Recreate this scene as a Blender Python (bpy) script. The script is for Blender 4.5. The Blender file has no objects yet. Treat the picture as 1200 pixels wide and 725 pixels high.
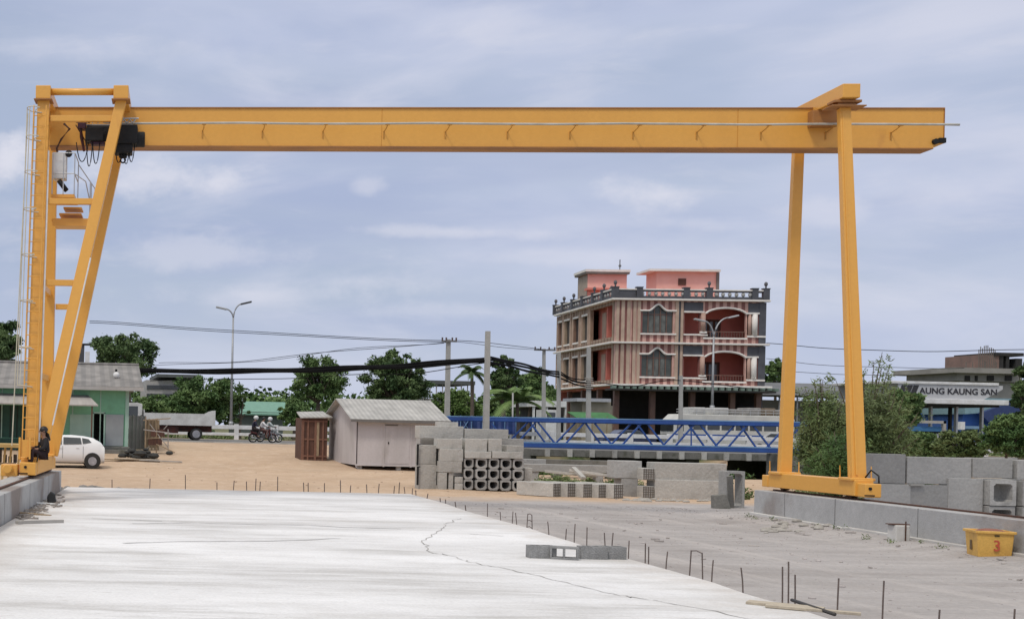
import bpy, math, random
import numpy as np
from mathutils import Vector, Matrix, noise as mnoise
random.seed(7)
R = math.radians
scene = bpy.context.scene
COL = scene.collection

# ------------------------------------------------------------------ camera model
F, CX, CY, TH, CZ = 1450.0, 80.0, 493.3, math.atan(0.0225), 2.1
ct, st = math.cos(TH), math.sin(TH)
def P(u, v, Y):
    du, dv = u-CX, v-CY
    return Vector((Y/F*(du*ct+dv*st), Y, Y/F*(du*st-dv*ct)+CZ))
def G(u, v, z):
    du, dv = u-CX, v-CY
    Y = F*(CZ-z)/(dv*ct-du*st)
    return P(u, v, Y)
PHI = math.atan((205-CX)/F)
cp, sp = math.cos(PHI), math.sin(PHI)
def K(t, s, z=0.0):            # yard frame: t across the rails, s along them
    return Vector((s*sp+t*cp, s*cp-t*sp, z))
KM = Matrix.Rotation(-PHI, 4, 'Z')
def s_at(u, t, v=620):
    k = ((u-CX)*ct+(v-CY)*st)/F
    return t*(cp+k*sp)/(k*cp-sp)

# ------------------------------------------------------------------ helpers
ORG = {}
def tag(o, label=None, cat=None, group=None, kind=None):
    if label: o['label'] = label
    if cat: o['category'] = cat
    if group: o['group'] = group
    if kind: o['kind'] = kind
    return o
def thing(name, loc, label, cat, group=None, rz=0.0):
    o = bpy.data.objects.new(name, None); COL.objects.link(o)
    o.location = loc; o.rotation_euler = (0, 0, rz); o.empty_display_size = .3
    ORG[o.name] = Vector(loc)
    return tag(o, label, cat, group)
def dup(o, loc=None, rz=None, label=None, group=None, parent=None):
    c = o.copy(); COL.objects.link(c); c.parent = parent
    if loc is not None: c.location = loc
    if rz is not None: c.rotation_euler = (0, 0, rz)
    if label: c['label'] = label
    if group: c['group'] = group
    for ch in list(o.children): dup(ch, parent=c)
    return c

SPLIT = set('terminal_box fairing cable_loop window pilaster top_flange_plate end_block weld_seam dark_tile_panel gusset rib pier joint canopy_bracket baluster step foot white_ledge pane column stripe curtain cross_bar balcony_wall floor window_band panel nose ear eye mouth frame_bar cover_strip footing mirror door_handle headlight bar fork conduit post brace corner_trim abutment banner urn carriage_wheel slot cap_plate tall_window brick_pier'.split())
class MB:
    def __init__(s, M=None):
        s.v = []; s.f = []; s.M = M
    def add(s, vs, fs, M=None):
        n = len(s.v)
        for p in vs:
            p = Vector(p)
            if M is not None: p = M @ p
            if s.M is not None: p = s.M @ p
            s.v.append(p)
        s.f += [[i+n for i in f] for f in fs]
        return s
    def box(s, x0, x1, y0, y1, z0, z1, M=None):
        vs = [(x0,y0,z0),(x1,y0,z0),(x1,y1,z0),(x0,y1,z0),(x0,y0,z1),(x1,y0,z1),(x1,y1,z1),(x0,y1,z1)]
        return s.add(vs, [(0,3,2,1),(4,5,6,7),(0,1,5,4),(1,2,6,5),(2,3,7,6),(3,0,4,7)], M)
    def hexa(s, b, t, M=None):       # bottom quad and top quad, both ccw from above
        return s.add(list(b)+list(t), [(0,3,2,1),(4,5,6,7),(0,1,5,4),(1,2,6,5),(2,3,7,6),(3,0,4,7)], M)
    def beam(s, p0, p1, w0, d0, w1=None, d1=None, ref=(1,0,0), M=None):
        # box bar from p0 to p1; w along ref, d along the other axis
        p0, p1 = Vector(p0), Vector(p1); ax = (p1-p0).normalized()
        a = Vector(ref); a = (a-ax*a.dot(ax)).normalized(); b = ax.cross(a)
        w1 = w0 if w1 is None else w1; d1 = d0 if d1 is None else d1
        q = lambda p, w, d: [p-a*w/2-b*d/2, p+a*w/2-b*d/2, p+a*w/2+b*d/2, p-a*w/2+b*d/2]
        return s.add(q(p0,w0,d0)+q(p1,w1,d1), [(0,3,2,1),(4,5,6,7),(0,1,5,4),(1,2,6,5),(2,3,7,6),(3,0,4,7)], M)
    def path(s, pts, rad, n=6, M=None, closed=False):
        pts = [Vector(p) for p in pts]
        if not hasattr(rad, '__len__'): rad = [rad]*len(pts)
        vs = []; fs = []
        up = Vector((0,0,1)); m = len(pts)
        for i, p in enumerate(pts):
            if closed: d = pts[(i+1) % m]-pts[i-1]
            else: d = pts[min(i+1, m-1)]-pts[max(i-1, 0)]
            d.normalize()
            a = d.cross(up) if abs(d.z) < .95 else d.cross(Vector((1,0,0)))
            a.normalize(); b = a.cross(d)
            for k in range(n):
                an = 2*math.pi*k/n
                vs.append(p+(a*math.cos(an)+b*math.sin(an))*rad[i])
        rng = m if closed else m-1
        for i in range(rng):
            j = (i+1) % m
            for k in range(n):
                fs.append((i*n+k, i*n+(k+1) % n, j*n+(k+1) % n, j*n+k))
        if not closed:
            fs.append(tuple(range(n-1, -1, -1))); fs.append(tuple((m-1)*n+k for k in range(n)))
        return s.add(vs, fs, M)
    def tube(s, p0, p1, r0, r1=None, n=8, M=None):
        return s.path([p0, p1], [r0, r0 if r1 is None else r1], n, M)
    def prism(s, poly, a, b, axis='y', M=None):
        m = len(poly)
        def pt(p, h):
            return {'y': (p[0], h, p[1]), 'x': (h, p[0], p[1]), 'z': (p[0], p[1], h)}[axis]
        vs = [pt(p, a) for p in poly]+[pt(p, b) for p in poly]
        fs = [tuple(range(m)), tuple(range(2*m-1, m-1, -1))]
        for i in range(m):
            j = (i+1) % m; fs.append((i, i+m, j+m, j))
        return s.add(vs, fs, M)
    def ring(s, outer, inner, y0, y1, M=None):   # hollow prism along y, loops of equal count in x,z
        m = len(outer)
        vs = [(p[0], y0, p[1]) for p in outer]+[(p[0], y0, p[1]) for p in inner]+[(p[0], y1, p[1]) for p in outer]+[(p[0], y1, p[1]) for p in inner]
        fs = []
        for i in range(m):
            j = (i+1) % m
            fs += [(i, j, m+j, m+i), (2*m+i, 3*m+i, 3*m+j, 2*m+j), (i, 2*m+i, 2*m+j, j), (m+i, m+j, 3*m+j, 3*m+i)]
        return s.add(vs, fs, M)
    def ball(s, c, r, seg=8, rings=6, sc=(1,1,1), M=None):
        c = Vector(c); vs = [c+Vector((0,0,-r*sc[2]))]; fs = []
        for i in range(1, rings):
            a = -math.pi/2+math.pi*i/rings
            for k in range(seg):
                b = 2*math.pi*k/seg
                vs.append(c+Vector((math.cos(a)*math.cos(b)*r*sc[0], math.cos(a)*math.sin(b)*r*sc[1], math.sin(a)*r*sc[2])))
        vs.append(c+Vector((0,0,r*sc[2]))); L = len(vs)-1
        for k in range(seg):
            fs.append((0, 1+(k+1) % seg, 1+k)); fs.append((L, L-seg+k, L-seg+(k+1) % seg))
        for i in range(rings-2):
            for k in range(seg):
                a = 1+i*seg+k; b = 1+i*seg+(k+1) % seg
                fs.append((a, b, b+seg, a+seg))
        return s.add(vs, fs, M)
    def torus(s, c, R0, r, axis='y', n=20, m=8, M=None):
        c = Vector(c); pts = []
        for i in range(n):
            a = 2*math.pi*i/n
            pts.append(c+(Vector((math.cos(a)*R0, 0, math.sin(a)*R0)) if axis == 'y' else Vector((math.cos(a)*R0, math.sin(a)*R0, 0))))
        return s.path(pts, r, m, M, closed=True)
    def islands(s):
        par = list(range(len(s.v)))
        def fd(x):
            while par[x] != x: par[x] = par[par[x]]; x = par[x]
            return x
        for f in s.f:
            r0 = fd(f[0])
            for q in f[1:]: par[fd(q)] = r0
        g = {}
        for f in s.f: g.setdefault(fd(f[0]), []).append(f)
        return list(g.values())
    def build(s, name, mat, parent=None, smooth=False, bevel=0, org=None):
        if name in SPLIT and parent is not None:
            isl = s.islands()
            if 1 < len(isl) <= 90:
                res = []
                for fs in isl:
                    m = MB(); ids = sorted({i for f in fs for i in f}); mp_ = {q: k for k, q in enumerate(ids)}
                    m.v = [s.v[i] for i in ids]; m.f = [[mp_[i] for i in f] for f in fs]
                    res.append(m._build(name, mat, parent, smooth, bevel, org))
                return res[0]
        return s._build(name, mat, parent, smooth, bevel, org)
    def _build(s, name, mat, parent=None, smooth=False, bevel=0, org=None):
        me = bpy.data.meshes.new(name)
        o = bpy.data.objects.new(name, me); COL.objects.link(o)
        if parent is not None:
            off = ORG.get(parent.name, Vector((0,0,0))) if s.M != 'local' else Vector((0,0,0))
            o.parent = parent; ORG[o.name] = off
        else:
            if org is None:
                A = np.array([tuple(v) for v in s.v]); lo, hi = A.min(0), A.max(0)
                org = Vector(((lo[0]+hi[0])/2, (lo[1]+hi[1])/2, lo[2]))
            off = Vector(org); o.location = off; ORG[o.name] = off
        me.from_pydata([tuple(v-off) for v in s.v], [], s.f)
        me.update()
        if smooth: me.polygons.foreach_set('use_smooth', [True]*len(me.polygons))
        if mat is not None: me.materials.append(mat)
        if bevel:
            b = o.modifiers.new('bevel', 'BEVEL'); b.width = bevel; b.segments = 2; b.limit_method = 'ANGLE'; b.harden_normals = False
        return o

# ------------------------------------------------------------------ materials
MC = {}
def pm(name, c1, c2=None, scale=2.0, rough=.8, bump=0.0, metal=0.0, stretch=(1,1,1), lo=.35, hi=.65, detail=6, fine=0.0, rotz=0.0, spec=.5, coat=0.0, c3=None, scale3=1.0, lo3=.55, hi3=.7, bscale=None, vary=0.0):
    if name in MC: return MC[name]
    m = bpy.data.materials.new(name); m.use_nodes = True
    nt = m.node_tree; N = nt.nodes; L = nt.links
    b = N['Principled BSDF']; b.inputs['Roughness'].default_value = rough; b.inputs['Metallic'].default_value = metal
    b.inputs['Specular IOR Level'].default_value = spec; b.inputs['Coat Weight'].default_value = coat
    tc = N.new('ShaderNodeTexCoord'); mp = N.new('ShaderNodeMapping')
    L.new(tc.outputs['Object'], mp.inputs[0]); mp.inputs['Scale'].default_value = stretch; mp.inputs['Rotation'].default_value = (0,0,rotz)
    if c2 is None: c2 = tuple(x*.82 for x in c1)
    ns = N.new('ShaderNodeTexNoise'); ns.inputs['Scale'].default_value = scale; ns.inputs['Detail'].default_value = detail; ns.inputs['Roughness'].default_value = .62
    L.new(mp.outputs[0], ns.inputs['Vector'])
    rp = N.new('ShaderNodeMapRange'); rp.inputs[1].default_value = lo; rp.inputs[2].default_value = hi
    L.new(ns.outputs[0], rp.inputs[0])
    mx = N.new('ShaderNodeMix'); mx.data_type = 'RGBA'
    mx.inputs[6].default_value = (*c1, 1); mx.inputs[7].default_value = (*c2, 1)
    L.new(rp.outputs[0], mx.inputs[0]); out = mx.outputs[2]
    if c3 is not None:
        n3 = N.new('ShaderNodeTexNoise'); n3.inputs['Scale'].default_value = scale3; n3.inputs['Detail'].default_value = 5; L.new(mp.outputs[0], n3.inputs['Vector'])
        r3 = N.new('ShaderNodeMapRange'); r3.inputs[1].default_value = lo3; r3.inputs[2].default_value = hi3; L.new(n3.outputs[0], r3.inputs[0])
        m3 = N.new('ShaderNodeMix'); m3.data_type = 'RGBA'; m3.inputs[7].default_value = (*c3, 1)
        L.new(r3.outputs[0], m3.inputs[0]); L.new(out, m3.inputs[6]); out = m3.outputs[2]
    if fine:
        n2 = N.new('ShaderNodeTexNoise'); n2.inputs['Scale'].default_value = scale*14; n2.inputs['Detail'].default_value = 4
        L.new(tc.outputs['Object'], n2.inputs['Vector'])
        r2 = N.new('ShaderNodeMapRange'); r2.inputs[1].default_value = .3; r2.inputs[2].default_value = .7; r2.inputs[3].default_value = 1-fine; r2.inputs[4].default_value = 1+fine*.6
        L.new(n2.outputs[0], r2.inputs[0])
        hs = N.new('ShaderNodeMix'); hs.data_type = 'RGBA'; hs.blend_type = 'MULTIPLY'; hs.inputs[0].default_value = 1
        L.new(out, hs.inputs[6]); L.new(r2.outputs[0], hs.inputs[7]); out = hs.outputs[2]
    if vary:
        oi = N.new('ShaderNodeObjectInfo'); rr = N.new('ShaderNodeMapRange'); rr.inputs[3].default_value = 1-vary; rr.inputs[4].default_value = 1+vary*.5; L.new(oi.outputs['Random'], rr.inputs[0])
        mv = N.new('ShaderNodeMix'); mv.data_type = 'RGBA'; mv.blend_type = 'MULTIPLY'; mv.inputs[0].default_value = 1; L.new(out, mv.inputs[6]); L.new(rr.outputs[0], mv.inputs[7]); out = mv.outputs[2]
    L.new(out, b.inputs['Base Color'])
    if bump:
        nb = N.new('ShaderNodeTexNoise'); nb.inputs['Scale'].default_value = bscale or scale*8; nb.inputs['Detail'].default_value = 6
        L.new(mp.outputs[0] if bscale is None else tc.outputs['Object'], nb.inputs['Vector'])
        bp = N.new('ShaderNodeBump'); bp.inputs['Strength'].default_value = bump; bp.inputs['Distance'].default_value = .05
        L.new(nb.outputs[0], bp.inputs['Height']); L.new(bp.outputs[0], b.inputs['Normal'])
    MC[name] = m; return m

def stripes(m_name, ca, cb, period, duty=.5, axis=0, rough=.7, grime=.25):
    """vertical or horizontal tile bands along one object axis"""
    if m_name in MC: return MC[m_name]
    m = bpy.data.materials.new(m_name); m.use_nodes = True; nt = m.node_tree; N = nt.nodes; L = nt.links
    b = N['Principled BSDF']; b.inputs['Roughness'].default_value = rough
    tc = N.new('ShaderNodeTexCoord'); sx = N.new('ShaderNodeSeparateXYZ'); L.new(tc.outputs['Object'], sx.inputs[0])
    mo = N.new('ShaderNodeMath'); mo.operation = 'PINGPONG'; mo.inputs[1].default_value = period/2; L.new(sx.outputs[axis], mo.inputs[0])
    gt = N.new('ShaderNodeMapRange'); gt.inputs[1].default_value = period/2*duty-.02; gt.inputs[2].default_value = period/2*duty+.02; L.new(mo.outputs[0], gt.inputs[0])
    mx = N.new('ShaderNodeMix'); mx.data_type = 'RGBA'; mx.inputs[6].default_value = (*ca,1); mx.inputs[7].default_value = (*cb,1); L.new(gt.outputs[0], mx.inputs[0])
    ns = N.new('ShaderNodeTexNoise'); ns.inputs['Scale'].default_value = 1.3; ns.inputs['Detail'].default_value = 7; L.new(tc.outputs['Object'], ns.inputs['Vector'])
    r = N.new('ShaderNodeMapRange'); r.inputs[1].default_value = .3; r.inputs[2].default_value = .7; r.inputs[3].default_value = 1-grime; r.inputs[4].default_value = 1.1; L.new(ns.outputs[0], r.inputs[0])
    mm = N.new('ShaderNodeMix'); mm.data_type = 'RGBA'; mm.blend_type = 'MULTIPLY'; mm.inputs[0].default_value = 1
    L.new(mx.outputs[2], mm.inputs[6]); L.new(r.outputs[0], mm.inputs[7]); L.new(mm.outputs[2], b.inputs['Base Color'])
    MC[m_name] = m; return m

def leafmat(name, c1, c2, scale=.8):
    m = pm(name, c1, c2, scale=scale, rough=.65, lo=.4, hi=.6, detail=3, spec=.25)
    b = m.node_tree.nodes['Principled BSDF']
    b.inputs['Subsurface Weight'].default_value = 0
    return m

YEL = pm('yellow_crane_paint', (.76,.39,.075), (.70,.35,.065), scale=.8, rough=.38, lo=.3, hi=.75, fine=.03, stretch=(1,1,.35), c3=(.55,.25,.06), scale3=1.1, lo3=.68, hi3=.80)
YEL2 = pm('yellow_tank_paint', (.72,.43,.10), (.58,.33,.07), scale=2.5, rough=.55, fine=.12, c3=(.38,.2,.07), scale3=3, lo3=.6, hi3=.72)
BLKM = pm('black_machine_paint', (.006,.006,.007), (.016,.016,.016), scale=5, rough=.6, spec=.3)
RUST = pm('rusty_steel', (.13,.055,.03), (.07,.04,.03), scale=9, rough=.8, metal=.2)
REBAR = pm('rebar_steel', (.19,.15,.13), (.11,.085,.075), scale=20, rough=.7, metal=.3)
GALV = pm('galvanised_steel', (.52,.53,.54), (.42,.43,.44), scale=3, rough=.45, metal=.5)
WHITEP = pm('white_paint', (.75,.76,.76), (.6,.6,.58), scale=2, rough=.55, fine=.05)
CONC = pm('precast_concrete', (.42,.415,.395), (.35,.345,.33), scale=1.1, rough=.9, bump=.45, fine=.10, vary=.2, c3=(.20,.195,.18), scale3=.9, lo3=.58, hi3=.78, lo=.3, hi=.7)
CONCL = pm('pale_precast_concrete', (.50,.485,.445), (.42,.41,.38), scale=1.3, rough=.9, bump=.45, fine=.10, vary=.16, c3=(.25,.24,.21), scale3=1.2, lo3=.6, hi3=.8)
CONCD = pm('dark_concrete', (.20,.195,.175), (.15,.145,.13), scale=1.4, rough=.92, bump=.3, fine=.15, c3=(.08,.085,.06), scale3=2, lo3=.55, hi3=.75)  # darker grey than the other concrete, with random greenish blotches
RAILC = pm('rail_beam_concrete', (.44,.44,.435), (.36,.36,.355), scale=.55, rough=.9, bump=.2, fine=.08, c3=(.25,.215,.195), scale3=.35, lo3=.5, hi3=.6, bscale=25)
WOODD = pm('dark_brown_wood', (.13,.06,.04), (.07,.035,.025), scale=2, rough=.8, stretch=(6,6,.6))
WOODL = pm('weathered_wood', (.36,.27,.17), (.24,.18,.12), scale=3, rough=.85, stretch=(5,5,1))
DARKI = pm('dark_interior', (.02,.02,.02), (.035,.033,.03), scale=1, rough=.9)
GLASS = pm('dark_window_glass', (.03,.035,.04), (.05,.06,.06), scale=.7, rough=.12, spec=.8)
TYRE = pm('tyre_rubber', (.02,.02,.02), (.035,.033,.03), scale=8, rough=.85)
RIM = pm('wheel_rim', (.5,.5,.52), (.35,.35,.36), scale=6, rough=.35, metal=.7)
SKIN = pm('skin', (.30,.16,.10), (.26,.135,.085), scale=6, rough=.6)
HAIR = pm('black_hair', (.012,.01,.01), (.02,.016,.014), scale=20, rough=.5)

# ------------------------------------------------------------------ terrain
def ss(a, b, x):
    t = min(1, max(0, (x-a)/(b-a))); return t*t*(3-2*t)
def ground(x, y):
    z = ss(50, 75, y)
    m = ss(17.5, 22, x-(y-60)*.12)*(1-ss(46, 52, x))*ss(56, 61, y)*(1-ss(93, 97, y))
    z = z*(1-m)-1.6*m
    amp = .05*ss(37.5, 40, y)*(1-ss(70, 74.5, y))
    if y < 200: z += (mnoise.noise(Vector((x*.5, y*.5, 3)))+.5*mnoise.noise(Vector((x*1.7, y*1.7, 9))))*amp
    tt = x*cp-y*sp
    if 4 < y < 33: z += .13*ss(13.3, 14.6, tt)*(1-ss(16, 17, tt))
    if y < 37.5: z += mnoise.noise(Vector((x*.8, y*.5, 3)))*.02
    return z
def axis_vals(segs):
    out = []
    for a, b, st_ in segs:
        n = max(1, int(round((b-a)/st_))); out += [a+(b-a)*i/n for i in range(n)]
    return out+[segs[-1][1]]
xs = axis_vals([(-3000,-400,650),(-400,-60,85),(-60,-14,6),(-14,62,.6),(62,120,6),(120,600,80),(600,4000,850)])
ys = axis_vals([(-600,-40,140),(-40,4,6),(4,74,.55),(74,98,1.2),(98,200,10),(200,600,80),(600,4200,600)])
mb = MB()
nx, ny = len(xs), len(ys)
mb.v = [Vector((x, y, ground(x, y))) for y in ys for x in xs]
mb.f = [(j*nx+i, j*nx+i+1, (j+1)*nx+i+1, (j+1)*nx+i) for j in range(ny-1) for i in range(nx-1)]
def ground_mat():
    m = bpy.data.materials.new('yard_ground'); m.use_nodes = True; nt = m.node_tree; N = nt.nodes; L = nt.links
    b = N['Principled BSDF']; b.inputs['Roughness'].default_value = .95; b.inputs['Specular IOR Level'].default_value = .2
    geo = N.new('ShaderNodeNewGeometry'); sx = N.new('ShaderNodeSeparateXYZ'); L.new(geo.outputs['Position'], sx.inputs[0])
    def noise(sc, det=6, vec=None, rough=.6):
        n = N.new('ShaderNodeTexNoise'); n.inputs['Scale'].default_value = sc; n.inputs['Detail'].default_value = det; n.inputs['Roughness'].default_value = rough
        L.new(vec or geo.outputs['Position'], n.inputs['Vector']); return n.outputs[0]
    def mr(x, a, b_, c=0, d=1):
        r = N.new('ShaderNodeMapRange'); r.inputs[1].default_value = a; r.inputs[2].default_value = b_; r.inputs[3].default_value = c; r.inputs[4].default_value = d
        L.new(x, r.inputs[0]); return r.outputs[0]
    def mixc(f, a, b_):
        x = N.new('ShaderNodeMix'); x.data_type = 'RGBA'
        for s_, v in ((6, a), (7, b_)):
            if isinstance(v, tuple): x.inputs[s_].default_value = (*v, 1)
            else: L.new(v, x.inputs[s_])
        L.new(f, x.inputs[0]); return x.outputs[2]
    def math_(op, a, b_):
        x = N.new('ShaderNodeMath'); x.operation = op
        for i, v in enumerate((a, b_)):
            if isinstance(v, (int, float)): x.inputs[i].default_value = v
            else: L.new(v, x.inputs[i])
        return x.outputs[0]
    mp = N.new('ShaderNodeMapping'); L.new(geo.outputs['Position'], mp.inputs[0]); mp.inputs['Rotation'].default_value = (0,0,PHI); mp.inputs['Scale'].default_value = (.35,1.6,1)
    sand = mixc(mr(noise(.35), .35, .65), (.54,.40,.28), (.46,.33,.225))
    sand = mixc(mr(noise(2.2), .5, .75), sand, (.60,.47,.35))
    grav = mixc(mr(noise(.5), .35, .65), (.385,.362,.350), (.33,.31,.298))
    grav = mixc(mr(noise(1.0, 7, mp.outputs[0], .7), .40, .72), grav, (.45,.425,.41))
    grav = mixc(mr(noise(.9, 5, mp.outputs[0], .55), .52, .75), grav, (.30,.275,.262))
    grav = mixc(mr(noise(.16, 5), .5, .68, 0, .65), grav, (.27,.245,.23))
    mq = N.new('ShaderNodeMapping'); L.new(geo.outputs['Position'], mq.inputs[0]); mq.inputs['Rotation'].default_value = (0,0,PHI); mq.inputs['Scale'].default_value = (1.6,.06,1)
    grav = mixc(mr(noise(.9, 4, mq.outputs[0]), .52, .66, 0, .5), grav, (.50,.465,.44))
    sand = mixc(mr(noise(.2, 6), .52, .70, 0, .6), sand, (.40,.30,.215))
    # gravel zone: y below a wandering line, east of the slab
    yy = math_('ADD', sx.outputs[1], math_('MULTIPLY', sx.outputs[0], -.02))
    edge = math_('ADD', yy, math_('MULTIPLY', math_('SUBTRACT', noise(.25, 4), .5), 6))
    f1 = mr(edge, 36.5, 38.8)
    base = mixc(f1, grav, sand)
    # green verge far away and in the creek
    f2 = mr(sx.outputs[2], -.25, -.02, 1, 0)
    base = mixc(f2, base, mixc(mr(noise(1.2), .4, .6), (.035,.05,.02), (.07,.065,.04)))
    f3 = mr(sx.outputs[1], 93.5, 95)
    base = mixc(f3, base, mixc(mr(noise(.3), .4, .6), (.07,.10,.035), (.20,.17,.10)))
    pe = mr(noise(14, 4), .3, .7, .88, 1.08)
    mu = N.new('ShaderNodeMix'); mu.data_type = 'RGBA'; mu.blend_type = 'MULTIPLY'; mu.inputs[0].default_value = 1
    L.new(base, mu.inputs[6]); L.new(pe, mu.inputs[7]); L.new(mu.outputs[2], b.inputs['Base Color'])
    bp = N.new('ShaderNodeBump'); bp.inputs['Strength'].default_value = .7; bp.inputs['Distance'].default_value = .06
    L.new(noise(5, 8), bp.inputs['Height']); L.new(bp.outputs[0], b.inputs['Normal'])
    return m
GM = ground_mat()
gr = mb.build('ground', GM, org=(0,0,0), smooth=True); tag(gr, kind='structure')

# road with a bridge deck over the creek
ROAD = pm('road_asphalt', (.17,.165,.16), (.13,.127,.122), scale=.5, rough=.9, stretch=(.3,1,1), fine=.12)
tag(MB().box(-300, 500, 75, 92, .62, 1.012).build('road', ROAD), kind='structure')

# concrete slab
def slab_mat():
    m = bpy.data.materials.new('white_concrete_slab'); m.use_nodes = True; nt = m.node_tree; N = nt.nodes; L = nt.links
    b = N['Principled BSDF']; b.inputs['Roughness'].default_value = .75; b.inputs['Specular IOR Level'].default_value = .35
    geo = N.new('ShaderNodeNewGeometry')
    def tex(sc, scale=(1,1,1), det=7, ro=.6):
        mp = N.new('ShaderNodeMapping'); mp.vector_type = 'POINT'; L.new(geo.outputs['Position'], mp.inputs[0]); mp.inputs['Rotation'].default_value = (0,0,PHI); mp.inputs['Scale'].default_value = scale
        n = N.new('ShaderNodeTexNoise'); n.inputs['Scale'].default_value = sc; n.inputs['Detail'].default_value = det; n.inputs['Roughness'].default_value = ro; L.new(mp.outputs[0], n.inputs['Vector']); return n.outputs[0]
    def mr(x, a, b_, c=0, d=1):
        r = N.new('ShaderNodeMapRange'); r.inputs[1].default_value = a; r.inputs[2].default_value = b_; r.inputs[3].default_value = c; r.inputs[4].default_value = d
        L.new(x, r.inputs[0]); return r.outputs[0]
    def mixc(f, a, b_):
        x = N.new('ShaderNodeMix'); x.data_type = 'RGBA'
        for s_, v in ((6, a), (7, b_)):
            if isinstance(v, tuple): x.inputs[s_].default_value = (*v, 1)
            else: L.new(v, x.inputs[s_])
        L.new(f, x.inputs[0]); return x.outputs[2]
    c = mixc(mr(tex(.7, (.35,1,1)), .38, .62), (.755,.755,.755), (.61,.605,.60))
    c = mixc(mr(tex(1.3, (.2,1.3,1), 8, .72), .47, .64), c, (.50,.49,.475))
    c = mixc(mr(tex(.35, (.4,1,1)), .48, .62), c, (.80,.80,.80))
    c = mixc(mr(tex(3.0, (.1,2.2,1), 6, .7), .62, .72), c, (.44,.42,.39))
    c = mixc(mr(tex(.22, (1,1,1), 6, .65), .55, .70, 0, .7), c, (.56,.545,.52))
    c = mixc(mr(tex(7, (.6,1,1), 6, .7), .60, .72, 0, .6), c, (.50,.485,.46))
    mt = N.new('ShaderNodeMapping'); L.new(geo.outputs['Position'], mt.inputs[0]); mt.inputs['Rotation'].default_value = (0,0,PHI); sp = N.new('ShaderNodeSeparateXYZ'); L.new(mt.outputs[0], sp.inputs[0])
    def ad(x, y, op='ADD'):
        q = N.new('ShaderNodeMath'); q.operation = op
        for i, v in enumerate((x, y)):
            if isinstance(v, (int, float)): q.inputs[i].default_value = v
            else: L.new(v, q.inputs[i])
        return q.outputs[0]
    nz = ad(ad(tex(1.2, (1,1,1), 6, .65), .5, 'SUBTRACT'), 3.0, 'MULTIPLY')
    dust = ad(mr(ad(sp.outputs[0], nz), 6.2, 7.2), mr(ad(sp.outputs[0], nz), -1.8, -3.0), 'MAXIMUM')
    dust = ad(dust, mr(ad(sp.outputs[1], nz), 35.0, 36.6), 'MAXIMUM')
    c = mixc(ad(dust, .6, 'MULTIPLY'), c, (.50,.455,.41))
    gm = N.new('ShaderNodeMix'); gm.data_type = 'RGBA'; gm.blend_type = 'MULTIPLY'; gm.inputs[0].default_value = 1
    L.new(c, gm.inputs[6]); L.new(mr(tex(26, (1,1,1), 5, .7), .3, .7, .86, 1.06), gm.inputs[7]); L.new(gm.outputs[2], b.inputs['Base Color'])
    bp = N.new('ShaderNodeBump'); bp.inputs['Strength'].default_value = .3; bp.inputs['Distance'].default_value = .03
    L.new(tex(4, (.5,1,1)), bp.inputs['Height']); L.new(bp.outputs[0], b.inputs['Normal'])
    return m
SLABZ = .2
mb = MB(KM)
b_ = [(-3.05,-8,-.3),(6.95,-8,-.3),(6.95,37.0,-.3),(-3.05,35.7,-.3)]
n_ = 40
# ragged right edge
top = []; 
edge_r = [(6.95+random.uniform(-.03,.03)+.04*math.sin(i*.9), -8+45.0*i/n_) for i in range(n_+1)]
poly = [(-3.05,-8)]+edge_r+[(-3.05,35.7)]
mb.prism(poly[::-1], -.3, SLABZ, axis='z')
slab = mb.build('slab', slab_mat(), org=(0,0,0)); tag(slab, kind='structure')
# the wandering crack on the slab
cr = [(541,607),(533,609),(527,612),(521,613.5),(519,618),(512,622),(500,630),(494,633),(497,637),(503,639),(499,644),(508,647),(520,648.5),(535,652.5),(545,656),(560,660),(578,663.5),(600,667),(625,673),(655,680),(690,689),(720,696),(745,699.5),(790,707),(840,716),(890,727)]
pts = [G(u, v, SLABZ+.004) for u, v in cr]
fp = []
for a, b in zip(pts, pts[1:]):
    for k in range(4):
        p = a.lerp(b, k/4); p.x += random.uniform(-.035,.035); p.y += random.uniform(-.08,.08); fp.append(p)
fp.append(pts[-1])
mb = MB(); vs = []
for i, p in enumerate(fp):
    d = (fp[min(i+1, len(fp)-1)]-fp[max(i-1, 0)]).normalized(); a = Vector((-d.y, d.x, 0)); w = random.uniform(.004,.016)
    vs += [p+a*w, p-a*w]
mb.add(vs, [(2*i, 2*i+1, 2*i+3, 2*i+2) for i in range(len(fp)-1)])
CRACK = pm('crack_grey', (.24,.23,.22), (.50,.49,.47), scale=2.2, rough=1)
mb.build('crack', CRACK, slab)
# rough construction joints
def joint(uv, w=.02):
    pts = []
    q = [G(u, v, SLABZ+.004) for u, v in uv]
    for a, b in zip(q, q[1:]):
        n = max(2, int((b-a).length/.25))
        for k in range(n): p = a.lerp(b, k/n); p.y += random.uniform(-.04,.04); pts.append(p)
    pts.append(q[-1]); mb = MB(); vs = []
    for i, p in enumerate(pts):
        d = (pts[min(i+1, len(pts)-1)]-pts[max(i-1, 0)]).normalized(); a = Vector((-d.y, d.x, 0)); ww = w*random.uniform(.15,1.2)
        vs += [p+a*ww, p-a*ww]
    mb.add(vs, [(2*i, 2*i+1, 2*i+3, 2*i+2) for i in range(len(pts)-1)])
    mb.build('crack', pm('joint_grey', (.36,.355,.35), (.55,.55,.55), scale=2, rough=1), slab)
joint([(108,607),(150,608.5),(190,610)], .03); joint([(155,613),(230,612),(300,614),(360,614.5),(400,617),(470,619)], .05)
joint([(145,636),(210,634),(330,633),(400,630)], .05); joint([(550,625),(590,627.5)], .03)

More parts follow.
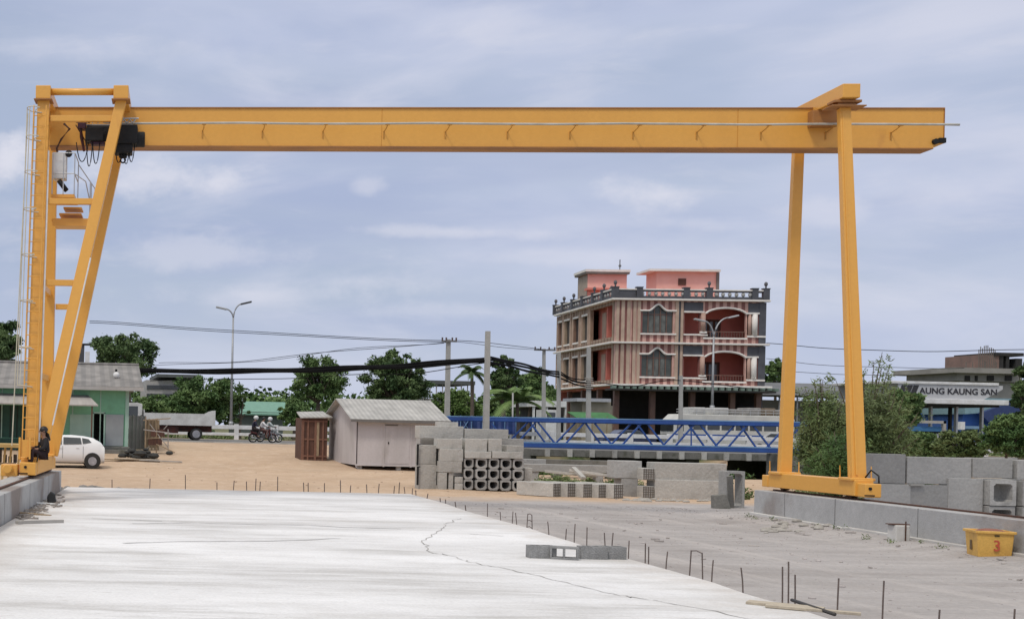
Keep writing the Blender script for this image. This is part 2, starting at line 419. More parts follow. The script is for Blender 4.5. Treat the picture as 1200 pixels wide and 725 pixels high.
# ------------------------------------------------------------------ rail beams
def rail_beam(t0, t1, s0, s1, z0, z1, label, lip=None, ledge=None):
    a = thing('rail_beam', K((t0+t1)/2, s1, 0), label, 'rail beam')
    mb = MB(KM)
    s = s0
    segs = []
    mb.box(t0, t1, s0, s1, z0, z1); mb.build('beam', RAILC, a, bevel=.012)
    m2 = MB(KM); tc_ = (t0+t1)/2 if ledge is None else ledge
    m2.box(tc_-.035, tc_+.035, s0, s1-.15, z1+.001, z1+.035); m2.build('rail', RUST, a)
    return a
RZ = .745
left_rb = rail_beam(-3.60, -3.08, -4, 33.9, -.2, RZ, 'grey concrete rail beam along the left edge of the slab', ledge=-3.37)
mb = MB(KM); mb.box(-4.35, -3.63, -4, 33.4, -.2, RZ-.16); mb.build('ledge', RAILC, left_rb, bevel=.01)
right_rb = rail_beam(14.78, 15.55, 2, 33.0, -.2, RZ, 'long grey concrete rail beam carrying the right legs of the crane', ledge=15.2)
mb = MB(KM)
s = 32.9
while s > 3:
    L_ = random.choice([2.2, 2.9, 3.4]); mb.box(14.62+random.uniform(0,.03), 14.777, s-L_+.03, s, -.1, .17+random.uniform(-.015,.015)); s -= L_
mb.build('footing_lip', pm('white_washed_concrete', (.62,.61,.58), (.42,.40,.37), scale=2, rough=.9, stretch=(1,.4,1)), right_rb, bevel=.01)
mb = MB(KM); mb.box(14.772, 15.56, 29.1, 29.11, -.1, RZ+.002)
for s in (26.0, 22.4, 18.6, 31.4): mb.box(14.776, 15.554, s, s+.012, -.1, RZ+.002)
mb.build('joint', pm('joint_dark', (.15,.15,.145), rough=1), right_rb)
mb = MB(KM)
for s in (30.5, 26.5, 22.5, 18.5): mb.box(-3.602, -3.077, s, s+.012, -.1, RZ+.002)
mb.build('joint', MC['joint_dark'], left_rb)

# ------------------------------------------------------------------ the gantry crane
cr0 = K(5.9, 31.1, 0)
crane = thing('gantry_crane', cr0, 'tall yellow gantry crane spanning the yard on steel legs', 'crane')
TL, TR = -3.37, 15.2
ZB, ZT = 9.005, 9.975      # girder bottom and top
# girder: box with thin flanges
mb = MB(KM)
g0, g1, gs0, gs1 = -3.30, 17.99, 30.98, 31.42
prof = [(g0, ZB+.02), (g1-.24, ZB+.02), (g1, ZB+.13), (g1, ZT-.02), (g0, ZT-.02)]
mb.prism(prof, gs0, gs1, axis='y')
gird = mb.build('girder', YEL, crane, bevel=.006)
EDGE = pm('flange_shade_paint', (.42,.19,.05), (.26,.12,.05), scale=2, rough=.6, stretch=(.3,1,1))  # darker than the girder: overhang shadow put into the flange colour
mb = MB(KM); mb.box(g0, g1, gs0-.03, gs1+.03, ZT-.02, ZT+.008); mb.box(g0, g1-.24, gs0-.03, gs1+.06, ZB-.006, ZB+.018); mb.box(g1+.001, g1+.012, gs0-.02, gs1+.02, ZB+.18, ZT)
mb.build('flange', EDGE, gird)
mb = MB(KM)
for t in (4.9, 13.3): mb.box(t, t+.012, gs0-.005, gs0+.01, ZB+.03, ZT-.03)
mb.build('weld_seam', pm('weld', (.60,.26,.03), rough=.6), gird)
mb = MB(KM); mb.tube((g1-.2,gs0-.08,ZB+.17), (g1-.2,gs1,ZB+.17), .07); mb.box(g1-.12,g1+.04,gs0-.05,gs0+.1,ZB+.14,ZB+.26)
mb.build('end_buffer', BLKM, crane, bevel=.01)
# festoon rail
mb = MB(KM); zr = 9.50
fr_pts = [(-1.9,30.62,zr+.02)] + [(t, 30.62, zr+.012*math.sin(t*1.3)) for t in [x*1.5 for x in range(-1,12)]] + [(17.9,30.62,zr-.0),(18.12,30.60,zr-.01)]
mb.path(fr_pts, .028, 6); fr = mb.build('festoon_rail', pm('pale_conduit', (.50,.49,.44), (.38,.36,.30), scale=2, rough=.6), crane, smooth=True)
t = .55
while t < 18:
    mb = MB(KM); mb.path([(t,30.64,zr-.03),(t-.0,30.80,zr-.07),(t-.03,30.97,zr-.12)], .012, 5); mb.box(t-.045,t-.015,30.962,30.985,zr-.28,zr-.10)
    mb.box(t-.05,t+.05,30.6,30.66,zr-.035,zr-.02)
    mb.build('bracket', pm('bracket_paint',(.50,.24,.04),rough=.6), fr); t += 1.48
# saddles over the girder on the right
def saddle(t, s0, s1, w, z0, z1, nm='saddle_beam'):
    mb = MB(KM); mb.box(t-w/2, t+w/2, s0, s1, z0, z1); return mb.build(nm, YEL, crane, bevel=.015)
saddle(15.2, 29.62, 32.6, .38, 9.87, 10.19)
mb = MB(KM); mb.box(14.9,15.5,30.72,30.975,9.5,9.866); mb.box(14.82,15.58,29.7,30.15,9.70,9.73); mb.box(14.9,15.5,29.75,30.1,9.80,9.86)
mb.box(15.0,15.4,29.8,30.05,9.73,9.80); mb.build('top_flange_plate', EDGE, crane, bevel=.01)
def leg(p0, p1, w0, d0, w1, d1, nm='leg', rib=True):
    mb = MB(KM); mb.beam(p0, p1, w0, d0, w1, d1); l = mb.build(nm, YEL, crane, bevel=.012)
    return l
# right legs
l1 = leg((15.2,29.03,1.18), (15.2,29.95,9.70), .31,.20,.235,.17)
mb = MB(KM); mb.beam((15.13,28.93,1.3),(15.13,29.86,9.62),.035,.03,.03,.03); mb.build('rib', YEL, l1)
l2 = leg((15.2,32.35,1.18), (15.2,32.0,9.87), .27,.20,.225,.17)
# left columns and inclined struts
lc1 = leg((-3.35,29.02,1.2), (-3.35,29.92,9.86), .32,.22,.29,.20)
lc2 = leg((-3.35,32.3,1.2), (-3.35,32.02,9.86), .32,.22,.29,.20)
ls1 = leg((-3.18,29.05,1.2), (-1.47,29.92,9.86), .29,.22,.25,.20, 'strut')
ls2 = leg((-3.18,32.3,1.2), (-1.47,32.02,9.86), .29,.22,.25,.20, 'strut')
# white conduits running down them
mb = MB(KM); mb.path([(-3.17,28.95,1.6),(-3.17,29.41,6),(-3.18,29.68,8.6)], .022, 6); mb.build('conduit', WHITEP, lc1)
mb = MB(KM); mb.path([(-2.87,29.0,2.0),(-2.09,29.42,6.0)], .02, 6); mb.build('conduit', WHITEP, ls1)
for t in (-3.35,-1.47):
    sd = saddle(t, 29.70, 32.4, .36, 9.87, 10.19)
    mb = MB(KM); mb.box(t-.22, t+.22, 29.68, 30.15, 9.845, 9.868); mb.box(t-.2,t+.2,31.0,31.4,9.75,9.866)
    mb.build('cap_plate', EDGE, sd)
mb = MB(KM); mb.tube((-3.17,29.9,10.08),(-1.65,29.9,10.08),.085,n=12); mb.build('tie_tube', YEL, crane, smooth=True)
mb = MB(KM); mb.tube((-3.17,32.1,10.08),(-1.65,32.1,10.08),.085,n=12); mb.build('tie_tube', YEL, crane, smooth=True)
def sz(z, s0=29.02, s1=29.92): return s0+(s1-s0)*(z-1.2)/8.66
def tz(z): return -3.18+1.71*(z-1.2)/8.66
for z, near in ((9.42,1),(7.38,1),(5.40,1),(5.08,0)):
    s_ = sz(z) if near else sz(z, 32.3, 32.02)
    mb = MB(KM); mb.box(-3.17, tz(z)-.1, s_-.07, s_+.07, z-.07, z+.07); mb.build('brace', YEL, crane, bevel=.006)
for z in (9.42, 5.4, 3.2):
    mb = MB(KM); mb.box(-3.42, -3.28, sz(z)+.15, sz(z,32.3,32.02)-.15, z-.07, z+.07); mb.build('brace', YEL, crane)
# ground carriages
def carriage(tc, flip):
    mb = MB(KM); mb.box(tc-.2, tc+.2, 28.75, 32.75, .84, 1.20)
    car = mb.build('carriage', YEL, crane, bevel=.015)
    mb = MB(KM)
    for s0, s1 in ((28.42,28.85),(32.9,33.2)):
        mb.box(tc-.15+flip*-.04, tc+.19, s0, s1, .83, 1.13)
    mb.box(tc-.1,tc+.1,32.7,32.92,.88,1.0)
    mb.box(tc-.26,tc+.26,28.78,29.35,1.17,1.24); mb.box(tc-.26,tc+.26,32.05,32.65,1.17,1.24)
    mb.build('end_block', YEL, car, bevel=.02)
    mb = MB(KM)
    for sw in (29.2, 32.3):
        mb.tube((tc-.07,sw,.93),(tc+.07,sw,.93),.15,n=18)
    mb.build('carriage_wheel', RUST, car)
    mb = MB(KM); mb.box(tc-.165+flip*-.04, tc-.155+flip*-.04+.2, 28.405, 28.42, .86, .885); mb.tube((tc-.05,28.40,1.02),(tc-.05,28.425,1.02),.035,n=10)
    mb.build('slot', BLKM, car)
    mb = MB(KM); mb.path([(tc+.1,28.9,1.25),(tc+.14,28.75,1.42),(tc+.22,28.6,1.3),(tc+.2,28.55,1.14)], .018, 6); mb.build('power_cable', BLKM, car, smooth=True)
    mb = MB(KM)
    for s_ in (28.9, 29.3, 32.1, 32.6):
        mb.prism([(s_-.0,1.24),(s_+.02,1.24),(s_+.02,1.5)], tc-.24, tc-.22, axis='x'); mb.prism([(s_-.0,1.24),(s_+.02,1.24),(s_+.02,1.5)], tc+.22, tc+.24, axis='x')
    mb.build('gusset', YEL, car)
carriage(TR, 0); carriage(TL, 1)
mb = MB(KM); mb.box(-3.98,-3.60,28.3,28.75,.80,1.08); mb.tube((-3.8,28.3,.98),(-3.8,28.05,.98),.11,n=14); mb.build('drive_motor', YEL, crane, bevel=.02)
mb = MB(KM); mb.box(-3.60,-3.33,28.55,28.58,1.25,1.65); mb.box(-3.6,-3.56,28.5,28.6,1.2,1.7); mb.box(-3.36,-3.32,28.5,28.6,1.2,1.7); mb.build('guard_frame', YEL, crane)
# ladder with its cage
lad = None
mb = MB(KM)
def lx(z): return (-3.60-(9.6-z)*.012, sz(z)-.32)
for dt in (0.0, .30):
    mb.path([(-3.44+dt-.12, sz(z)-.24, z) for z in (1.5,4,7,9.7)], .016, 5)
z = 1.6
while z < 9.7:
    mb.path([(-3.56, sz(z)-.24, z), (-3.26, sz(z)-.24, z)], .011, 4); z += .28
lad = mb.build('ladder', YEL, crane)
mb = MB(KM)
WC = pm('cage_paint', (.60,.55,.42), (.5,.45,.35), scale=3, rough=.6)
hz = [9.55,8.85,8.0,7.1,6.0,4.9,3.8,2.9]
for k, z in enumerate(hz):
    c = (-3.42, sz(z)-.30)
    pts = [(c[0]+.22*math.cos(a)-.06, c[1]+.30*math.sin(a)-.1, z-.02*math.cos(a)) for a in [R(x) for x in range(60, 301, 24)]]
    mb.path([( -3.54, sz(z)-.2, z)]+pts+[(-3.52, sz(z)-.3, z)], .012, 4)
for an in (110,180,235):
    a = R(an); mb.path([(-3.42+.22*math.cos(a)-.06, sz(z)-.30+.30*math.sin(a)-.1, z) for z in hz], .012, 4)
mb.path([(-3.68-(9.5-z)*.012, sz(z)-.4, z) for z in (9.45,7,5,3,1.5)], .013, 4)
mb.build('cage', WC, lad)
# service platform, cabinet and handrails
mb = MB(KM)
mb.box(-3.12,-2.55,29.9,31.0,7.52,7.60); mb.box(-3.1,-2.55,29.95,30.0,7.38,7.52)
plat = mb.build('service_platform', YEL, crane)
mb = MB(KM); mb.box(-3.12,-2.2,30.2,31.4,6.98,7.05); mb.box(-2.95,-2.4,30.25,30.9,7.16,7.2); mb.box(-2.85,-2.4,30.3,30.9,7.32,7.36)
mb.box(-3.1,-2.15,30.18,30.24,6.88,7.06); mb.box(-3.12,-2.1,29.62,29.7,7.0,7.1) if False else None
mb.build('step', YEL, plat)
mb = MB(KM)
HR = [(-3.1,29.9),(-2.56,29.9),(-2.56,31.0),(-2.15,31.3)]
for (t, s_) in HR+[(-2.83,29.9),(-2.2,30.3),(-2.2,30.7)]: 
    zb = 7.6 if t < -2.5 else 7.0
    mb.tube((t,s_,zb),(t,s_,zb+1.0),.014,n=5)
for h in (8.6, 8.1): mb.path([(-3.1,29.9,h),(-2.56,29.9,h),(-2.56,31.0,h)], .014, 5)
mb.path([(-2.56,31.0,8.55),(-2.15,31.3,8.0),(-2.15,31.3,7.1)], .014, 5); mb.path([(-2.56,29.95,8.1),(-2.3,30.1,7.95),(-2.2,30.3,7.5),(-2.2,30.3,7.0)], .014, 5)
mb.build('handrail', GALV, plat)
mb = MB(KM); mb.box(-3.1,-2.78,30.0,30.35,8.0,8.62); mb.box(-3.0,-2.8,30.05,30.3,8.62,8.66); mb.build('electric_cabinet', WHITEP, crane, bevel=.015)
mb = MB(KM); mb.ball((-2.72,29.98,8.6), .09); mb.tube((-2.95,30.0,7.95),(-2.75,30.0,7.7),.06); mb.build('warning_horn', BLKM, crane, smooth=True)
# hoist under the girder
H0 = 30.45; HM = KM @ Matrix.Translation((-.27,0,0))
mb = MB(HM)
mb.box(-2.28,-.92,H0-.02,H0+.1,ZB+.38,ZB+.42)
hoist = mb.build('hoist', GALV, crane)
mb = MB(HM); mb.tube((-2.05,H0,ZB+.2),(-1.35,H0,ZB+.2),.20,n=18); mb.box(-2.08,-1.62,H0-.2,H0+.22,ZB-.02,ZB+.3); mb.build('motor', BLKM, hoist, bevel=.02)
mb = MB(HM); mb.tube((-1.42,H0,ZB+.16),(-.85,H0,ZB+.16),.24,n=20); mb.box(-1.40,-.80,H0-.26,H0+.26,ZB-.10,ZB+.36); mb.tube((-.85,H0,ZB+.05),(-.62,H0,ZB+.05),.19,n=16); mb.box(-1.36,-.92,H0-.2,H0+.2,ZB-.32,ZB-.08)
mb.build('drum', BLKM, hoist, bevel=.03)
mb = MB(HM); mb.box(-2.35,-2.0,H0-.12,H0+.3,ZB+.52,ZB+.60); mb.box(-2.28,-2.08,H0-.1,H0+.2,ZB+.3,ZB+.52); mb.box(-1.95,-1.6,H0-.1,H0+.1,ZB-.1,ZB-.02)
mb.build('terminal_box', pm('maroon_paint', (.06,.015,.03), rough=.5), hoist, bevel=.01)
mb = MB(HM)
x = -2.05; zz = []
while x < -.8: zz.append((x, H0-.16, ZB+.50 if len(zz) % 2 else ZB+.42)); x += .07
mb.path(zz, .022, 5); mb.tube((-2.1,H0-.16,ZB+.53),(-.78,H0-.16,ZB+.53),.02); mb.build('cable_guide', GALV, hoist)
mb = MB(HM)
for x0, x1, dz in ((-2.3,-2.0,-.5),(-2.05,-1.9,-.62),(-1.9,-1.72,-.55),(-1.35,-1.15,-.52),(-1.15,-.98,-.55),(-1.02,-.86,-.5)):
    mb.path([(x0+(x1-x0)*k/8, H0-.12, ZB-.05+(dz*.95)*(1-(abs(k-4)/4)**2.4)) for k in range(9)], .013, 5)
mb.build('cable_loop', BLKM, hoist, smooth=True)
mb = MB(HM); mb.tube((-1.15,H0,ZB-.32),(-1.15,H0,ZB-.40),.1,n=12); mb.torus((-1.15,H0,ZB-.46),.06,.02); mb.build('hook_block', BLKM, hoist, smooth=True)
mb = MB(KM); mb.path([(-2.48,30.4,9.35),(-2.45,30.4,9.1),(-2.38,30.4,8.75)], [.03,.05,.03], 6); mb.build('festoon_cable', pm('red_black_cable', (.10,.012,.01), (.01,.01,.01), scale=4, rough=.5), hoist)
mb = MB(KM); mb.path([(-2.9,30.5,9.45),(-2.75,30.4,9.3),(-2.95,30.4,9.05),(-3.05,30.3,8.8),(-3.0,30.3,8.6)], .03, 6); mb.path([(-2.6,30.4,9.4),(-2.35,30.4,9.0),(-2.3,30.45,8.75)], .014, 5)
mb.build('festoon_cable', RUST, hoist)

ORDN = ['first','second','third','fourth','fifth','sixth','seventh','eighth','ninth','tenth']
# ------------------------------------------------------------------ rebar stubs along the slab
def stub(loc, h, label, group, lean=(0,0), r=.011):
    mb = MB(); x, y, z = loc
    mb.path([(x,y,z-.1),(x+lean[0]*.4,y+lean[1]*.4,z+h*.5),(x+lean[0],y+lean[1],z+h)], r, 6)
    return tag(mb.build('rebar_stub', REBAR, org=loc), label, 'rebar', group)
ru = [(474,.36),(482,.38),(487,.36),(499,.34),(516,.32),(522,.32),(534.5,.33),(546,.3),(571,.5),(587,.36),(600,.46),(606,.44),(644,.43),(663,.36),(673,.50),(688,.5),(710,.46),(717,.5),(737,.42),(757,.44),(761,.4),(781,.38),(835,.42),(873,.42)]
for u, h in ru:
    t = 7.12+.5*max(0, (u-500)/380)+random.uniform(-.04,.04)
    p = K(t, s_at(u, t), 0)
    stub(p, h*.85, 'thin rusty rebar stub standing in the gravel along the right edge of the white slab', 'rebar stubs along the right edge of the slab', (random.uniform(-.04,.04), random.uniform(-.03,.03)), .009 if u > 560 else .013)
for u, h, t in ((981,.42,8.0),(1034,.47,8.2),(1100,.25,8.4),(1188,.32,9.0)):
    lab = {981:'rusty rebar rod beside the dark plank at the slab corner',1034:'tallest lone rebar rod in the gravel near the bottom edge',1100:'short rebar tip at the bottom edge, left of the last one',1188:'rebar tip at the bottom edge nearest the right corner'}[u]
    stub(K(t, s_at(u, t, 720), 0), h, lab, 'rebar stubs along the right edge of the slab', (.01,0), .009)
for u, h in ((917,.40),(924,.48),(932,.34)):
    t = 7.55; stub(K(t, s_at(u, t, 705), 0), h+.1, {917:'left rod of the three rebars standing behind the planks',924:'tallest rod of the three rebars standing behind the planks',932:'right rod of the three rebars standing behind the planks'}[u], 'rebar stubs along the right edge of the slab', (-.01,0), .009)
for (u0, u1, hh, lab, n) in ((617,624,.44,'rebar stirrup tied like a small ladder beside the slab edge',3),(809,825,.46,'bent rebar stirrup joined at the top, gravel side of slab',1)):
    t = 7.35 if u0 < 700 else 7.6
    a = K(t, s_at(u0, t), -.05); b = K(t+.05, s_at(u1, t+.05), -.05); mb = MB()
    mb.path([a, a+Vector((.02,0,hh))], .009, 6); mb.path([b, b+Vector((-.02,0,hh))], .009, 6)
    for k in range(n): z = Vector((0,0,hh*(1-.3*k)-.01)); mb.path([a+z+Vector((.02,0,0)), (a+b)/2+z+Vector((0,0,.02)), b+z-Vector((.02,0,0))], .008, 6)
    tag(mb.build('rebar_stirrup', REBAR), lab, 'rebar stirrup')
for u in (133,177,219,256,275,291,301,306,327,358,363,382,401,412,432,445,463,469):
    p = P(u, 500, 36.6+.9*(u-100)/380); p.z = 0
    stub(p, random.uniform(.36,.52) if u not in (219,327) else .58, 'thin rusty rebar stub standing along the far edge of the white slab', 'rebar stubs along the far edge of the slab', (random.uniform(-.03,.03),0), .014)

# planks, batten, hollow blocks, scraps on and by the slab
def plank(p, L_, w, h, rz, name, label, cat, m, tilt=0, group=None):
    mb = MB(Matrix.Translation(p) @ Matrix.Rotation(rz, 4, 'Z') @ Matrix.Rotation(tilt, 4, 'Y'))
    mb.box(-L_/2, L_/2, -w/2, w/2, 0, h)
    return tag(mb.build(name, m, bevel=.004), label, cat, group)
PLK = pm('pale_formwork_board', (.50,.44,.34), (.36,.31,.24), scale=3, rough=.9, stretch=(1,6,1))
plank(G(926,712,SLABZ)+Vector((0,.1,.0)), .75, .22, .03, R(-38), 'plank', 'short pale formwork board lying on the slab corner', 'plank', PLK)
plank(G(952,716,SLABZ)+Vector((0,0,.005)), .9, .10, .03, R(-33), 'plank', 'narrow pale board beside the dark pipe at the slab corner', 'plank', PLK)
mb = MB(); p = G(928,705,SLABZ); q = G(978,722,SLABZ); p.z = q.z = SLABZ+.025; mb.tube(p, q, .02, n=10)
tag(mb.build('steel_pipe', pm('dark_pipe', (.05,.045,.04), rough=.6), smooth=True), 'dark steel pipe lying along the slab corner behind the boards', 'pipe')
mb = MB(); p = G(21,613.6,SLABZ); q = G(74,612.2,SLABZ); p.z = q.z = SLABZ+.03; mb.beam(p, q, .05, .06, ref=(0,1,0)); mb.beam(p-Vector((.02,.03,0)), p+Vector((.05,.02,0)), .1,.05)
tag(mb.build('timber_batten', pm('grey_batten', (.40,.38,.35), (.3,.28,.26), rough=.9)), 'long grey batten lying on the white slab near the left rail beam', 'batten')
# loose debris near left rail beam
DEB = [pm('debris_grey', (.35,.32,.29), (.2,.17,.15), scale=6, rough=.95), WOODL, RUST, WHITEP]
mb = MB(); random.seed(3)
for i in range(90):
    u = random.gauss(46, 13); v = 604-(u-20)*.42+random.gauss(4, 4)
    p = G(u, v, SLABZ)
    M = Matrix.Translation(p) @ Matrix.Rotation(random.uniform(0,6.28), 4, 'Z') @ Matrix.Rotation(random.uniform(-.25,.25), 4, 'Y')
    a, b = random.uniform(.05,.30), random.uniform(.02,.06)
    mb.box(-a/2, a/2, -b/2, b/2, -.005, random.uniform(.012,.04), M)
tag(mb.build('construction_scraps', DEB[0], org=G(46,590,SLABZ)), 'scattered grey wood and mortar scraps under the left rail beam', 'scraps', kind='stuff')
for (u, v, L_, rz, lab) in ((28,598,.9,.45,'brown broken board leaning low by the left rail beam'),(60,591,1.0,.1,'pale broken board among the scraps on the slab'),(40,603,.7,-.2,'short pale splintered board at the slab edge')):
    plank(G(u,v,SLABZ), L_, .1, .035, rz, 'scrap_board', lab, 'board', WOODL if u != 60 else WHITEP, tilt=.06)
p = G(61,588.5,SLABZ); mb = MB(); mb.prism([(p.x-.11,SLABZ),(p.x+.1,SLABZ),(p.x+.07,SLABZ+.2),(p.x-.03,SLABZ+.27),(p.x-.12,SLABZ+.15)], p.y-.08, p.y+.1)
tag(mb.build('bucket', pm('black_plastic', (.015,.015,.015), rough=.5), bevel=.03), 'small black crumpled bucket among the scraps by the rail beam', 'bucket')
# hollow blocks
BLK = pm('hollow_block_concrete', (.30,.30,.295), (.22,.22,.215), scale=5, rough=.95, bump=.4, fine=.2)
def hollow_block(c, rz, label, tip=False):
    M = Matrix.Translation(c) @ Matrix.Rotation(rz, 4, 'Z')
    if tip: M = M @ Matrix.Translation((0,.1,.095)) @ Matrix.Rotation(R(90), 4, 'X')
    mb = MB(M); L_, W, H = .40, .19, .19
    # three webs and two shells
    mb.box(-L_/2, L_/2, -W/2, -W/2+.03, 0, H); mb.box(-L_/2, L_/2, W/2-.03, W/2, 0, H)
    for x in (-L_/2, -.015, L_/2-.03): mb.box(x, x+.03, -W/2+.0302, W/2-.0302, .001, H-.001)
    return tag(mb.build('hollow_block', BLK, bevel=.004), label, 'concrete block', 'hollow blocks on the slab')
def hb(u, v, rz, lab, turn=False): 
    p = G(u, v, SLABZ); return hollow_block(p+Vector((0,.1,0)), rz, lab, turn)
hb(637, 654, -.03, 'leftmost hollow concrete block on the slab, flush against the next')
hb(664, 655.5, -.35, 'hollow concrete block turned slightly, second from the left', True)
hb(697, 655, -.03, 'hollow concrete block third from the left, by the gap')
hb(719, 655, -.05, 'rightmost hollow concrete block nearest the rebars')
# small plinth with a post at the right rail beam
def pxbox(mb, u0, u1, v0, v1, Y, depth):   # box whose front face spans the given place at distance Y
    a = P(u0, v1, Y); b = P(u1, v0, Y); mb.box(a.x, b.x, Y, Y+depth, a.z, b.z); return a, b
p = K(14.35, s_at(1053, 14.35, 625), .1)
pl = thing('marker_block', p, 'small whitish concrete block with a steel plate by the right rail beam', 'concrete block')
mb = MB(); mb.box(p.x-.15,p.x+.13,p.y-.15,p.y+.12,-.1,.42); mb.build('block', MC['white_washed_concrete'], pl, bevel=.02)
mb = MB(); mb.box(p.x+.02,p.x+.04,p.y-.17,p.y-.155,-.1,.50); mb.box(p.x-.2,p.x+.16,p.y-.1,p.y+.1,.423,.44); mb.build('steel_plate', RUST, pl)

# the numbered yellow tank
def text(body, size, loc, rot, mat, name, parent=None, extrude=.004, align='CENTER', sx=1.0):
    cu = bpy.data.curves.new(name, 'FONT'); cu.body = body; cu.size = size; cu.extrude = extrude; cu.align_x = align; cu.align_y = 'CENTER'; cu.offset = size*.015
    tmp = bpy.data.objects.new(name+'_tmp', cu); COL.objects.link(tmp)
    dg = bpy.context.evaluated_depsgraph_get(); me = bpy.data.meshes.new_from_object(tmp.evaluated_get(dg)); bpy.data.objects.remove(tmp)
    o = bpy.data.objects.new(name, me); COL.objects.link(o); me.materials.clear(); me.materials.append(mat)
    o.scale = (sx,1,1); o.rotation_euler = rot; o.location = loc
    if parent: o.parent = parent; o.location = Vector(loc)-ORG.get(parent.name, Vector((0,0,0))); ORG[o.name] = ORG.get(parent.name, Vector((0,0,0)))
    return o
REDP = pm('red_number_paint', (.50,.07,.03), (.42,.09,.04), scale=8, rough=.6)
tk = thing('yellow_tank', (0,0,0), 'low yellow steel box with a red 3 beside the rail beam', 'steel box')
mb = MB(); zt, zb = .50, .05
mb.hexa([(-.25,-.25,zb),(.25,-.25,zb),(.25,.25,zb),(-.25,.25,zb)], [(-.28,-.28,zt),(.28,-.28,zt),(.28,.28,zt),(-.28,.28,zt)]); mb.build('body', YEL2, tk, bevel=.02)
mb = MB(); rim = [Vector(p) for p in ((-.29,-.29,zt),(.29,-.29,zt),(.29,.29,zt),(-.29,.29,zt))]
for i in range(4): mb.beam(rim[i], rim[(i+1)%4], .045, .035, ref=(0,0,1))
mb.build('rim', YEL2, tk, bevel=.008)
mb = MB(); mb.ball((.02,.02,zt-.01), .24, 14, 8, sc=(1.0,.95,.26)); mb.build('fill', pm('red_brown_earth', (.34,.15,.10), (.24,.10,.07), scale=6, rough=.95, bump=.6), tk)
mb = MB()
for (x, y) in ((-.23,-.23),(.17,-.23),(-.23,.17),(.17,.17)): mb.box(x,x+.06,y,y+.06,-.05,.052)
mb.build('foot', RUST, tk)
mb = MB(); mb.box(-.02,.05,-.29,-.272,.435,.455); mb.build('slot', BLKM, tk)
text('3', .27, (.02, -.272, .26), (R(90-3.8),0,0), REDP, 'number', tk, .006, sx=.85)
mb = MB(); mb.box(-.278,-.262,-.03,.05,.17,.34); mb.build('stencil_mark', pm('dark_stencil', (.14,.09,.04), rough=.7), tk)
tk.location = P(1159, 646, 21.9); tk.location.z = .02; tk.rotation_euler = (0,0,R(-17))

# ------------------------------------------------------------------ precast stock on the right, behind the rail beam
def cblock(name, x0, x1, y0, y1, z0, z1, label, cat, group, m=CONC, bevel=.015, rz=0):
    mb = MB(); mb.box(x0, x1, y0, y1, z0, z1)
    return tag(mb.build(name, m, bevel=bevel), label, cat, group)
YS = 33.5; GRP = 'precast slabs stacked behind the right rail beam'
def xx(u, Y, v=560): return P(u, v, Y).x
zj = P(1100, 568, YS).z
topz = P(1100, 535.5, YS).z
cblock('precast_slab', xx(1022,YS), xx(1061,YS), YS, YS+.35, zj+.01, topz+.06, 'upper grey concrete slab nearest the crane leg, left end of the stack', 'concrete slab', GRP)
cblock('precast_slab', xx(1063.5,YS), xx(1139,YS), YS+.02, YS+.35, zj+.02, topz, 'longest upper grey concrete slab with a chipped lower edge', 'concrete slab', GRP)
cblock('precast_slab', xx(1139.5,YS), xx(1186,YS), YS-.02, YS+.35, zj+.22, topz+.01, 'upper grey concrete slab resting above the open culverts', 'concrete slab', GRP)
cblock('precast_slab', xx(1189,YS), xx(1240,YS), YS-.1, YS+.35, zj+.2, topz-.02, 'upper grey concrete slab cut by the right edge of the photo', 'concrete slab', GRP)
cblock('precast_slab', xx(1026,YS-.1), xx(1066,YS), YS-.06, YS+.35, 0, zj, 'lower grey concrete slab behind the yellow end block', 'concrete slab', GRP)
cblock('precast_slab', xx(1066.5,YS-.1), xx(1113,YS), YS-.03, YS+.35, 0, zj, 'lower grey concrete slab in the middle of the stack', 'concrete slab', GRP)
cblock('precast_slab', xx(1113.5,YS-.1), xx(1151,YS), YS-.05, YS+.35, 0, zj+.2, 'lower grey concrete slab next to the open culverts', 'concrete slab', GRP)
mb = MB(); mb.box(xx(1064,YS), xx(1080,YS), YS-.12, YS+.02, zj-.03, zj+.02); tag(mb.build('mortar_chip', CONCL), 'small pale concrete ledge sticking out between two stacked slabs', 'concrete ledge')
def sq(cx_, cz_, hw, hh, n=4):
    return [(cx_-hw,cz_-hh),(cx_+hw,cz_-hh),(cx_+hw,cz_+hh),(cx_-hw,cz_+hh)]
def culvert(cx_, z0, w, h, y0, L_, th, label, group, m=CONC, rz=None, haunch=0):
    def loop(hw, hh, c):
        cz_ = z0+h/2
        return [(cx_-hw+c,cz_-hh),(cx_+hw-c,cz_-hh),(cx_+hw,cz_-hh+c),(cx_+hw,cz_+hh-c),(cx_+hw-c,cz_+hh),(cx_-hw+c,cz_+hh),(cx_-hw,cz_+hh-c),(cx_-hw,cz_-hh+c)]
    mb = MB(); mb.ring(loop(w/2,h/2,.012), loop(w/2-th,h/2-th,max(haunch,.01)), y0, y0+L_)
    return tag(mb.build('box_culvert', m), label, 'box culvert', group)
GC = 'open box culverts at the right'
x0, x1 = xx(1152.5,YS), xx(1183,YS); zc = P(1170,591.5,YS).z
culvert((x0+x1)/2, zc, x1-x0, zj+.2-zc-.02, YS-.25, .8, .10, 'open concrete box culvert with large square dark mouth, upper one', GC, haunch=.06)
culvert((x0+x1)/2, .0, x1-x0, zc-.02, YS-.22, .8, .09, 'open concrete box culvert just above the rail beam, lower one', GC, haunch=.05)
x0, x1 = xx(1189,YS), xx(1226,YS)
culvert((x0+x1)/2, zc, x1-x0, zj+.2-zc-.03, YS-.3, 1.8, .10, 'open box culvert cut by the photo edge, upper one', GC, haunch=.06)
culvert((x0+x1)/2, .0, x1-x0, zc-.02, YS-.3, 1.8, .09, 'open box culvert cut by the photo edge, lower one', GC, haunch=.05)

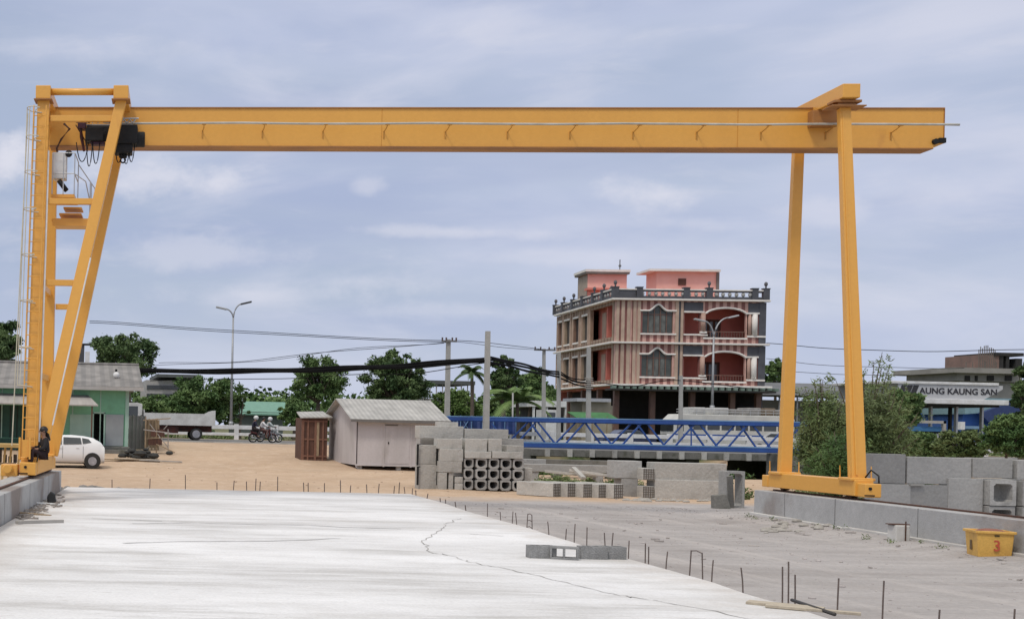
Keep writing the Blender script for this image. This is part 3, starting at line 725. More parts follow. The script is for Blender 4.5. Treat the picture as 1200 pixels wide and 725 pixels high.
# standing culvert and wedge at the end of the rail beam
YC = 36.2
x0, x1 = xx(851,YC), xx(873,YC)
culvert((x0+x1)/2, 0, x1-x0, 1.08, YC, .42, .07, 'tall narrow box culvert frame standing at the end of the rail beam', 'frames', haunch=.06)
mb = MB(); x0 = xx(838,YC-.4); x1 = xx(857,YC-.4)
mb.hexa([(x0,YC-.45,-.03),(x1,YC-.45,-.03),(x1,YC-.2,-.03),(x0,YC-.2,-.03)], [(x0-.02,YC-.4,.38),(x1-.12,YC-.4,.42),(x1-.12,YC-.2,.42),(x0-.02,YC-.2,.38)])
tag(mb.build('footing_block', CONCD, bevel=.02), 'dark concrete block leaning in front of the tall culvert frame', 'concrete block')
mb = MB(); mb.beam((xx(853,YC-.3),YC-.4,.95),(xx(862,YC-.3),YC-.1,.0), .16,.05); tag(mb.build('leaning_board', CONCD), 'dark narrow board leaning against the tall culvert frame', 'board')

# big solid blocks in the middle (two rows) with rebar grid ends
YB = 41.0; GB = 'long concrete beams stacked in the middle'
def beamset(u0, u1, v0, v1, Y, label, m=CONC, depth=.6):
    mb = MB(); a, b = pxbox(mb, u0, u1, v0, v1, Y, depth)
    return tag(mb.build('concrete_beam', m, bevel=.02), label, 'concrete beam', GB)
beamset(767, 852, 543.2, 562.2, YB, 'upper long grey concrete beam left of the standing culvert', CONCL)
beamset(767, 850, 563.2, 585, YB-.05, 'lower long grey concrete beam resting on the ground', CONCL)
beamset(720, 752.5, 540, 560, YB+.3, 'short upper concrete beam behind the gridded pile ends', CONC)
beamset(728, 748, 561, 583, YB+.3, 'short lower concrete beam beside the gridded pile ends', CONC)
GRIDM = pm('rebar_grid_concrete', (.34,.33,.30), (.26,.25,.23), scale=4, rough=.95)
def pile(x, y, z, w, L_, rz, label, group, grid=True):
    """square pile whose end shows a grid of rebar stubs"""
    t_ = thing('concrete_pile', (x, y, z), label, 'concrete pile', group, rz)
    m1 = MB(); m1.box(-w/2, w/2, 0, L_, 0, w); 
    o = m1.build('shaft', CONCL, None, bevel=.012, org=(0,0,0)); o.parent = t_; o.location = (0,0,0)
    if grid:
        m2 = MB(); n = 5
        for i in range(n):
            c = -w/2+w*(i+.5)/n
            m2.box(c-.012, c+.012, -.012, .002, .01, w-.01)
            m2.box(-w/2+.01, w/2-.01, -.016, -.0125, w*(i+.5)/n-.012, w*(i+.5)/n+.012)
        g_ = m2.build('rebar_grid', REBARD, None, org=(0,0,0)); g_.parent = t_; g_.location = (0,0,0)
    return t_
REBARD = pm('grid_steel', (.17,.15,.13), (.11,.10,.085), scale=5, rough=.9)  # dark brownish tone of the bare steel bars
GP = 'square concrete piles with gridded ends'
for i, (u0, u1) in enumerate(((644.5,660.5),(662,678.5),(680.3,696.8),(698.3,714.4),(716,733))):
    Y = 40.3+.03*(i % 2)-.12*i*.5; a = P(u0, 582, Y); b = P(u1, 582, Y); w = b.x-a.x
    pile((a.x+b.x)/2, Y, .0, w, 1.35 if i == 0 else 1.5, .62 if i == 0 else .5, 'square concrete pile with a rebar grid on its end, '+['first','second','third','fourth','fifth'][i]+' from the left', GP)
for (u0, u1, v1, z, lab) in ((753,766,583,.0,'lower'),(753.5,766.5,562,.0,'upper')):
    Y = YB-.1; a = P(u0, v1, Y); b = P(u1, v1, Y)
    pile((a.x+b.x)/2, Y, max(a.z,0), b.x-a.x+.02, .9, 0, 'narrow concrete pile end with a rebar grid, '+lab+' one between the long beams', GP)

# U-drain units with D-shaped mouths
def dloop(cx_, cz_, w, h, n=16):
    out = []
    for i in range(n):
        a = 2*math.pi*i/n+math.pi/n; c, s_ = math.cos(a), math.sin(a)
        e = 2.1 if s_ < 0 else 30
        r = (abs(c)**e+abs(s_)**e)**(-1/e); out.append((cx_+c*r*w/2, cz_+s_*r*h/2))
    return out
def oloop(cx_, cz_, w, h, n=16):
    out = []
    for i in range(n):
        a = 2*math.pi*i/n+math.pi/n; c, s_ = math.cos(a), math.sin(a)
        r = (abs(c)**60+abs(s_)**60)**(-1/60); out.append((cx_+c*r*w/2, cz_+s_*r*h/2))
    return out
YU = 43.4; GU = 'drain blocks with D shaped mouths'
cols = [(543.5,554.5,573),(557.5,570.5,574),(572.6,584.6,574.5),(586.6,599,575),(601,613.5,566)]
rowz = [(.02,.385),(.395,.765),(.775,1.14)]
zoff = P(560, 573.5, YU).z
for ci, (u0, u1, vb) in enumerate(cols):
    a = P(u0, 560, YU); b = P(u1, 560, YU); w = b.x-a.x; cx_ = (a.x+b.x)/2
    for ri, (z0, z1) in enumerate(rowz):
        mb = MB(); cz_ = (z0+z1)/2
        mb.ring(oloop(cx_, cz_, w, z1-z0), dloop(cx_, cz_-.01, w*.74, (z1-z0)*.66), YU, YU+1.72)
        tag(mb.build('drain_block', CONC), 'drain block with D shaped mouth, %s one of the %s column from left' % (['bottom','middle','top'][ri], ORDN[ci]), 'drain block', GU)
GS = 'pale concrete blocks stacked left of the drain blocks'
def st_(u0, u1, v0, v1, Y, label, m=CONCL, depth=.55, zb=None, group=GS):
    mb = MB(); a = P(u0, v1, Y); b = P(u1, v0, Y); mb.box(a.x, b.x, Y, Y+depth, a.z if zb is None else zb, b.z)
    return tag(mb.build('stacked_block', m, bevel=.015), label, 'concrete block', group)
st_(491, 512, 544, 570, 43.6, 'lowest pale block at the left end of the stack, next to the shed', zb=-.05)
st_(491.5, 511.5, 521.5, 543.4, 43.6, 'second pale block up at the left end of the stack')
st_(514, 524, 553.5, 573, 43.3, 'low pale block right of the dark upright gap', zb=-.05)
st_(514, 541.5, 540.5, 553, 43.3, 'flat pale block on the low block, left of the drain blocks')
st_(515.5, 543, 526, 540, 43.3, 'pale block in the third row left of the drain blocks')
st_(525.5, 531.5, 553.5, 573, 43.35, 'narrow upright pale block beside the drain blocks', zb=-.05)
st_(533, 542.5, 566, 574, 43.35, 'small bottom block touching the drain blocks', zb=-.02)
st_(533, 542.5, 558.5, 565.5, 43.35, 'small middle block touching the drain blocks')
st_(533, 542.5, 551.5-.5, 558, 43.35, 'small upper block touching the drain blocks') if False else None
st_(545, 576, 529, 536.5, YU-.05, 'pale block lying on the left drain blocks')
st_(577, 613, 529.2, 536.5, YU-.05, 'pale block lying on the right drain blocks')
st_(513.5, 542, 514, 525.5, 43.35, 'long pale block in the fourth row, left part')
st_(545, 571, 514, 528.5, YU, 'yellowish pale block in the top front row, middle part')
st_(572.5, 588.5, 514, 528.7, YU, 'short pale block in the top front row')
st_(594, 614, 522, 528.8, YU, 'greyish pale block at the right end of the top front row')
st_(491, 543.5, 499.5, 513, 44.4, 'long pale block at the back, top left of the stack')
st_(544.5, 596, 503, 513.5, 44.4, 'long pale block at the back, top right of the stack')
st_(491, 533, 513.5, 575, 45.2, 'tall back slab behind the left part of the stack', m=CONC, zb=0, depth=.5)
st_(534, 614, 514, 575, 45.2, 'tall back slab behind the drain blocks', m=CONC, zb=0, depth=.5)
st_(515, 537, 494.5, 499.2, 44.8, 'small slab on top of the stack by the utility pole')
st_(614.5, 624, 548, 575, 44.0, 'low block at the right end of the drain blocks', zb=0)
for (u, lab) in ((489.5,'left'),(512.7,'middle')):
    for (v0, v1, w_) in ((520,545,'upper'),(546,568,'lower')):
        mb = MB(); a = P(u, v1, 43.5); b = P(u, v0, 43.5); mb.box(a.x-.03, a.x+.03, 43.5, 43.56, max(a.z, 0), b.z); mb.box(a.x-.03,a.x+.08,43.48,43.5,b.z-.03,b.z)
        tag(mb.build('steel_strap', BLKM), 'dark steel strap clamping the pale blocks, %s %s one' % (lab, w_), 'strap', 'steel straps on the block stack')
# long grey beams lying behind, on the creek bank
GL = 'long concrete beams lying behind the piles'
for i, (u0, u1, v0, v1, Y, lab) in enumerate(((613,722,545.5,552,52,'long grey concrete beam lying low behind the gridded piles'),(640,735,540,545,54.5,'long grey concrete beam in the shadow under the bridge edge'),(560,640,538,544,53,'grey concrete beam half hidden by the drain blocks'))):
    mb = MB(); a = P(u0, v1, Y); b = P(u1, v0, Y); mb.box(a.x, b.x, Y, Y+.5, a.z, b.z)
    mb.box(a.x+.4,a.x+.7,Y+.05,Y+.45,-.3,a.z-.002); mb.box(b.x-.8,b.x-.5,Y+.05,Y+.45,-.3,a.z-.002)
    tag(mb.build('long_beam', CONC if i != 1 else CONCD, bevel=.02), lab, 'concrete beam', GL)  # second beam takes the darker concrete to imitate shadow below the bridge
for i, (u0, v0, u1, v1, Y, lab) in enumerate(((668,551,735,560,46,'pale narrow slab lying tilted on top of the pile group'),(640,552,700,558,47,'thin pale slab tipped behind the pile group'),(672,548,684,560,44.5,'short pale post leaning on the pile group'))):
    mb = MB(); a = P(u0, v0, Y); b = P(u1, v1, Y-1.0); mb.beam(a, b, .45 if i < 2 else .16, .10, ref=(0,1,0) if i < 2 else (1,0,0))
    tag(mb.build('tilted_slab', CONCL, bevel=.01), lab, 'concrete slab')

# ------------------------------------------------------------------ blue pipe truss bridge
BLUE = pm('blue_steel_paint', (.03,.10,.36), (.022,.07,.27), scale=1.2, rough=.45, fine=.1)
BLUEL = pm('pale_blue_steel', (.20,.36,.58), (.12,.24,.45), scale=1.5, rough=.5, stretch=(.4,1,1))
YT = 62.0
def TP(u, v, Y): return P(u, v, Y)
a0 = TP(524,488,YT+1.6); a1 = TP(945,495.5,YT-.6)
trs = thing('truss_bridge', (TP(730,525,YT).x, YT, TP(730,525,YT).z-.2), 'long blue steel pipe truss crossing the creek in front of the road', 'truss bridge')
def lineY(p, q, u):  # point on the 3D line at about image column u
    k = (u-p[0])/(q[0]-p[0]); Y = p[2]+(q[2]-p[2])*k
    return P(u, p[1]+(q[1]-p[1])*k, Y)
TF = ((524,490.2,YT+1.3),(945,497.5,YT-.8)); BF = ((600,520.8,YT+.9),(945,528.5,YT-.8))
off = Vector((0,1.3,0))
for nm, ends, w, h in (('top_chord', TF, .20, .22), ('bottom_chord', BF, .22, .24)):
    for k in (0,1):
        p = lineY(*ends, ends[0][0])+off*k; q = lineY(*ends, ends[1][0])+off*k
        mb = MB(); mb.beam(p, q, w, h, ref=(0,1,0)); ch = mb.build(nm, BLUE, trs, bevel=.03)
        mb = MB(); z = Vector((0,-.02,h/2+.012)); mb.beam(p+z, q+z, w*.9, .05, ref=(0,1,0)); mb.build('pale_top_strip', BLUEL, ch)  # pale blue strip along the top of each chord
bn = [600,656.5,723,785,847,909]
for k in (0,1):
    for i, u in enumerate(bn):
        for du, sgn in ((-28,-1),(30,1)):
            ut = u+du+(2 if k else 0)
            if ut < 560 or ut > 944 : continue
            mb = MB(); mb.beam(lineY(*BF, u+sgn*4)+off*k, lineY(*TF, ut)+off*k, .075, .075, ref=(0,1,0)); mb.build('diagonal', BLUE, trs)
mb = MB()
for i in range(14):
    u = 600+i*26; mb.beam(lineY(*TF,u), lineY(*TF,u)+off, .06,.06); mb.beam(lineY(*BF,u), lineY(*BF,u)+off, .06,.06)
mb.build('cross_bar', BLUE, trs)
mb = MB(); p = lineY(*BF,810); q = lineY(*TF,810); mb.beam(p,q,.05,.05); mb.build('diagonal', BLUE, trs)
for u in (606, 935):
    p = lineY(*BF,u); mb = MB(); mb.box(p.x-.6,p.x+.6,p.y-.3,p.y+1.7,-1.7,p.z-.16); mb.build('abutment', CONCD, trs, bevel=.02)
mb = MB(); p = lineY(*BF, 615); mb.box(p.x-.9, p.x+.5, p.y-1, p.y+.2, p.z-.5, p.z+.1)
# blue netting behind its left part
NET = stripes('blue_net', (.03,.07,.24), (.09,.14,.36), .35, .6, 0, rough=.9, grime=.5)
mb = MB(); p = P(526,507,YT+3.2); q = P(604,489,YT+2.6); 
mb.hexa([(p.x,YT+3.2,p.z),(q.x,YT+2.6,p.z),(q.x,YT+2.65,p.z),(p.x,YT+3.25,p.z)], [(p.x,YT+3.2,q.z),(q.x,YT+2.6,q.z),(q.x,YT+2.65,q.z),(p.x,YT+3.25,q.z)])
net = tag(mb.build('net_fence', NET), 'dark blue netting fence behind the left end of the blue truss', 'fence')
mb = MB()
for k in range(7):
    x = p.x+(q.x-p.x)*k/6; mb.tube((x,YT+3.1-.6*k/6,.2),(x,YT+3.1-.6*k/6,q.z+.05),.03,n=5)
    if k < 6:
        x2 = p.x+(q.x-p.x)*(k+1)/6; mb.tube((x,YT+3.0,p.z),(x2,YT+3.0,q.z),.02,n=4); mb.tube((x2,YT+3.0,p.z),(x,YT+3.0,q.z),.02,n=4)
mb.build('post', BLUEL, net)
# bridge edge beam with ribs
eb = thing('bridge_edge_beam', (35,74.7,.6), 'grey ribbed concrete edge of the road bridge below the blue truss', 'bridge edge')
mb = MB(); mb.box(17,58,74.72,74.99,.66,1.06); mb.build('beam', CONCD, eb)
mb = MB(); x = 18
while x < 57: mb.box(x,x+.28,74.58,74.715,.64,1.1); x += 1.35
mb.build('rib', CONCL, eb)
mb = MB()
for x in (28,38,48):
    mb.box(x,x+.8,76,90,-1.7,.618)
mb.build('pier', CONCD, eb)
# white rail on the far side of the road
rl = thing('road_guard_rail', (30,92.6,1.0), 'white concrete guard rail with two bars along the far roadside', 'guard rail')
mb = MB(); mb.box(-12,75,92.55,92.75,1.78,2.08); mb.box(-12,75,92.57,92.73,1.30,1.52); mb.build('bar', WHITEP, rl, bevel=.02)
x = -11.0; first = None
while x < 74:
    if first is None:
        mb = MB(); mb.box(x-.16,x+.16,92.48,92.82,.9,2.16); first = mb.build('post', WHITEP, rl, bevel=.02); fx = x
    else:
        c = first.copy(); COL.objects.link(c); c.location.x += x-fx
    x += 2.95
# near road edge kerb left part
mb = MB(); mb.box(-40,16,74.9,75.15,.85,1.06); tag(mb.build('kerb', CONC, bevel=.02), kind='structure')

# ------------------------------------------------------------------ white shed
SHED = pm('shed_board', (.56,.525,.52), (.47,.44,.43), scale=.8, rough=.8, stretch=(1,1,.3), fine=.05, c3=(.38,.35,.33), scale3=1.2, lo3=.6, hi3=.8)
TIN = stripes('corrugated_tin', (.44,.43,.40), (.36,.35,.33), .22, .5, 0, rough=.6, grime=.3)
YS0 = 57.0
c = P(417, 548, YS0); x0 = c.x; x1 = P(516, 548, YS0).x; zb = .28; D = 6.0
gy = ground(x0, YS0)
ze = P(417, 489, YS0).z; zr_ = P(400, 466.5, YS0+D/2).z-.05
shed = thing('shed', (x0, YS0, gy), 'small white boarded shed with a grey tin roof standing on short legs', 'shed')
mb = MB(); mb.box(x0, x1, YS0, YS0+D, zb+.1, ze); mb.prism([(YS0,ze),(YS0+D,ze),(YS0+D/2,zr_-.06)], x0, x1, axis='x'); mb.build('wall', SHED, shed)
ov = .35
for sgn, nm in ((1,'front'),(-1,'rear')):
    mb = MB(); y0 = YS0-ov if sgn > 0 else YS0+D+ov; ym = YS0+D/2; zz = ze-.12
    mb.add([(x0-ov,y0,zz),(x1+ov,y0,zz),(x1+ov,ym,zr_),(x0-ov,ym,zr_),(x0-ov,y0,zz+.04),(x1+ov,y0,zz+.04),(x1+ov,ym,zr_+.04),(x0-ov,ym,zr_+.04)],
           [(0,3,2,1),(4,5,6,7),(0,1,5,4),(1,2,6,5),(2,3,7,6),(3,0,4,7)]); rf = mb.build('roof', TIN, shed)
mb = MB(); mb.box(x0-ov,x1+ov,YS0-ov-.03,YS0-ov,ze-.2,ze-.07); mb.build('fascia', pm('fascia_dark', (.16,.15,.14), rough=.8), shed)
mb = MB()
for x in (x0, x0+1.25, x0+2.5, x1-.05): mb.box(x-.02,x+.05,YS0-.02,YS0+.04,zb+.05,ze)
mb.box(x0,x1,YS0-.022,YS0,ze-.2,ze-.1); mb.box(x0,x1,YS0-.022,YS0,zb+.08,zb+.16)
mb.box(x0+.0,x0+.04,YS0-.02,YS0+.05,zb,ze)
mb.build('cover_strip', SHED, shed)
mb = MB(); mb.box(x0+1.33,x0+2.44,YS0-.015,YS0-.002,zb+.2,ze-.3); dr = mb.build('door', SHED, shed, bevel=.005)
mb = MB(); mb.box(x0+1.45,x0+1.5,YS0-.035,YS0-.016,zb+1.1,zb+1.2); mb.build('handle', BLKM, dr)
mb = MB(); mb.box(x0+1.3,x0+1.9,YS0-.03,YS0-.023,ze-.34,ze-.29); mb.build('hinge_bar', REBARD, shed)
mb = MB()
for x in (x0+.1, x0+1.9, x1-.2):
    for y in (YS0+.1, YS0+D/2, YS0+D-.2): mb.box(x,x+.2,y,y+.2,gy-.2,zb+.1)
mb.build('footing', CONC, shed)
mb = MB(); mb.box(x1+.02,x1+.9,YS0+1,YS0+1.1,ze-.9,ze-.3); tag(mb.build('wall_panel', DARKI), 'dark panel sticking out beside the white shed under its eave', 'panel')

# brown wooden outhouse with sheet top
YO = 61.3
ou = thing('wooden_hut', P(368,538,YO), 'dark brown wooden hut beside the white shed with a worn sheet on top', 'hut')
a = P(352.5,539,YO); b = P(384,490,YO); g_ = ground(a.x, YO)
mb = MB(); mb.box(a.x,b.x,YO,YO+1.6,g_-.1,b.z); mb.build('wall', WOODD, ou)
mb = MB()
w = (b.x-a.x)
for k, (f0, f1) in enumerate(((.0,.10),(.22,.28),(.50,.58),(.80,.86))): mb.box(a.x+w*f0,a.x+w*f1,YO-.05,YO-.002,g_-.05,b.z-.1)
for f in (.1,.5,.93): mb.box(a.x+.08,b.x,YO-.035,YO-.003,g_+(b.z-g_)*f-.05,g_+(b.z-g_)*f+.03)
mb.build('frame', pm('reddish_wood', (.24,.12,.08), (.16,.08,.055), scale=3, rough=.85), ou)
mb = MB(); mb.box(a.x+w*.585,a.x+w*.68,YO-.045,YO-.036,g_+.2,b.z-.2); mb.build('door_post', WOODL, ou)
mb = MB(); mb.add([(a.x-.1,YO-.2,b.z-.02),(b.x+.2,YO-.2,b.z+.03),(b.x+.1,YO+1.7,b.z+.32),(a.x+.05,YO+1.7,b.z+.27),(a.x-.1,YO-.2,b.z+.03),(b.x+.2,YO-.2,b.z+.08),(b.x+.1,YO+1.7,b.z+.37),(a.x+.05,YO+1.7,b.z+.32)],[(0,3,2,1),(4,5,6,7),(0,1,5,4),(1,2,6,5),(2,3,7,6),(3,0,4,7)])
mb.build('roof', TIN, ou)

# ------------------------------------------------------------------ green house on the left
GREEN = pm('mint_wall_paint', (.20,.46,.29), (.16,.38,.24), scale=.5, rough=.8, fine=.06, c3=(.13,.28,.18), scale3=.8, lo3=.6, hi3=.8)
GREENL = pm('pale_green_trim', (.38,.55,.46), (.3,.46,.38), scale=1, rough=.75)
GREEND = pm('dark_green_board', (.035,.10,.075), (.02,.06,.045), scale=1, rough=.8)
ROOFG = stripes('grey_roof_sheet', (.27,.255,.24), (.225,.215,.205), .5, .5, 0, rough=.85, grime=.35)
YH = 64.0
gx = P(150,500,YH).x; xL = -12.0; gz = .62
house = thing('green_house', (-2, YH, gz), 'long mint green single storey house with a grey sheet roof', 'house')
zt = P(150,452,YH).z
def Hx(u, Y=YH): return P(u, 490, Y).x
def Hz(v, Y=YH, u=80): return P(u, v, Y).z
def strips(mb, x0, x1, z0, z1, y0, y1, ops):
    """wall in the x-z plane with openings (xa, xb, zlo, zhi_or_function)"""
    bp = {x0, x1}
    for (xa, xb, zl, zh) in ops:
        bp |= {xa, xb}
        if callable(zh):
            for k in range(1, 14): bp.add(xa+(xb-xa)*k/14)
    bp = sorted(b for b in bp if x0 <= b <= x1)
    for a, b in zip(bp, bp[1:]):
        m = (a+b)/2; cur = [op for op in ops if op[0] < m < op[1]]
        cur.sort(key=lambda o: o[2]); z = z0, z0
        for (xa, xb, zl, zh) in cur:
            if zl > max(z)+1e-4: mb.hexa([(a,y0,z[0]),(b,y0,z[1]),(b,y1,z[1]),(a,y1,z[0])], [(a,y0,zl),(b,y0,zl),(b,y1,zl),(a,y1,zl)])
            z = (zh(a), zh(b)) if callable(zh) else (zh, zh)
        if z1 > min(z)+1e-4: mb.hexa([(a,y0,z[0]),(b,y0,z[1]),(b,y1,z[1]),(a,y1,z[0])], [(a,y0,z1),(b,y0,z1),(b,y1,z1),(a,y1,z1)])
mb = MB(); zd = Hz(483.5); zf = Hz(521)
xd0, xd1 = Hx(110), Hx(123)
strips(mb, xL, gx, gz-.6, zt, YH, YH+.2, [(xd0,xd1,zf,zd),(Hx(-20),Hx(28),Hz(514),Hz(476)),(-11.5,Hx(-30),Hz(515),Hz(476))])
mb.box(gx-.2,gx,YH+.2,YH+8,gz-.6,zt); mb.box(xL,gx-.2,YH+7.8,YH+8,gz-.6,zt); mb.box(xL,gx,YH+.21,YH+8,gz-.55,zf-.03)
zr2 = Hz(427.5, YH+4)
mb.prism([(YH,zt),(YH+8,zt),(YH+4,zr2-.1)], gx-.2, gx, axis='x')
mb.build('wall', GREEN, house)
mb = MB()
for x in (Hx(85),Hx(117.5),Hx(2),Hx(32),Hx(150)-.02): mb.box(x-.03,x+.03,YH-.02,YH,gz+.1,zt)
mb.box(gx-.16,gx+.02,YH-.05,YH,gz-.4,zt); mb.box(Hx(32),gx,YH-.02,YH,Hz(462)-.03,Hz(462)+.03) if False else None
mb.build('corner_trim', GREENL, house)
mb = MB(); mb.box(xL,Hx(34),YH-.03,YH-.002,Hz(514)-.0,Hz(476)) if False else mb.box(xL,Hx(32),YH-.03,YH-.002,gz-.4,Hz(514.5)); mb.box(Hx(28),Hx(34),YH-.03,YH-.002,gz,Hz(462)); mb.build('dado', GREEND, house)
mb = MB(); mb.box(Hx(-20),Hx(28),YH+.08,YH+.1,Hz(514),Hz(476)); mb.box(-11.5,Hx(-30),YH+.08,YH+.1,Hz(515),Hz(476)); wn = mb.build('window', GREEND, house)
mb = MB()
for u in (-10,0,12,20): mb.box(Hx(u)-.02,Hx(u)+.02,YH+.05,YH+.08,Hz(514),Hz(476))
mb.build('frame', DARKI, wn)
mb = MB(); mb.box(Hx(82),Hx(110)-.02,YH-.025,YH-.003,gz,Hz(485)); mb.box(Hx(98),Hx(108),YH-.04,YH-.026,Hz(520),Hz(488)); mb.build('shutter', GREENL, house)
mb = MB(); mb.box(xd0,xd1,YH+1.2,YH+1.25,zf,zd); mb.build('door_opening', DARKI, house)
mb = MB(); mb.box(Hx(124),Hx(145),YH-.06,YH-.02,zf,zd-.03); dd = mb.build('door', pm('grey_door_panel', (.30,.33,.34), (.25,.27,.28), scale=1, rough=.7), house, bevel=.01)
mb = MB(); mb.box(xd1-.06,xd1+.02,YH-.05,YH,zf,zd+.05); mb.box(xd0-.08,xd0,YH-.05,YH,zf,zd+.05); mb.box(xd0-.08,xd1+.02,YH-.05,YH,zd,zd+.08); mb.build('door_frame', GREENL, house)
# roof
xr = P(168,453,YH-.7).x
for sgn in (0, 1):
    y0 = YH-.7 if sgn == 0 else YH+8.7; ze_ = Hz(454.5, YH-.7, 150); ym = YH+4
    mb = MB(); mb.add([(xL-1,y0,ze_),(xr,y0,ze_),(xr,ym,zr2),(xL-1,ym,zr2),(xL-1,y0,ze_+.07),(xr,y0,ze_+.07),(xr,ym,zr2+.07),(xL-1,ym,zr2+.07)],[(0,3,2,1),(4,5,6,7),(0,1,5,4),(1,2,6,5),(2,3,7,6),(3,0,4,7)])
    rf = mb.build('roof', ROOFG, house)
    if sgn == 0:
        mb = MB(); mb.box(xL-1,xr+.02,YH-.74,YH-.705,ze_-.14,ze_+.05); mb.build('fascia', pm('pale_fascia', (.42,.41,.39), rough=.8), rf)
        mb = MB(); mb.path([(xL-1,ym-.05,zr2+.09),(xr,ym-.05,zr2+.09)], .09, 6); mb.build('ridge_cap', ROOFG, rf)
        kk = (YH+1.2-y0)/(ym-y0); zz_ = ze_+(zr2-ze_)*kk
        px_ = P(136,443,YH+1.2).x
        mb = MB(); mb.tube((px_,YH+1.2,zz_),(px_,YH+1.2,zz_+.5),.06,n=8); mb.build('vent_pipe', BLKM, rf)
        mb = MB(); mb.ball((px_,YH+1.0,zz_+.18),.17,10,8); mb.build('globe', WHITEP, rf, smooth=True)
# lower canopy over the openings
mb = MB(); za = Hz(463.5); zc_ = Hz(475, YH-2.0); x1_ = Hx(103); x2_ = P(115,476,YH-2).x
mb.add([(xL-1,YH-.03,za),(x1_,YH-.03,za),(x2_,YH-2,zc_),(xL-1,YH-2,zc_),(xL-1,YH-.03,za+.05),(x1_,YH-.03,za+.05),(x2_,YH-2,zc_+.06),(xL-1,YH-2,zc_+.06)],[(0,3,2,1),(4,5,6,7),(0,1,5,4),(1,2,6,5),(2,3,7,6),(3,0,4,7)])
cn = mb.build('canopy', pm('canopy_sheet', (.40,.37,.34), (.3,.28,.26), scale=1, rough=.85, stretch=(3,.3,1)), house)
mb = MB()
for x in (xL, -6.5, Hx(33), x2_-.3): 
    if x < 1.0 or True: mb.tube((x,YH-1.9,gz-.5),(x,YH-1.9,zc_),.04,n=6)
mb.build('post', WOODD, cn)
# plinth step
mb = MB(); mb.box(Hx(96),Hx(158),YH-1.4,YH-.01,-.3,zf-.16); mb.box(Hx(104),Hx(152),YH-.8,YH-.008,zf-.159,zf-.02); tag(mb.build('door_step', CONCD, house, bevel=.02))
# water tank / chimney behind the ridge
tnk = thing('rooftop_post', P(95,424,YH+9), 'small dark water stand with a white post rising behind the green house roof', 'water stand')
a = P(89,432,YH+9); b = P(99,404,YH+9)
mb = MB(); mb.box(a.x,b.x,YH+9,YH+9.5,a.z-5,b.z); mb.build('tank', pm('dark_grey_tank', (.07,.07,.075), rough=.7), tnk); mb = MB(); mb.box(a.x-.1,b.x+.35,YH+8.9,YH+9.6,b.z+.001,b.z+.08); mb.build('lid', BLKM, tnk)
mb = MB(); mb.box(b.x+.05,b.x+.32,YH+8.9,YH+9.1,a.z-5,b.z-.4); mb.build('post', WHITEP, tnk)

# clutter right of the house
YJ = 63.0
for (u0,u1,v0,v1,Y,m,lab,nm) in ((151,170,487,526,66,pm('grey_fence_sheet',(.33,.32,.31),(.24,.23,.22),scale=1,rough=.85),'grey sheet fence panel beside the green house corner','sheet_fence'),(170,186,492,524,65.5,WOODL,'weathered board panel standing right of the grey fence sheet','board_panel')):
    mb = MB(); a, b = pxbox(mb, u0, u1, v0, v1, Y, .06)
    for k in range(5): x = a.x+(b.x-a.x)*k/4; mb.box(x-.04,x+.04,Y-.05,Y-.002,a.z-.2,b.z+.05*(k % 2))
    tag(mb.build(nm, m), lab, 'panel')
jk = thing('timber_rack', P(190,530,YJ), 'rickety timber rack of poles and boards beside the road entrance', 'timber rack')
random.seed(11)
for (u0,v0,u1,v1,r) in ((171,488,170,531,.05),(184,490,183,533,.05),(197,503,197,534,.05),(168,492,200,490,.05),(168,503,199,507,.05),(170,514,198,512,.04),(172,526,196,498,.04),(175,496,197,524,.04),(183,520,205,530,.05),(172,531,212,538,.04)):
    mb = MB(); p = P(u0,v0,YJ+random.uniform(-.4,.4)); q = P(u1,v1,YJ+random.uniform(-.4,.4)); mb.beam(p,q,r*1.5,r,ref=(0,1,0)); mb.build('pole', random.choice([WOODL,WOODL,pm('grey_batten',(.4,.38,.35))]), jk)
for (u0,u1,v0,v1) in ((177,193,503,511),(174,190,514,521)):
    mb = MB(); pxbox(mb,u0,u1,v0,v1,YJ+.1,.5); mb.build('board', WOODD, jk)
for i,(u,v,L_,rz,m,lab) in enumerate(((148,534,3.2,.1,WOODL,'long tan board lying in front of the dark heap'),(176,537,3.0,-.1,pm('grey_batten',(.4,.38,.35)),'long grey board lying on the sand by the timber rack'),(160,537,2.2,.35,PLK,'short pale board crossing the tan board on the sand'))):
    p = P(u,v,58.5); p.z = ground(p.x,58.5)+.02+i*.03; plank(p,L_,.25,.05,rz,'loose_board',lab,'board',m,.02)
mb = MB(); p = P(163,528,60.5); 
for k in range(26): mb.ball((p.x+random.gauss(0,.45),60.5+random.gauss(0,.3),ground(p.x,60)+abs(random.gauss(.15,.18))),random.uniform(.10,.26),6,4,sc=(1.3,1,.7))
tag(mb.build('black_heap', pm('black_bags',(.012,.012,.012),(.04,.04,.035),scale=4,rough=.7)), 'heap of black rubbish bags at the corner of the green house', 'bags')
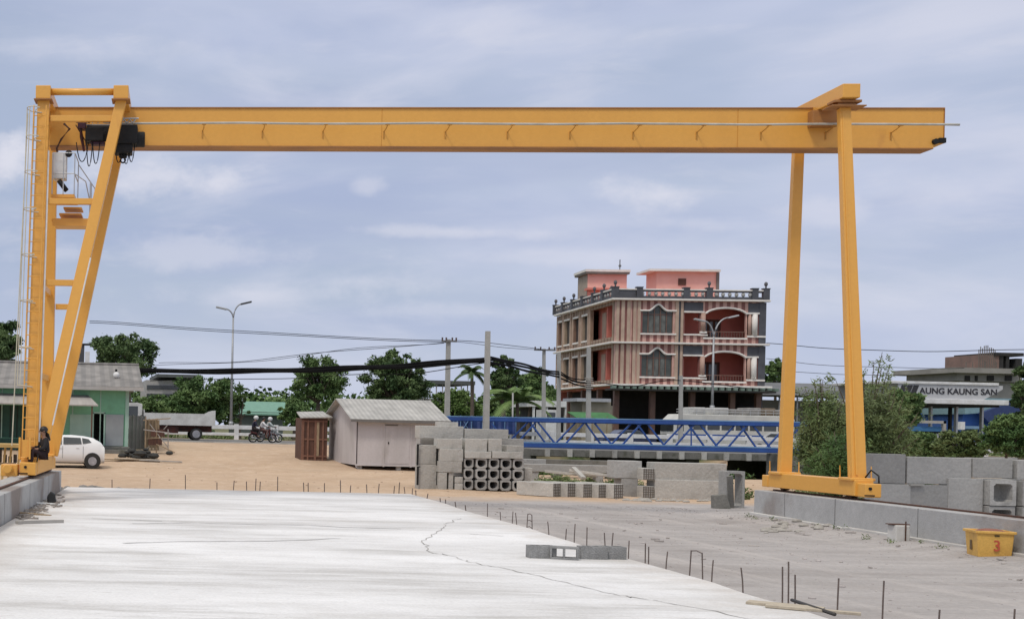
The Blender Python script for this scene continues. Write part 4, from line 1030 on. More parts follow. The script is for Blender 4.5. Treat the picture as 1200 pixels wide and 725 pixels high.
# work table with frames at the left edge
wt = thing('work_trestle', P(5,562,41), 'yellowish timber trestle table at the left edge beyond the rail beam', 'trestle table')
WY = pm('yellow_timber', (.55,.38,.15), (.42,.28,.10), scale=3, rough=.8)
mb = MB(); a = P(-60,526,41); b = P(23,520,41); mb.box(a.x,b.x,40.6,42,b.z-.12,b.z); mb.build('top', WY, wt, bevel=.01)
for u in (-40,-12,2,9,19):
    mb = MB(); p = P(u,560,41); mb.beam((p.x,41,-.05),(p.x+.1,41,b.z-.12),.07,.07); mb.build('leg', WY, wt)
mb = MB(); z_ = P(0,543,41).z; mb.box(a.x,b.x-.1,40.95,41.05,z_-.04,z_+.04); mb.beam((P(2,540,41).x,40.9,z_),(P(14,562,41).x,40.9,0),.05,.05); mb.build('stretcher', WOODL, wt)
mb = MB()
for k in range(8):
    u = -24+k*6; p = P(u,540,41.3); mb.box(p.x-.06,p.x+.05,41.1,41.5,z_+.04,z_+.04+random.uniform(.2,.45))
tag(mb.build('stored_goods', pm('dark_goods', (.05,.045,.04),(.12,.10,.08),scale=6,rough=.8)), 'row of dark goods stored on the lower bar of the trestle table', 'goods')

# ------------------------------------------------------------------ vehicles
def wheel(parent, x, y, r, w, side):
    mb = MB(); mb.torus((x,y,r), r-.07*r/.3, .07*r/.3*1.05, n=24, m=8); mb.tube((x,y-w/2,r),(x,y+w/2,r), r*.9, n=24)
    wh = mb.build('wheel', TYRE, parent, smooth=False)
    mb = MB(); yy = y+side*(w/2+.012); mb.tube((x,yy-side*.02,r),(x,yy,r), r*.62, n=20)
    for k in range(5):
        a = 2*math.pi*k/5; mb.box(-.03,.03,-.006,.006,.02,r*.58, Matrix.Translation((x,yy+side*.008,r))@Matrix.Rotation(a,4,'Y'))
    mb.build('rim', RIM, wh)
def hatchback():
    t = thing('parked_car', (0,0,0), 'white hatchback car parked behind the left legs of the crane', 'car')
    WC_ = pm('white_car_paint', (.78,.78,.77), (.74,.74,.73), scale=1, rough=.18, coat=.6)
    L_, W, H = 3.75, 1.64, 1.42
    # stations along the length from the nose (-x) to the tail: x, half width bottom, half width belt, belt z, roof half width, roof z
    S = [(-1.87,.60,.62,.62,.58,.66),(-1.78,.74,.74,.78,.70,.82),(-1.45,.80,.80,.90,.76,.95),(-1.0,.82,.82,.96,.74,1.03),(-.55,.82,.82,.97,.64,1.28),(-.15,.82,.82,.97,.60,1.40),(.4,.82,.82,.98,.60,1.42),(.95,.82,.82,1.00,.59,1.38),(1.35,.81,.81,1.02,.58,1.31),(1.70,.79,.80,1.0,.62,1.12),(1.86,.74,.75,.82,.66,.90)]
    mb = MB(); vs = []; fs = []
    for (x,wb,w2,zb_,wr,zr3) in S:
        prof = [(-wb*.86,.22),(-wb,.34),(-w2,.6 if zb_ > .7 else .45),(-w2*.985,zb_),(-wr,zr3-.035),(-wr*.72,zr3),(wr*.72,zr3),(wr,zr3-.035),(w2*.985,zb_),(w2,.6 if zb_ > .7 else .45),(wb,.34),(wb*.86,.22)]
        vs += [(x,p[0],p[1]) for p in prof]
    m = 12
    for i in range(len(S)-1):
        for k in range(m): fs.append((i*m+k, (i+1)*m+k, (i+1)*m+(k+1)%m, i*m+(k+1)%m))
    fs.append(tuple(range(m-1,-1,-1))); fs.append(tuple((len(S)-1)*m+k for k in range(m)))
    fs = [f[::-1] for f in fs]
    mb.add(vs, fs); body = mb.build('body', WC_, t, smooth=True)
    # glass panels a hair proud of the cabin sides
    mb = MB()
    def side_quad(pts, sgn):
        # interpolate the side surface between belt and roof at x
        out = []
        for (x,k) in pts:
            for a, b in zip(S, S[1:]):
                if a[0] <= x <= b[0]:
                    f = (x-a[0])/(b[0]-a[0]); g = [a[i]+(b[i]-a[i])*f for i in range(6)]; break
            wy = g[2]*.985+(g[4]-g[2]*.985)*k; z = g[3]+(g[5]-.035-g[3])*k; out.append((x, sgn*(wy+.035), z))
        return out
    for sgn in (-1,1):
        for quad in ([(-.62,.1),(-.02,.1),(-.02,.88),(-.32,.86)],[(.05,.1),(.85,.12),(.80,.86),(.05,.88)],[(.90,.14),(1.28,.35),(1.15,.82),(.86,.86)]):
            q = side_quad(quad, sgn); mb.add(q, [(0,1,2,3)] if sgn > 0 else [(3,2,1,0)])
            mb.add([Vector(p)-Vector((0,sgn*.06,0)) for p in q], [(0,1,2,3)])
    mb.build('side_windows', GLASS, t)
    mb = MB(); mb.add([(-1.0,-.66,1.045),(-1.0,.66,1.045),(-.42,.56,1.335),(-.42,-.56,1.335)], [(0,1,2,3)]); mb.build('windscreen', GLASS, t)
    mb = MB(); mb.add([(1.42,-.52,1.265),(1.42,.52,1.265),(1.72,.56,1.075),(1.72,-.56,1.075)], [(0,3,2,1)]); mb.build('rear_window', GLASS, t)
    for (x, sgn) in ((-1.25,-1),(1.33,-1),(-1.25,1),(1.33,1)):
        wheel(t, x, sgn*.74, .30, .2, sgn)
        mb = MB(); mb.tube((x,sgn*.60,.31),(x,sgn*.828,.31), .36, n=24); mb.build('wheel_arch', DARKI, t)
    for sgn in (-1,1):
        mb = MB(); mb.ball((-1.70,sgn*.62,.70),.15,10,6,sc=(1.1,.7,.55)); mb.build('headlight', pm('lamp_lens',(.6,.62,.64),(.4,.4,.42),rough=.1), t, smooth=True)
        mb = MB(); mb.ball((1.74,sgn*.66,.84),.13,8,6,sc=(.6,.7,1.2)); mb.build('tail_light', pm('red_lens',(.35,.02,.02),rough=.2), t, smooth=True)
        mb = MB(); mb.ball((-.62,sgn*.92,1.02),.09,8,6,sc=(.6,1.1,.8)); mb.build('mirror', WC_, t, smooth=True)
        mb = MB(); mb.box(-.12,.02,sgn*.832-.006,sgn*.832+.006,.84,.87); mb.box(.6,.74,sgn*.832-.006,sgn*.832+.006,.86,.89); mb.build('door_handle', WC_, t)
        mb = MB()
        for x in (-.66,.02,.92): mb.box(x-.005,x+.005,sgn*.826-.003,sgn*.826+.003,.4,.95)
        mb.build('door_seam', DARKI, t)
    mb = MB(); mb.box(-1.7,1.7,-.7,.7,.18,.26); mb.build('underbody', DARKI, t)
    return t
car = hatchback()
yc = 54.6
p = P(96,546,yc); car.location = (P(122,540,yc-.8).x-1.87, yc, ground(p.x, yc)); car.rotation_euler = (0,0,.04)

def truck():
    t = thing('flatbed_truck', (0,0,0), 'white flatbed truck passing on the road behind the timber rack', 'truck')
    WB = pm('truck_white', (.68,.68,.66), (.52,.51,.49), scale=1.3, rough=.5, fine=.08)
    mb = MB(); mb.prism([(-4.3,.55),(-2.75,.55),(-2.75,2.35),(-3.1,2.45),(-3.9,2.4),(-4.25,1.5)], -.95,.95); cab = mb.build('cab', WB, t, bevel=.06)
    mb = MB(); mb.prism([(-4.12,1.5),(-3.05,1.5),(-3.05,2.2),(-3.82,2.2)], -.965,-.955); mb.prism([(-4.12,1.5),(-3.05,1.5),(-3.05,2.2),(-3.82,2.2)], .955,.965); mb.build('window', GLASS, cab)
    mb = MB(); mb.box(-2.6,2.1,-1.05,1.05,1.05,1.13)
    mb.box(-2.6,2.1,-1.08,-1.03,1.0,1.78); mb.box(-2.6,2.1,1.03,1.08,1.0,1.78); mb.prism([(1.4,1.78),(2.1,1.78),(2.1,2.02),(1.7,1.95)], -1.08,-1.03); mb.box(2.1,2.15,-1.08,1.08,1.0,2.02); mb.box(-2.65,-2.6,-1.08,1.08,1.0,2.0)
    mb.build('bed', WB, t)
    mb = MB(); mb.box(-4.2,2.0,-.4,.4,.55,.99); mb.box(-1.7,-.3,-.85,-.45,.45,.95); mb.build('chassis', pm('red_brown_chassis',(.12,.035,.025),(.05,.03,.025),scale=3,rough=.8), t)
    for x in (-3.4,.9):
        for sgn in (-1,1): wheel(t, x, sgn*.85, .42, .26, sgn)
    return t
tr = truck(); yt = 84.0
tr.location = (P(250,500,yt).x-2.15, yt, 1.012)

def bus():
    t = thing('bus', (0,0,0), 'old pale bus with loaded luggage rack parked before the striped building', 'bus')
    BP = pm('bus_paint', (.60,.60,.56), (.48,.48,.45), scale=.8, rough=.5, fine=.05)
    mb = MB(); mb.prism([(-4.6,.45),(4.6,.45),(4.6,2.5),(4.3,2.75),(-4.2,2.75),(-4.75,2.2),(-4.8,1.2)], -1.15,1.15); mb.build('body', BP, t, bevel=.06)
    mb = MB()
    for k in range(7): x = -3.3+k*1.1; mb.box(x,x+.95,-1.162,-1.152,1.55,2.3)
    mb.build('window', GLASS, t)
    mb = MB(); mb.prism([(-4.62,1.4),(-4.05,1.4),(-4.05,2.25),(-4.5,2.25)], -1.163,-1.153); mb.box(-4.83,-4.74,-1.0,1.0,1.4,2.1); mb.build('windscreen', GLASS, t)
    mb = MB(); mb.box(-4.7,4.58,-1.165,-1.152,.95,1.2); mb.build('stripe', BLUE, t)
    mb = MB()
    for z in (2.95,3.15): 
        for y in (-1.0,1.0): mb.tube((-3.6,y,z),(4.2,y,z),.025,n=5)
    for k in range(14): x = -3.6+k*.6; mb.tube((x,-1.0,2.74),(x,-1.0,3.15),.02,n=5)
    rk = mb.build('roof_rack', GALV, t)
    random.seed(5)
    for x in (-3.2,-1.6,-.2,1.1,2.4,3.5):
        mb = MB(); w = random.uniform(.6,1.2); h = random.uniform(.3,.62); mb.box(x,x+w,-.9,.8,2.76,2.76+h); mb.build('luggage', random.choice([pm('grey_cargo',(.33,.32,.30),(.22,.21,.2),scale=3),pm('cargo_brown',(.22,.17,.12),scale=3),pm('cargo_white',(.55,.55,.53),scale=3)]), rk, bevel=.06)
    for x in (-3.2,2.9):
        for sgn in (-1,1): wheel(t, x, sgn*.98, .45, .28, sgn)
    mb = MB()
    for sgn in (-1,1): mb.ball((-4.78,sgn*.8,.95),.12,8,6)
    mb.build('headlight', pm('lamp_lens',(.6,.6,.6),rough=.1), t)
    return t
bs = bus(); yb = 97.5; bs.location = (P(853,500,yb).x, yb, 1.0)
def sedan(label, col, loc, rz=0, name='parked_car'):
    t = thing(name, (0,0,0), label, 'car'); PM = pm('car_paint_'+name+str(round(col[0],3)), col, rough=.25, coat=.5)
    mb = MB(); mb.prism([(-2.1,.25),(2.1,.25),(2.15,.75),(1.9,.92),(1.35,.95),(.8,1.40),(-.5,1.44),(-1.15,1.0),(-2.0,.85),(-2.15,.55)], -.82,.82); mb.build('body', PM, t, bevel=.10)
    mb = MB(); mb.prism([(1.1,.97),(.72,1.34),(-.42,1.37),(-.95,1.0)], -.835,.835); mb.build('window', GLASS, t, bevel=.01)
    for x in (-1.3,1.3):
        for sgn in (-1,1): wheel(t, x, sgn*.75, .31, .2, sgn)
    t.location = loc; t.rotation_euler = (0,0,rz); return t
sedan('dark navy car parked behind the guard rail left of the bus', (.02,.03,.08), (P(733,500,98).x, 98, 1.0))
sedan('light grey car half hidden behind the crane leg near the bus', (.45,.46,.47), (P(903,500,97).x, 97, 1.0))

# ------------------------------------------------------------------ people
def skinmesh(name, joints, edges, mat, parent, root=0, sub=2, extra=None):
    me = bpy.data.meshes.new(name); names = list(joints)
    me.from_pydata([joints[n][0] for n in names], [(names.index(a), names.index(b)) for a, b in edges], [])
    o = bpy.data.objects.new(name, me); COL.objects.link(o); me.materials.append(mat)
    sk = o.modifiers.new('skin', 'SKIN'); sk.use_smooth_shade = True
    if not me.skin_vertices: 
        bm_ = __import__('bmesh').new(); bm_.from_mesh(me); bm_.verts.layers.skin.verify(); bm_.to_mesh(me); bm_.free()
    for i, n in enumerate(names):
        r = joints[n][1]; sv = me.skin_vertices[0].data[i]; sv.radius = (r, r) if not isinstance(r, tuple) else r; sv.use_root = (i == root)
    sb = o.modifiers.new('sub', 'SUBSURF'); sb.levels = sub; sb.render_levels = sub
    o.parent = parent; ORG[o.name] = ORG.get(parent.name, Vector((0,0,0)))
    return o
def person(label, J, shirt, trousers, hairm=HAIR, helmet=None, parent_loc=(0,0,0), long_hair=False):
    """J: joints pelvis, chest, neck, head, shoulderL/R, elbow, hand, hip, knee, ankle, toe (local coordinates, facing +x)"""
    t = thing('person', (0,0,0), label, 'person')
    j = {}
    rad = dict(pelvis=.115, belly=.11, chest=.125, neck=.05, chin=.065, head=.092, crown=.06)
    for n, r in rad.items(): j[n] = (J[n], r)
    E = [('pelvis','belly'),('belly','chest'),('chest','neck'),('neck','chin'),('chin','head'),('head','crown')]
    for s_ in 'LR':
        for n, r in (('shoulder',.058),('elbow',.042),('wrist',.028),('palm',.034),('hip',.085),('knee',.055),('ankle',.036),('toe',.034)):
            j[n+s_] = (J[n+s_], r)
        E += [('chest','shoulder'+s_),('shoulder'+s_,'elbow'+s_),('elbow'+s_,'wrist'+s_),('wrist'+s_,'palm'+s_),('pelvis','hip'+s_),('hip'+s_,'knee'+s_),('knee'+s_,'ankle'+s_),('ankle'+s_,'toe'+s_)]
        w = Vector(J['wrist'+s_]); p_ = Vector(J['palm'+s_]); d = (p_-w).normalized(); sd = d.cross(Vector((0,0,1)) if abs(d.z) < .9 else Vector((1,0,0))).normalized(); dn = sd.cross(d)
        for k, (o_, l) in enumerate(((-.03,.06),(-.01,.075),(.01,.07),(.03,.055))):
            a = p_+d*.03+sd*o_; b = a+d*l*.6-dn*.012; c_ = b+d*l*.35-dn*.03
            j['f%d%s' % (k,s_)] = (tuple(a), .0095); j['g%d%s' % (k,s_)] = (tuple(b), .0085); j['h%d%s' % (k,s_)] = (tuple(c_), .007)
            E += [('palm'+s_,'f%d%s' % (k,s_)),('f%d%s' % (k,s_),'g%d%s' % (k,s_)),('g%d%s' % (k,s_),'h%d%s' % (k,s_))]
        a = p_-d*.01-sd*.04; b = a+d*.03-sd*.012; j['t'+s_] = (tuple(a), .011); j['u'+s_] = (tuple(b), .009); E += [('palm'+s_,'t'+s_),('t'+s_,'u'+s_)]
    body = skinmesh('body', j, E, SKIN, t)
    # shirt and trousers are looser skins over the same joints
    js = {n: (J[n], rad[n]+.025) for n in ('pelvis','belly','chest')}; js['neck'] = (tuple(Vector(J['chest']).lerp(Vector(J['neck']),.6)), .07); Es = [('pelvis','belly'),('belly','chest'),('chest','neck')]
    for s_ in 'LR':
        js['s'+s_] = (J['shoulder'+s_], .078); js['e'+s_] = (J['elbow'+s_], .06); js['w'+s_] = (tuple(Vector(J['elbow'+s_]).lerp(Vector(J['wrist'+s_]),.85)), .045); Es += [('chest','s'+s_),('s'+s_,'e'+s_),('e'+s_,'w'+s_)]
    skinmesh('shirt', js, Es, shirt, t)
    jt = {'pelvis': (J['pelvis'], .135)}; Et = []
    for s_ in 'LR':
        jt['h'+s_] = (J['hip'+s_], .105); jt['k'+s_] = (J['knee'+s_], .078); jt['a'+s_] = (tuple(Vector(J['knee'+s_]).lerp(Vector(J['ankle'+s_]),.9)), .058); Et += [('pelvis','h'+s_),('h'+s_,'k'+s_),('k'+s_,'a'+s_)]
    skinmesh('trousers', jt, Et, trousers, t)
    for s_ in 'LR':
        a = Vector(J['ankle'+s_]); b = Vector(J['toe'+s_]); mb = MB(); d = (b-a); mb.path([a-d*.2+Vector((0,0,-.03)), a+d*.5+Vector((0,0,-.035)), b+d*.25+Vector((0,0,-.01))], [.045,.05,.035], 8); mb.build('shoe', BLKM, t, smooth=True)
    h = Vector(J['head']); f = (Vector(J['chin'])-Vector(J['neck'])); 
    mb = MB()
    if helmet is not None:
        mb.ball(h+Vector((-.015,0,.04)), .145, 14, 10, sc=(1.1,.92,.95)); mb.build('helmet', helmet, t, smooth=True)
    else:
        mb.ball(h+Vector((-.025,0,.045)), .118, 12, 8, sc=(1,.92,.9))
        if long_hair: mb.path([h+Vector((-.07,0,.05)), h+Vector((-.11,0,-.1)), Vector(J['chest'])+Vector((-.13,0,.05))], [.085,.08,.04], 8)
        mb.build('hair', hairm, t, smooth=True)
    # face: nose, eyes, mouth, ears
    mb = MB(); mb.ball(h+Vector((.105,0,-.005)), .018, 6, 5, sc=(1.1,.8,1.4)); mb.build('nose', SKIN, t, smooth=True); mb = MB()
    for s_ in (-1,1): mb.ball(h+Vector((0,s_*.093,0)), .026, 6, 5, sc=(.6,.35,1.1))
    mb.build('ear', SKIN, t, smooth=True)
    mb = MB()
    for s_ in (-1,1): mb.ball(h+Vector((.088,s_*.034,.022)), .011, 6, 5)
    mb.build('eye', HAIR, t); mb = MB(); mb.ball(h+Vector((.088,0,-.048)), .018, 6, 4, sc=(.5,1.4,.35)); mb.build('mouth', HAIR, t)
    return t
def clothing(n, c): return pm('cloth_'+n, c, tuple(x*.75 for x in c), scale=8, rough=.9)
# worker sitting on the left carriage, dressed in black, facing the camera's left
J = dict(pelvis=(0,0,.12), belly=(-.02,0,.26), chest=(.0,0,.45), neck=(.03,0,.60), chin=(.06,0,.67), head=(.07,0,.75), crown=(.06,0,.83),
 shoulderL=(.0,.17,.52), elbowL=(.10,.22,.28), wristL=(.30,.16,.26), palmL=(.37,.13,.25), shoulderR=(.0,-.17,.52), elbowR=(.12,-.22,.29), wristR=(.31,-.13,.30), palmR=(.38,-.10,.30),
 hipL=(.06,.09,.10), kneeL=(.42,.13,.24), ankleL=(.44,.12,-.17), toeL=(.58,.13,-.20), hipR=(.06,-.09,.10), kneeR=(.40,-.12,.14), ankleR=(.42,-.12,-.28), toeR=(.56,-.13,-.31))
w1 = person('person in black clothes with dark hair sitting on the left crane carriage', J, clothing('black',(.018,.015,.016)), clothing('dark_maroon',(.03,.014,.016)), long_hair=True)
w1.location = K(-3.02, 28.85, 1.22); w1.rotation_euler = (0,0,R(200)); w1.scale = (.84,.84,.84)

def motorbike(label, col, loc, rz):
    t = thing('motorbike', (0,0,0), label, 'motorbike'); PM = pm('bike_paint'+str(round(col[0],3)), col, rough=.3, coat=.4)
    for x, nm in ((-.62,'wheel'),(.62,'wheel')):
        mb = MB(); mb.torus((x,0,.29),.25,.045,n=24,m=8); w_ = mb.build(nm, TYRE, t, smooth=True)
        mb = MB(); mb.torus((x,0,.29),.2,.012,n=20,m=5); mb.tube((x,-.05,.29),(x,.05,.29),.04,n=8)
        for k in range(6): a = math.pi*k/3; mb.tube((x,0,.29),(x+.2*math.cos(a),0,.29+.2*math.sin(a)),.012,n=4)
        mb.build('rim', RIM, w_)
        mb = MB(); mb.path([(x+.31*math.cos(R(a)),0,.29+.31*math.sin(R(a))) for a in range(30,170,20)], .035, 5); mb.build('mudguard', PM, t)
    mb = MB(); mb.box(-.2,.18,-.1,.1,.22,.5); mb.tube((-.05,0,.5),(.05,0,.32),.1,n=10); mb.build('engine', pm('engine_metal',(.12,.12,.12),rough=.4,metal=.6), t, bevel=.03)
    mb = MB(); mb.path([(-.62,0,.3),(-.1,0,.4),(.25,0,.6),(.42,0,.82)], .03, 6); mb.path([(-.62,.06,.3),(-.5,.08,.72)],.02,5); mb.path([(-.62,-.06,.3),(-.5,-.08,.72)],.02,5); mb.build('frame', BLKM, t)
    mb = MB(); mb.path([(.62,.07,.29),(.48,.07,.7),(.40,.07,.95)],.022,6); mb.path([(.62,-.07,.29),(.48,-.07,.7),(.40,-.07,.95)],.022,6); mb.build('fork', RIM, t)
    mb = MB(); mb.path([(.28,.34,1.0),(.36,.2,1.0),(.41,0,.96),(.36,-.2,1.0),(.28,-.34,1.0)],.016,6); hbx = mb.build('handlebar', BLKM, t)
    mb = MB(); mb.prism([(-.02,.58),(.34,.62),(.40,.80),(.22,.86),(0,.74)], -.12,.12); mb.prism([(-.75,.62),(-.35,.5),(-.35,.66),(-.78,.76)], -.1,.1); mb.prism([(.33,.28),(.45,.5),(.50,.9),(.38,.9)], -.17,.17); mb.build('fairing', PM, t, bevel=.04)
    mb = MB(); mb.prism([(-.8,.74),(-.4,.68),(0,.70),(.02,.78),(-.35,.77),(-.78,.82)], -.13,.13); mb.build('seat', BLKM, t, bevel=.03)
    mb = MB(); mb.tube((.46,0,.85),(.54,0,.84),.08,n=12); mb.build('headlight', pm('lamp_lens',(.6,.6,.6)), t)
    mb = MB(); mb.tube((.0,-.14,.25),(-.75,-.15,.32),.035,.045,n=8); mb.build('exhaust', RIM, t)
    t.location = loc; t.rotation_euler = (0,0,rz); return t
def rider(label, shirt, trousers, base, helmet=None, reach=True, dx=0.0, fwd=.0, rz=0):
    J = dict(pelvis=(-.18,0,.86), belly=(-.16,0,1.0), chest=(-.10,0,1.2), neck=(-.05,0,1.36), chin=(-.02,0,1.42), head=(0,0,1.50), crown=(-.01,0,1.58))
    for s_, y in (('L',1),('R',-1)):
        J['shoulder'+s_] = (-.09,y*.18,1.28)
        if reach: J['elbow'+s_] = (.08,y*.30,1.08); J['wrist'+s_] = (.26,y*.31,1.03); J['palm'+s_] = (.30,y*.31,1.02)
        else: J['elbow'+s_] = (-.02,y*.26,1.05); J['wrist'+s_] = (.16,y*.17,1.0); J['palm'+s_] = (.23,y*.14,1.0)
        J['hip'+s_] = (-.14,y*.1,.84); J['knee'+s_] = (.22,y*.20,.76); J['ankle'+s_] = (.08,y*.22,.36); J['toe'+s_] = (.22,y*.23,.31)
    p_ = person(label, J, shirt, trousers, helmet=helmet); c_, s_ = math.cos(rz), math.sin(rz)
    p_.location = (base[0]+dx*c_, base[1]+dx*s_, base[2]); p_.rotation_euler = (0,0,rz); return p_
ym = 78.5; xm = P(307.5,519,ym).x; bz = 1.012
motorbike('dark red motorbike ridden by two people along the near side of the road', (.10,.02,.02), (xm,ym,bz), 0)
rider('person in a white shirt riding in front on the dark red motorbike', clothing('white',(.72,.72,.74)), clothing('brown',(.16,.09,.08)), (xm,ym,bz), dx=.08)
rider('person in a dark jacket with a white helmet, passenger of the dark red motorbike', clothing('navy',(.02,.02,.045)), clothing('dark',(.04,.03,.03)), (xm,ym,bz+.04), helmet=WHITEP, reach=False, dx=-.42)
ym2 = 82.0; xm2 = P(315.5,515,ym2).x
motorbike('pale scooter just behind the dark red motorbike', (.45,.47,.47), (xm2,ym2,bz), .1)
rider('person in a pale grey jacket and white helmet riding the pale scooter', clothing('pale_grey',(.45,.50,.50)), clothing('grey',(.20,.21,.22)), (xm2,ym2,bz), helmet=WHITEP, dx=.05, rz=.1)

# ------------------------------------------------------------------ striped four storey building
def big_building():
    t = thing('striped_building', (0,0,0), 'four storey striped brick building with white arches and a balustraded roof', 'building')
    ST = stripes('pink_brown_tile_stripes', (.58,.36,.30), (.25,.105,.09), .62, .5, 0)
    STS = stripes('beige_brown_tile_stripes', (.36,.27,.19), (.25,.15,.105), .8, .5, 1)
    SAL = pm('salmon_wall', (.62,.22,.17), (.52,.17,.13), scale=.5, rough=.85)
    PINK = pm('pink_roof_house_wall', (.84,.50,.42), (.78,.44,.36), scale=.6, rough=.85)
    WH = pm('white_moulding', (.80,.77,.72), (.68,.65,.6), scale=1.5, rough=.7)
    DG = pm('dark_grey_tile', (.085,.09,.105), (.06,.062,.07), scale=1.5, rough=.6)
    BAL = pm('baluster_grey', (.42,.42,.40), (.34,.34,.32), scale=2, rough=.8)
    BR = pm('brown_tile', (.20,.11,.08), (.14,.08,.06), scale=1.5, rough=.6)
    W, D = 12.75, 16.6
    Z0 = 1.0; ZF = [6.46, 10.20, 14.04]
    def fx(u): return (u-717.5)/180.5*W
    # core rooms: floor slabs and inner walls
    mb = MB()
    for z in ZF: mb.box(.25,W-.05,.3,D,z-.3,z-.02)
    mb.box(0.3,W-.2,D-.3,D,Z0,ZF[2]-.3)
    mb.build('floor', SAL, t)
    mb = MB(); mb.box(W-.25,W,.25,D-.3,Z0,14.02); mb.build('wall', DG, t)
    mb = MB(); mb.box(.3,W-.3,3.0,3.2,ZF[0],ZF[2]-.3); mb.box(3.2,3.35,.3,3.0,ZF[0],ZF[2]-.3); mb.box(.9,1.05,1.0,7.2,ZF[0],ZF[2]-.3); mb.box(5.4,5.5,.3,3.0,ZF[0],ZF[2]-.3); mb.build('wall', SAL, t)
    # ground storey columns and dark interior
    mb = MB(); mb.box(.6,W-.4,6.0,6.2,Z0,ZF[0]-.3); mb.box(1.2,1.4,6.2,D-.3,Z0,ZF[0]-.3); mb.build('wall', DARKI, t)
    for x in (.1, 3.2, 6.6, 10.0, W-.55):
        mb = MB(); mb.box(x,x+.42,.15,.57,Z0,ZF[0]-.3); mb.build('column', BR, t)
    for y in (4.5, 9, 13.2): 
        mb = MB(); mb.box(.1,.5,y,y+.4,Z0,ZF[0]-.3); mb.build('column', BR, t)
    # entrance side wall seen under the left face
    mb = MB(); mb.box(.55,.75,1.0,12.0,Z0,4.6); mb.build('wall', pm('stained_plaster',(.40,.36,.28),(.3,.27,.2),scale=.7,rough=.9), t)
    for fl in (0,1):
        zb_, zt_ = ZF[fl], ZF[fl+1]
        k = zt_-14.04     # vertical offset against the top storey
        sill, head = 11.08+k, 13.05+k
        w0, w1 = fx(750), fx(787)
        def cur(x, w0=w0, w1=w1, head=head):
            f = abs((x-w0)/(w1-w0)-.5)*2
            return head+.55*max(0, math.cos(min(1, f/.62)*math.pi)*.5+.5)
        o0, o1 = fx(801), fx(819); b0, b1 = fx(826.5), fx(874.5); c0, c1 = fx(876), fx(888)
        def arch(x, b0=b0, b1=b1, k=k):
            f = ((x-b0)/(b1-b0)-.5)*2
            return 12.75+k+.75*math.sqrt(max(0, 1-f*f*.86))*1.0-.12
        mb = MB()
        strips(mb, 0, W-.02, zb_+.06, zt_-.12, 0, .26, [(w0,w1,sill,cur),(o0,o1,11.05+k,12.9+k),(b0,b1,10.75+k,arch),(c0,c1,11.0+k,12.85+k)])
        mb.build('wall', ST, t)
        # brown and dark pilasters proud of the stripes
        mb = MB()
        for (u0,u1) in ((718,721.5),(724,728),(731,735),(738.5,742)): mb.box(fx(u0),fx(u1),-.08,-.002,zb_+.1,zt_-.14)
        mb.build('pilaster', pm('beige_pilaster',(.50,.38,.29),(.4,.29,.22),scale=1,rough=.75), t)
        mb = MB()
        for (u0,u1) in ((744,747.5),(789.5,793.5),(796,799)): mb.box(fx(u0),fx(u1),-.09,-.002,zb_+.1,zt_-.14)
        mb.build('pilaster', MC['beige_pilaster'], t)
        mb = MB(); mb.box(fx(890),W+.03,-.06,-.003,zb_+.1,zt_-.14); mb.box(fx(800),fx(823),-.03,-.002,13.0+k,13.85+k); mb.box(fx(877),fx(890),-.03,-.002,13.0+k,13.85+k); mb.box(fx(793.6),fx(795.9),-.03,-.002,zb_+.1,zt_-.14)
        mb.build('dark_tile_panel', DG, t)
        # window and its curved white hood
        mb = MB(); mb.box(w0-.02,w1+.02,.14,.17,sill-.02,head+.6); wd = mb.build('window', pm('greenish_glass',(.05,.06,.055),(.09,.10,.09),scale=1.2,rough=.3), t)
        mb = MB(); n = 5
        for q in range(n+1):
            x = w0+(w1-w0)*q/n; mb.box(x-.035,x+.035,.09,.138,sill,head+.5*(0 < q < n)*.6)
        mb.box(w0,w1,.09,.138,head-.35,head-.29); mb.build('frame', BR, wd)
        mb = MB(); 
        for q in (1.5,2.5,3.5): x = w0+(w1-w0)*q/n; mb.box(x-.16,x+.16,.125,.137,sill+.1,head-.4)
        mb.build('curtain', pm('grey_curtain',(.16,.17,.16),(.08,.085,.08),scale=2,rough=.9), wd)
        def hood(f, xa, xb, n=20, r=.09, ext=.18):
            pts = [(xa-ext,-.06,f(xa))]+[(xa+(xb-xa)*q/n,-.06,f(xa+(xb-xa)*q/n)) for q in range(n+1)]+[(xb+ext,-.06,f(xb))]
            m = MB(); m.path(pts, r, 6); return m.build('arch_moulding', WH, t)
        hood(cur, w0, w1, ext=.25); hood(arch, b0, b1, 24, .10, .1)
        mb = MB(); mb.box(w0-.2,w1+.25,-.16,-.003,sill-.16,sill-.03); mb.build('sill', WH, t)
        mb = MB(); mb.box(o0-.1,fx(824),-.16,-.004,12.92+k,13.06+k); mb.box(fx(874),fx(890),-.16,-.004,12.86+k,13.0+k)
        mb.box(b0-.25,b1+.1,-.14,-.004,10.62+k,10.76+k); mb.box(o0-.1,o1+.1,-.14,-.004,10.92+k,11.05+k); mb.box(fx(876),fx(898),-.14,-.004,10.82+k,10.97+k)
        mb.box(fx(819),fx(827),-.2,-.004,11.12+k,11.28+k); mb.box(fx(817),fx(828),-.22,-.004,10.9+k,11.0+k)
        mb.build('white_ledge', WH, t)
        mb = MB(); mb.tube((fx(823),-.05,11.28+k),(fx(823),-.05,12.9+k),.20,n=12); mb.build('column', pm('pink_column',(.5,.34,.28),(.4,.26,.2)), t, smooth=True)
        mb = MB(); mb.tube((fx(885),.0,11.0+k),(fx(885),.0,12.85+k),.24,n=12); mb.build('column', WH, t, smooth=True)
        mb = MB(); mb.tube((fx(879),.0,11.0+k),(fx(879),.0,12.85+k),.14,n=12); mb.build('column', MC['pink_column'], t, smooth=True)
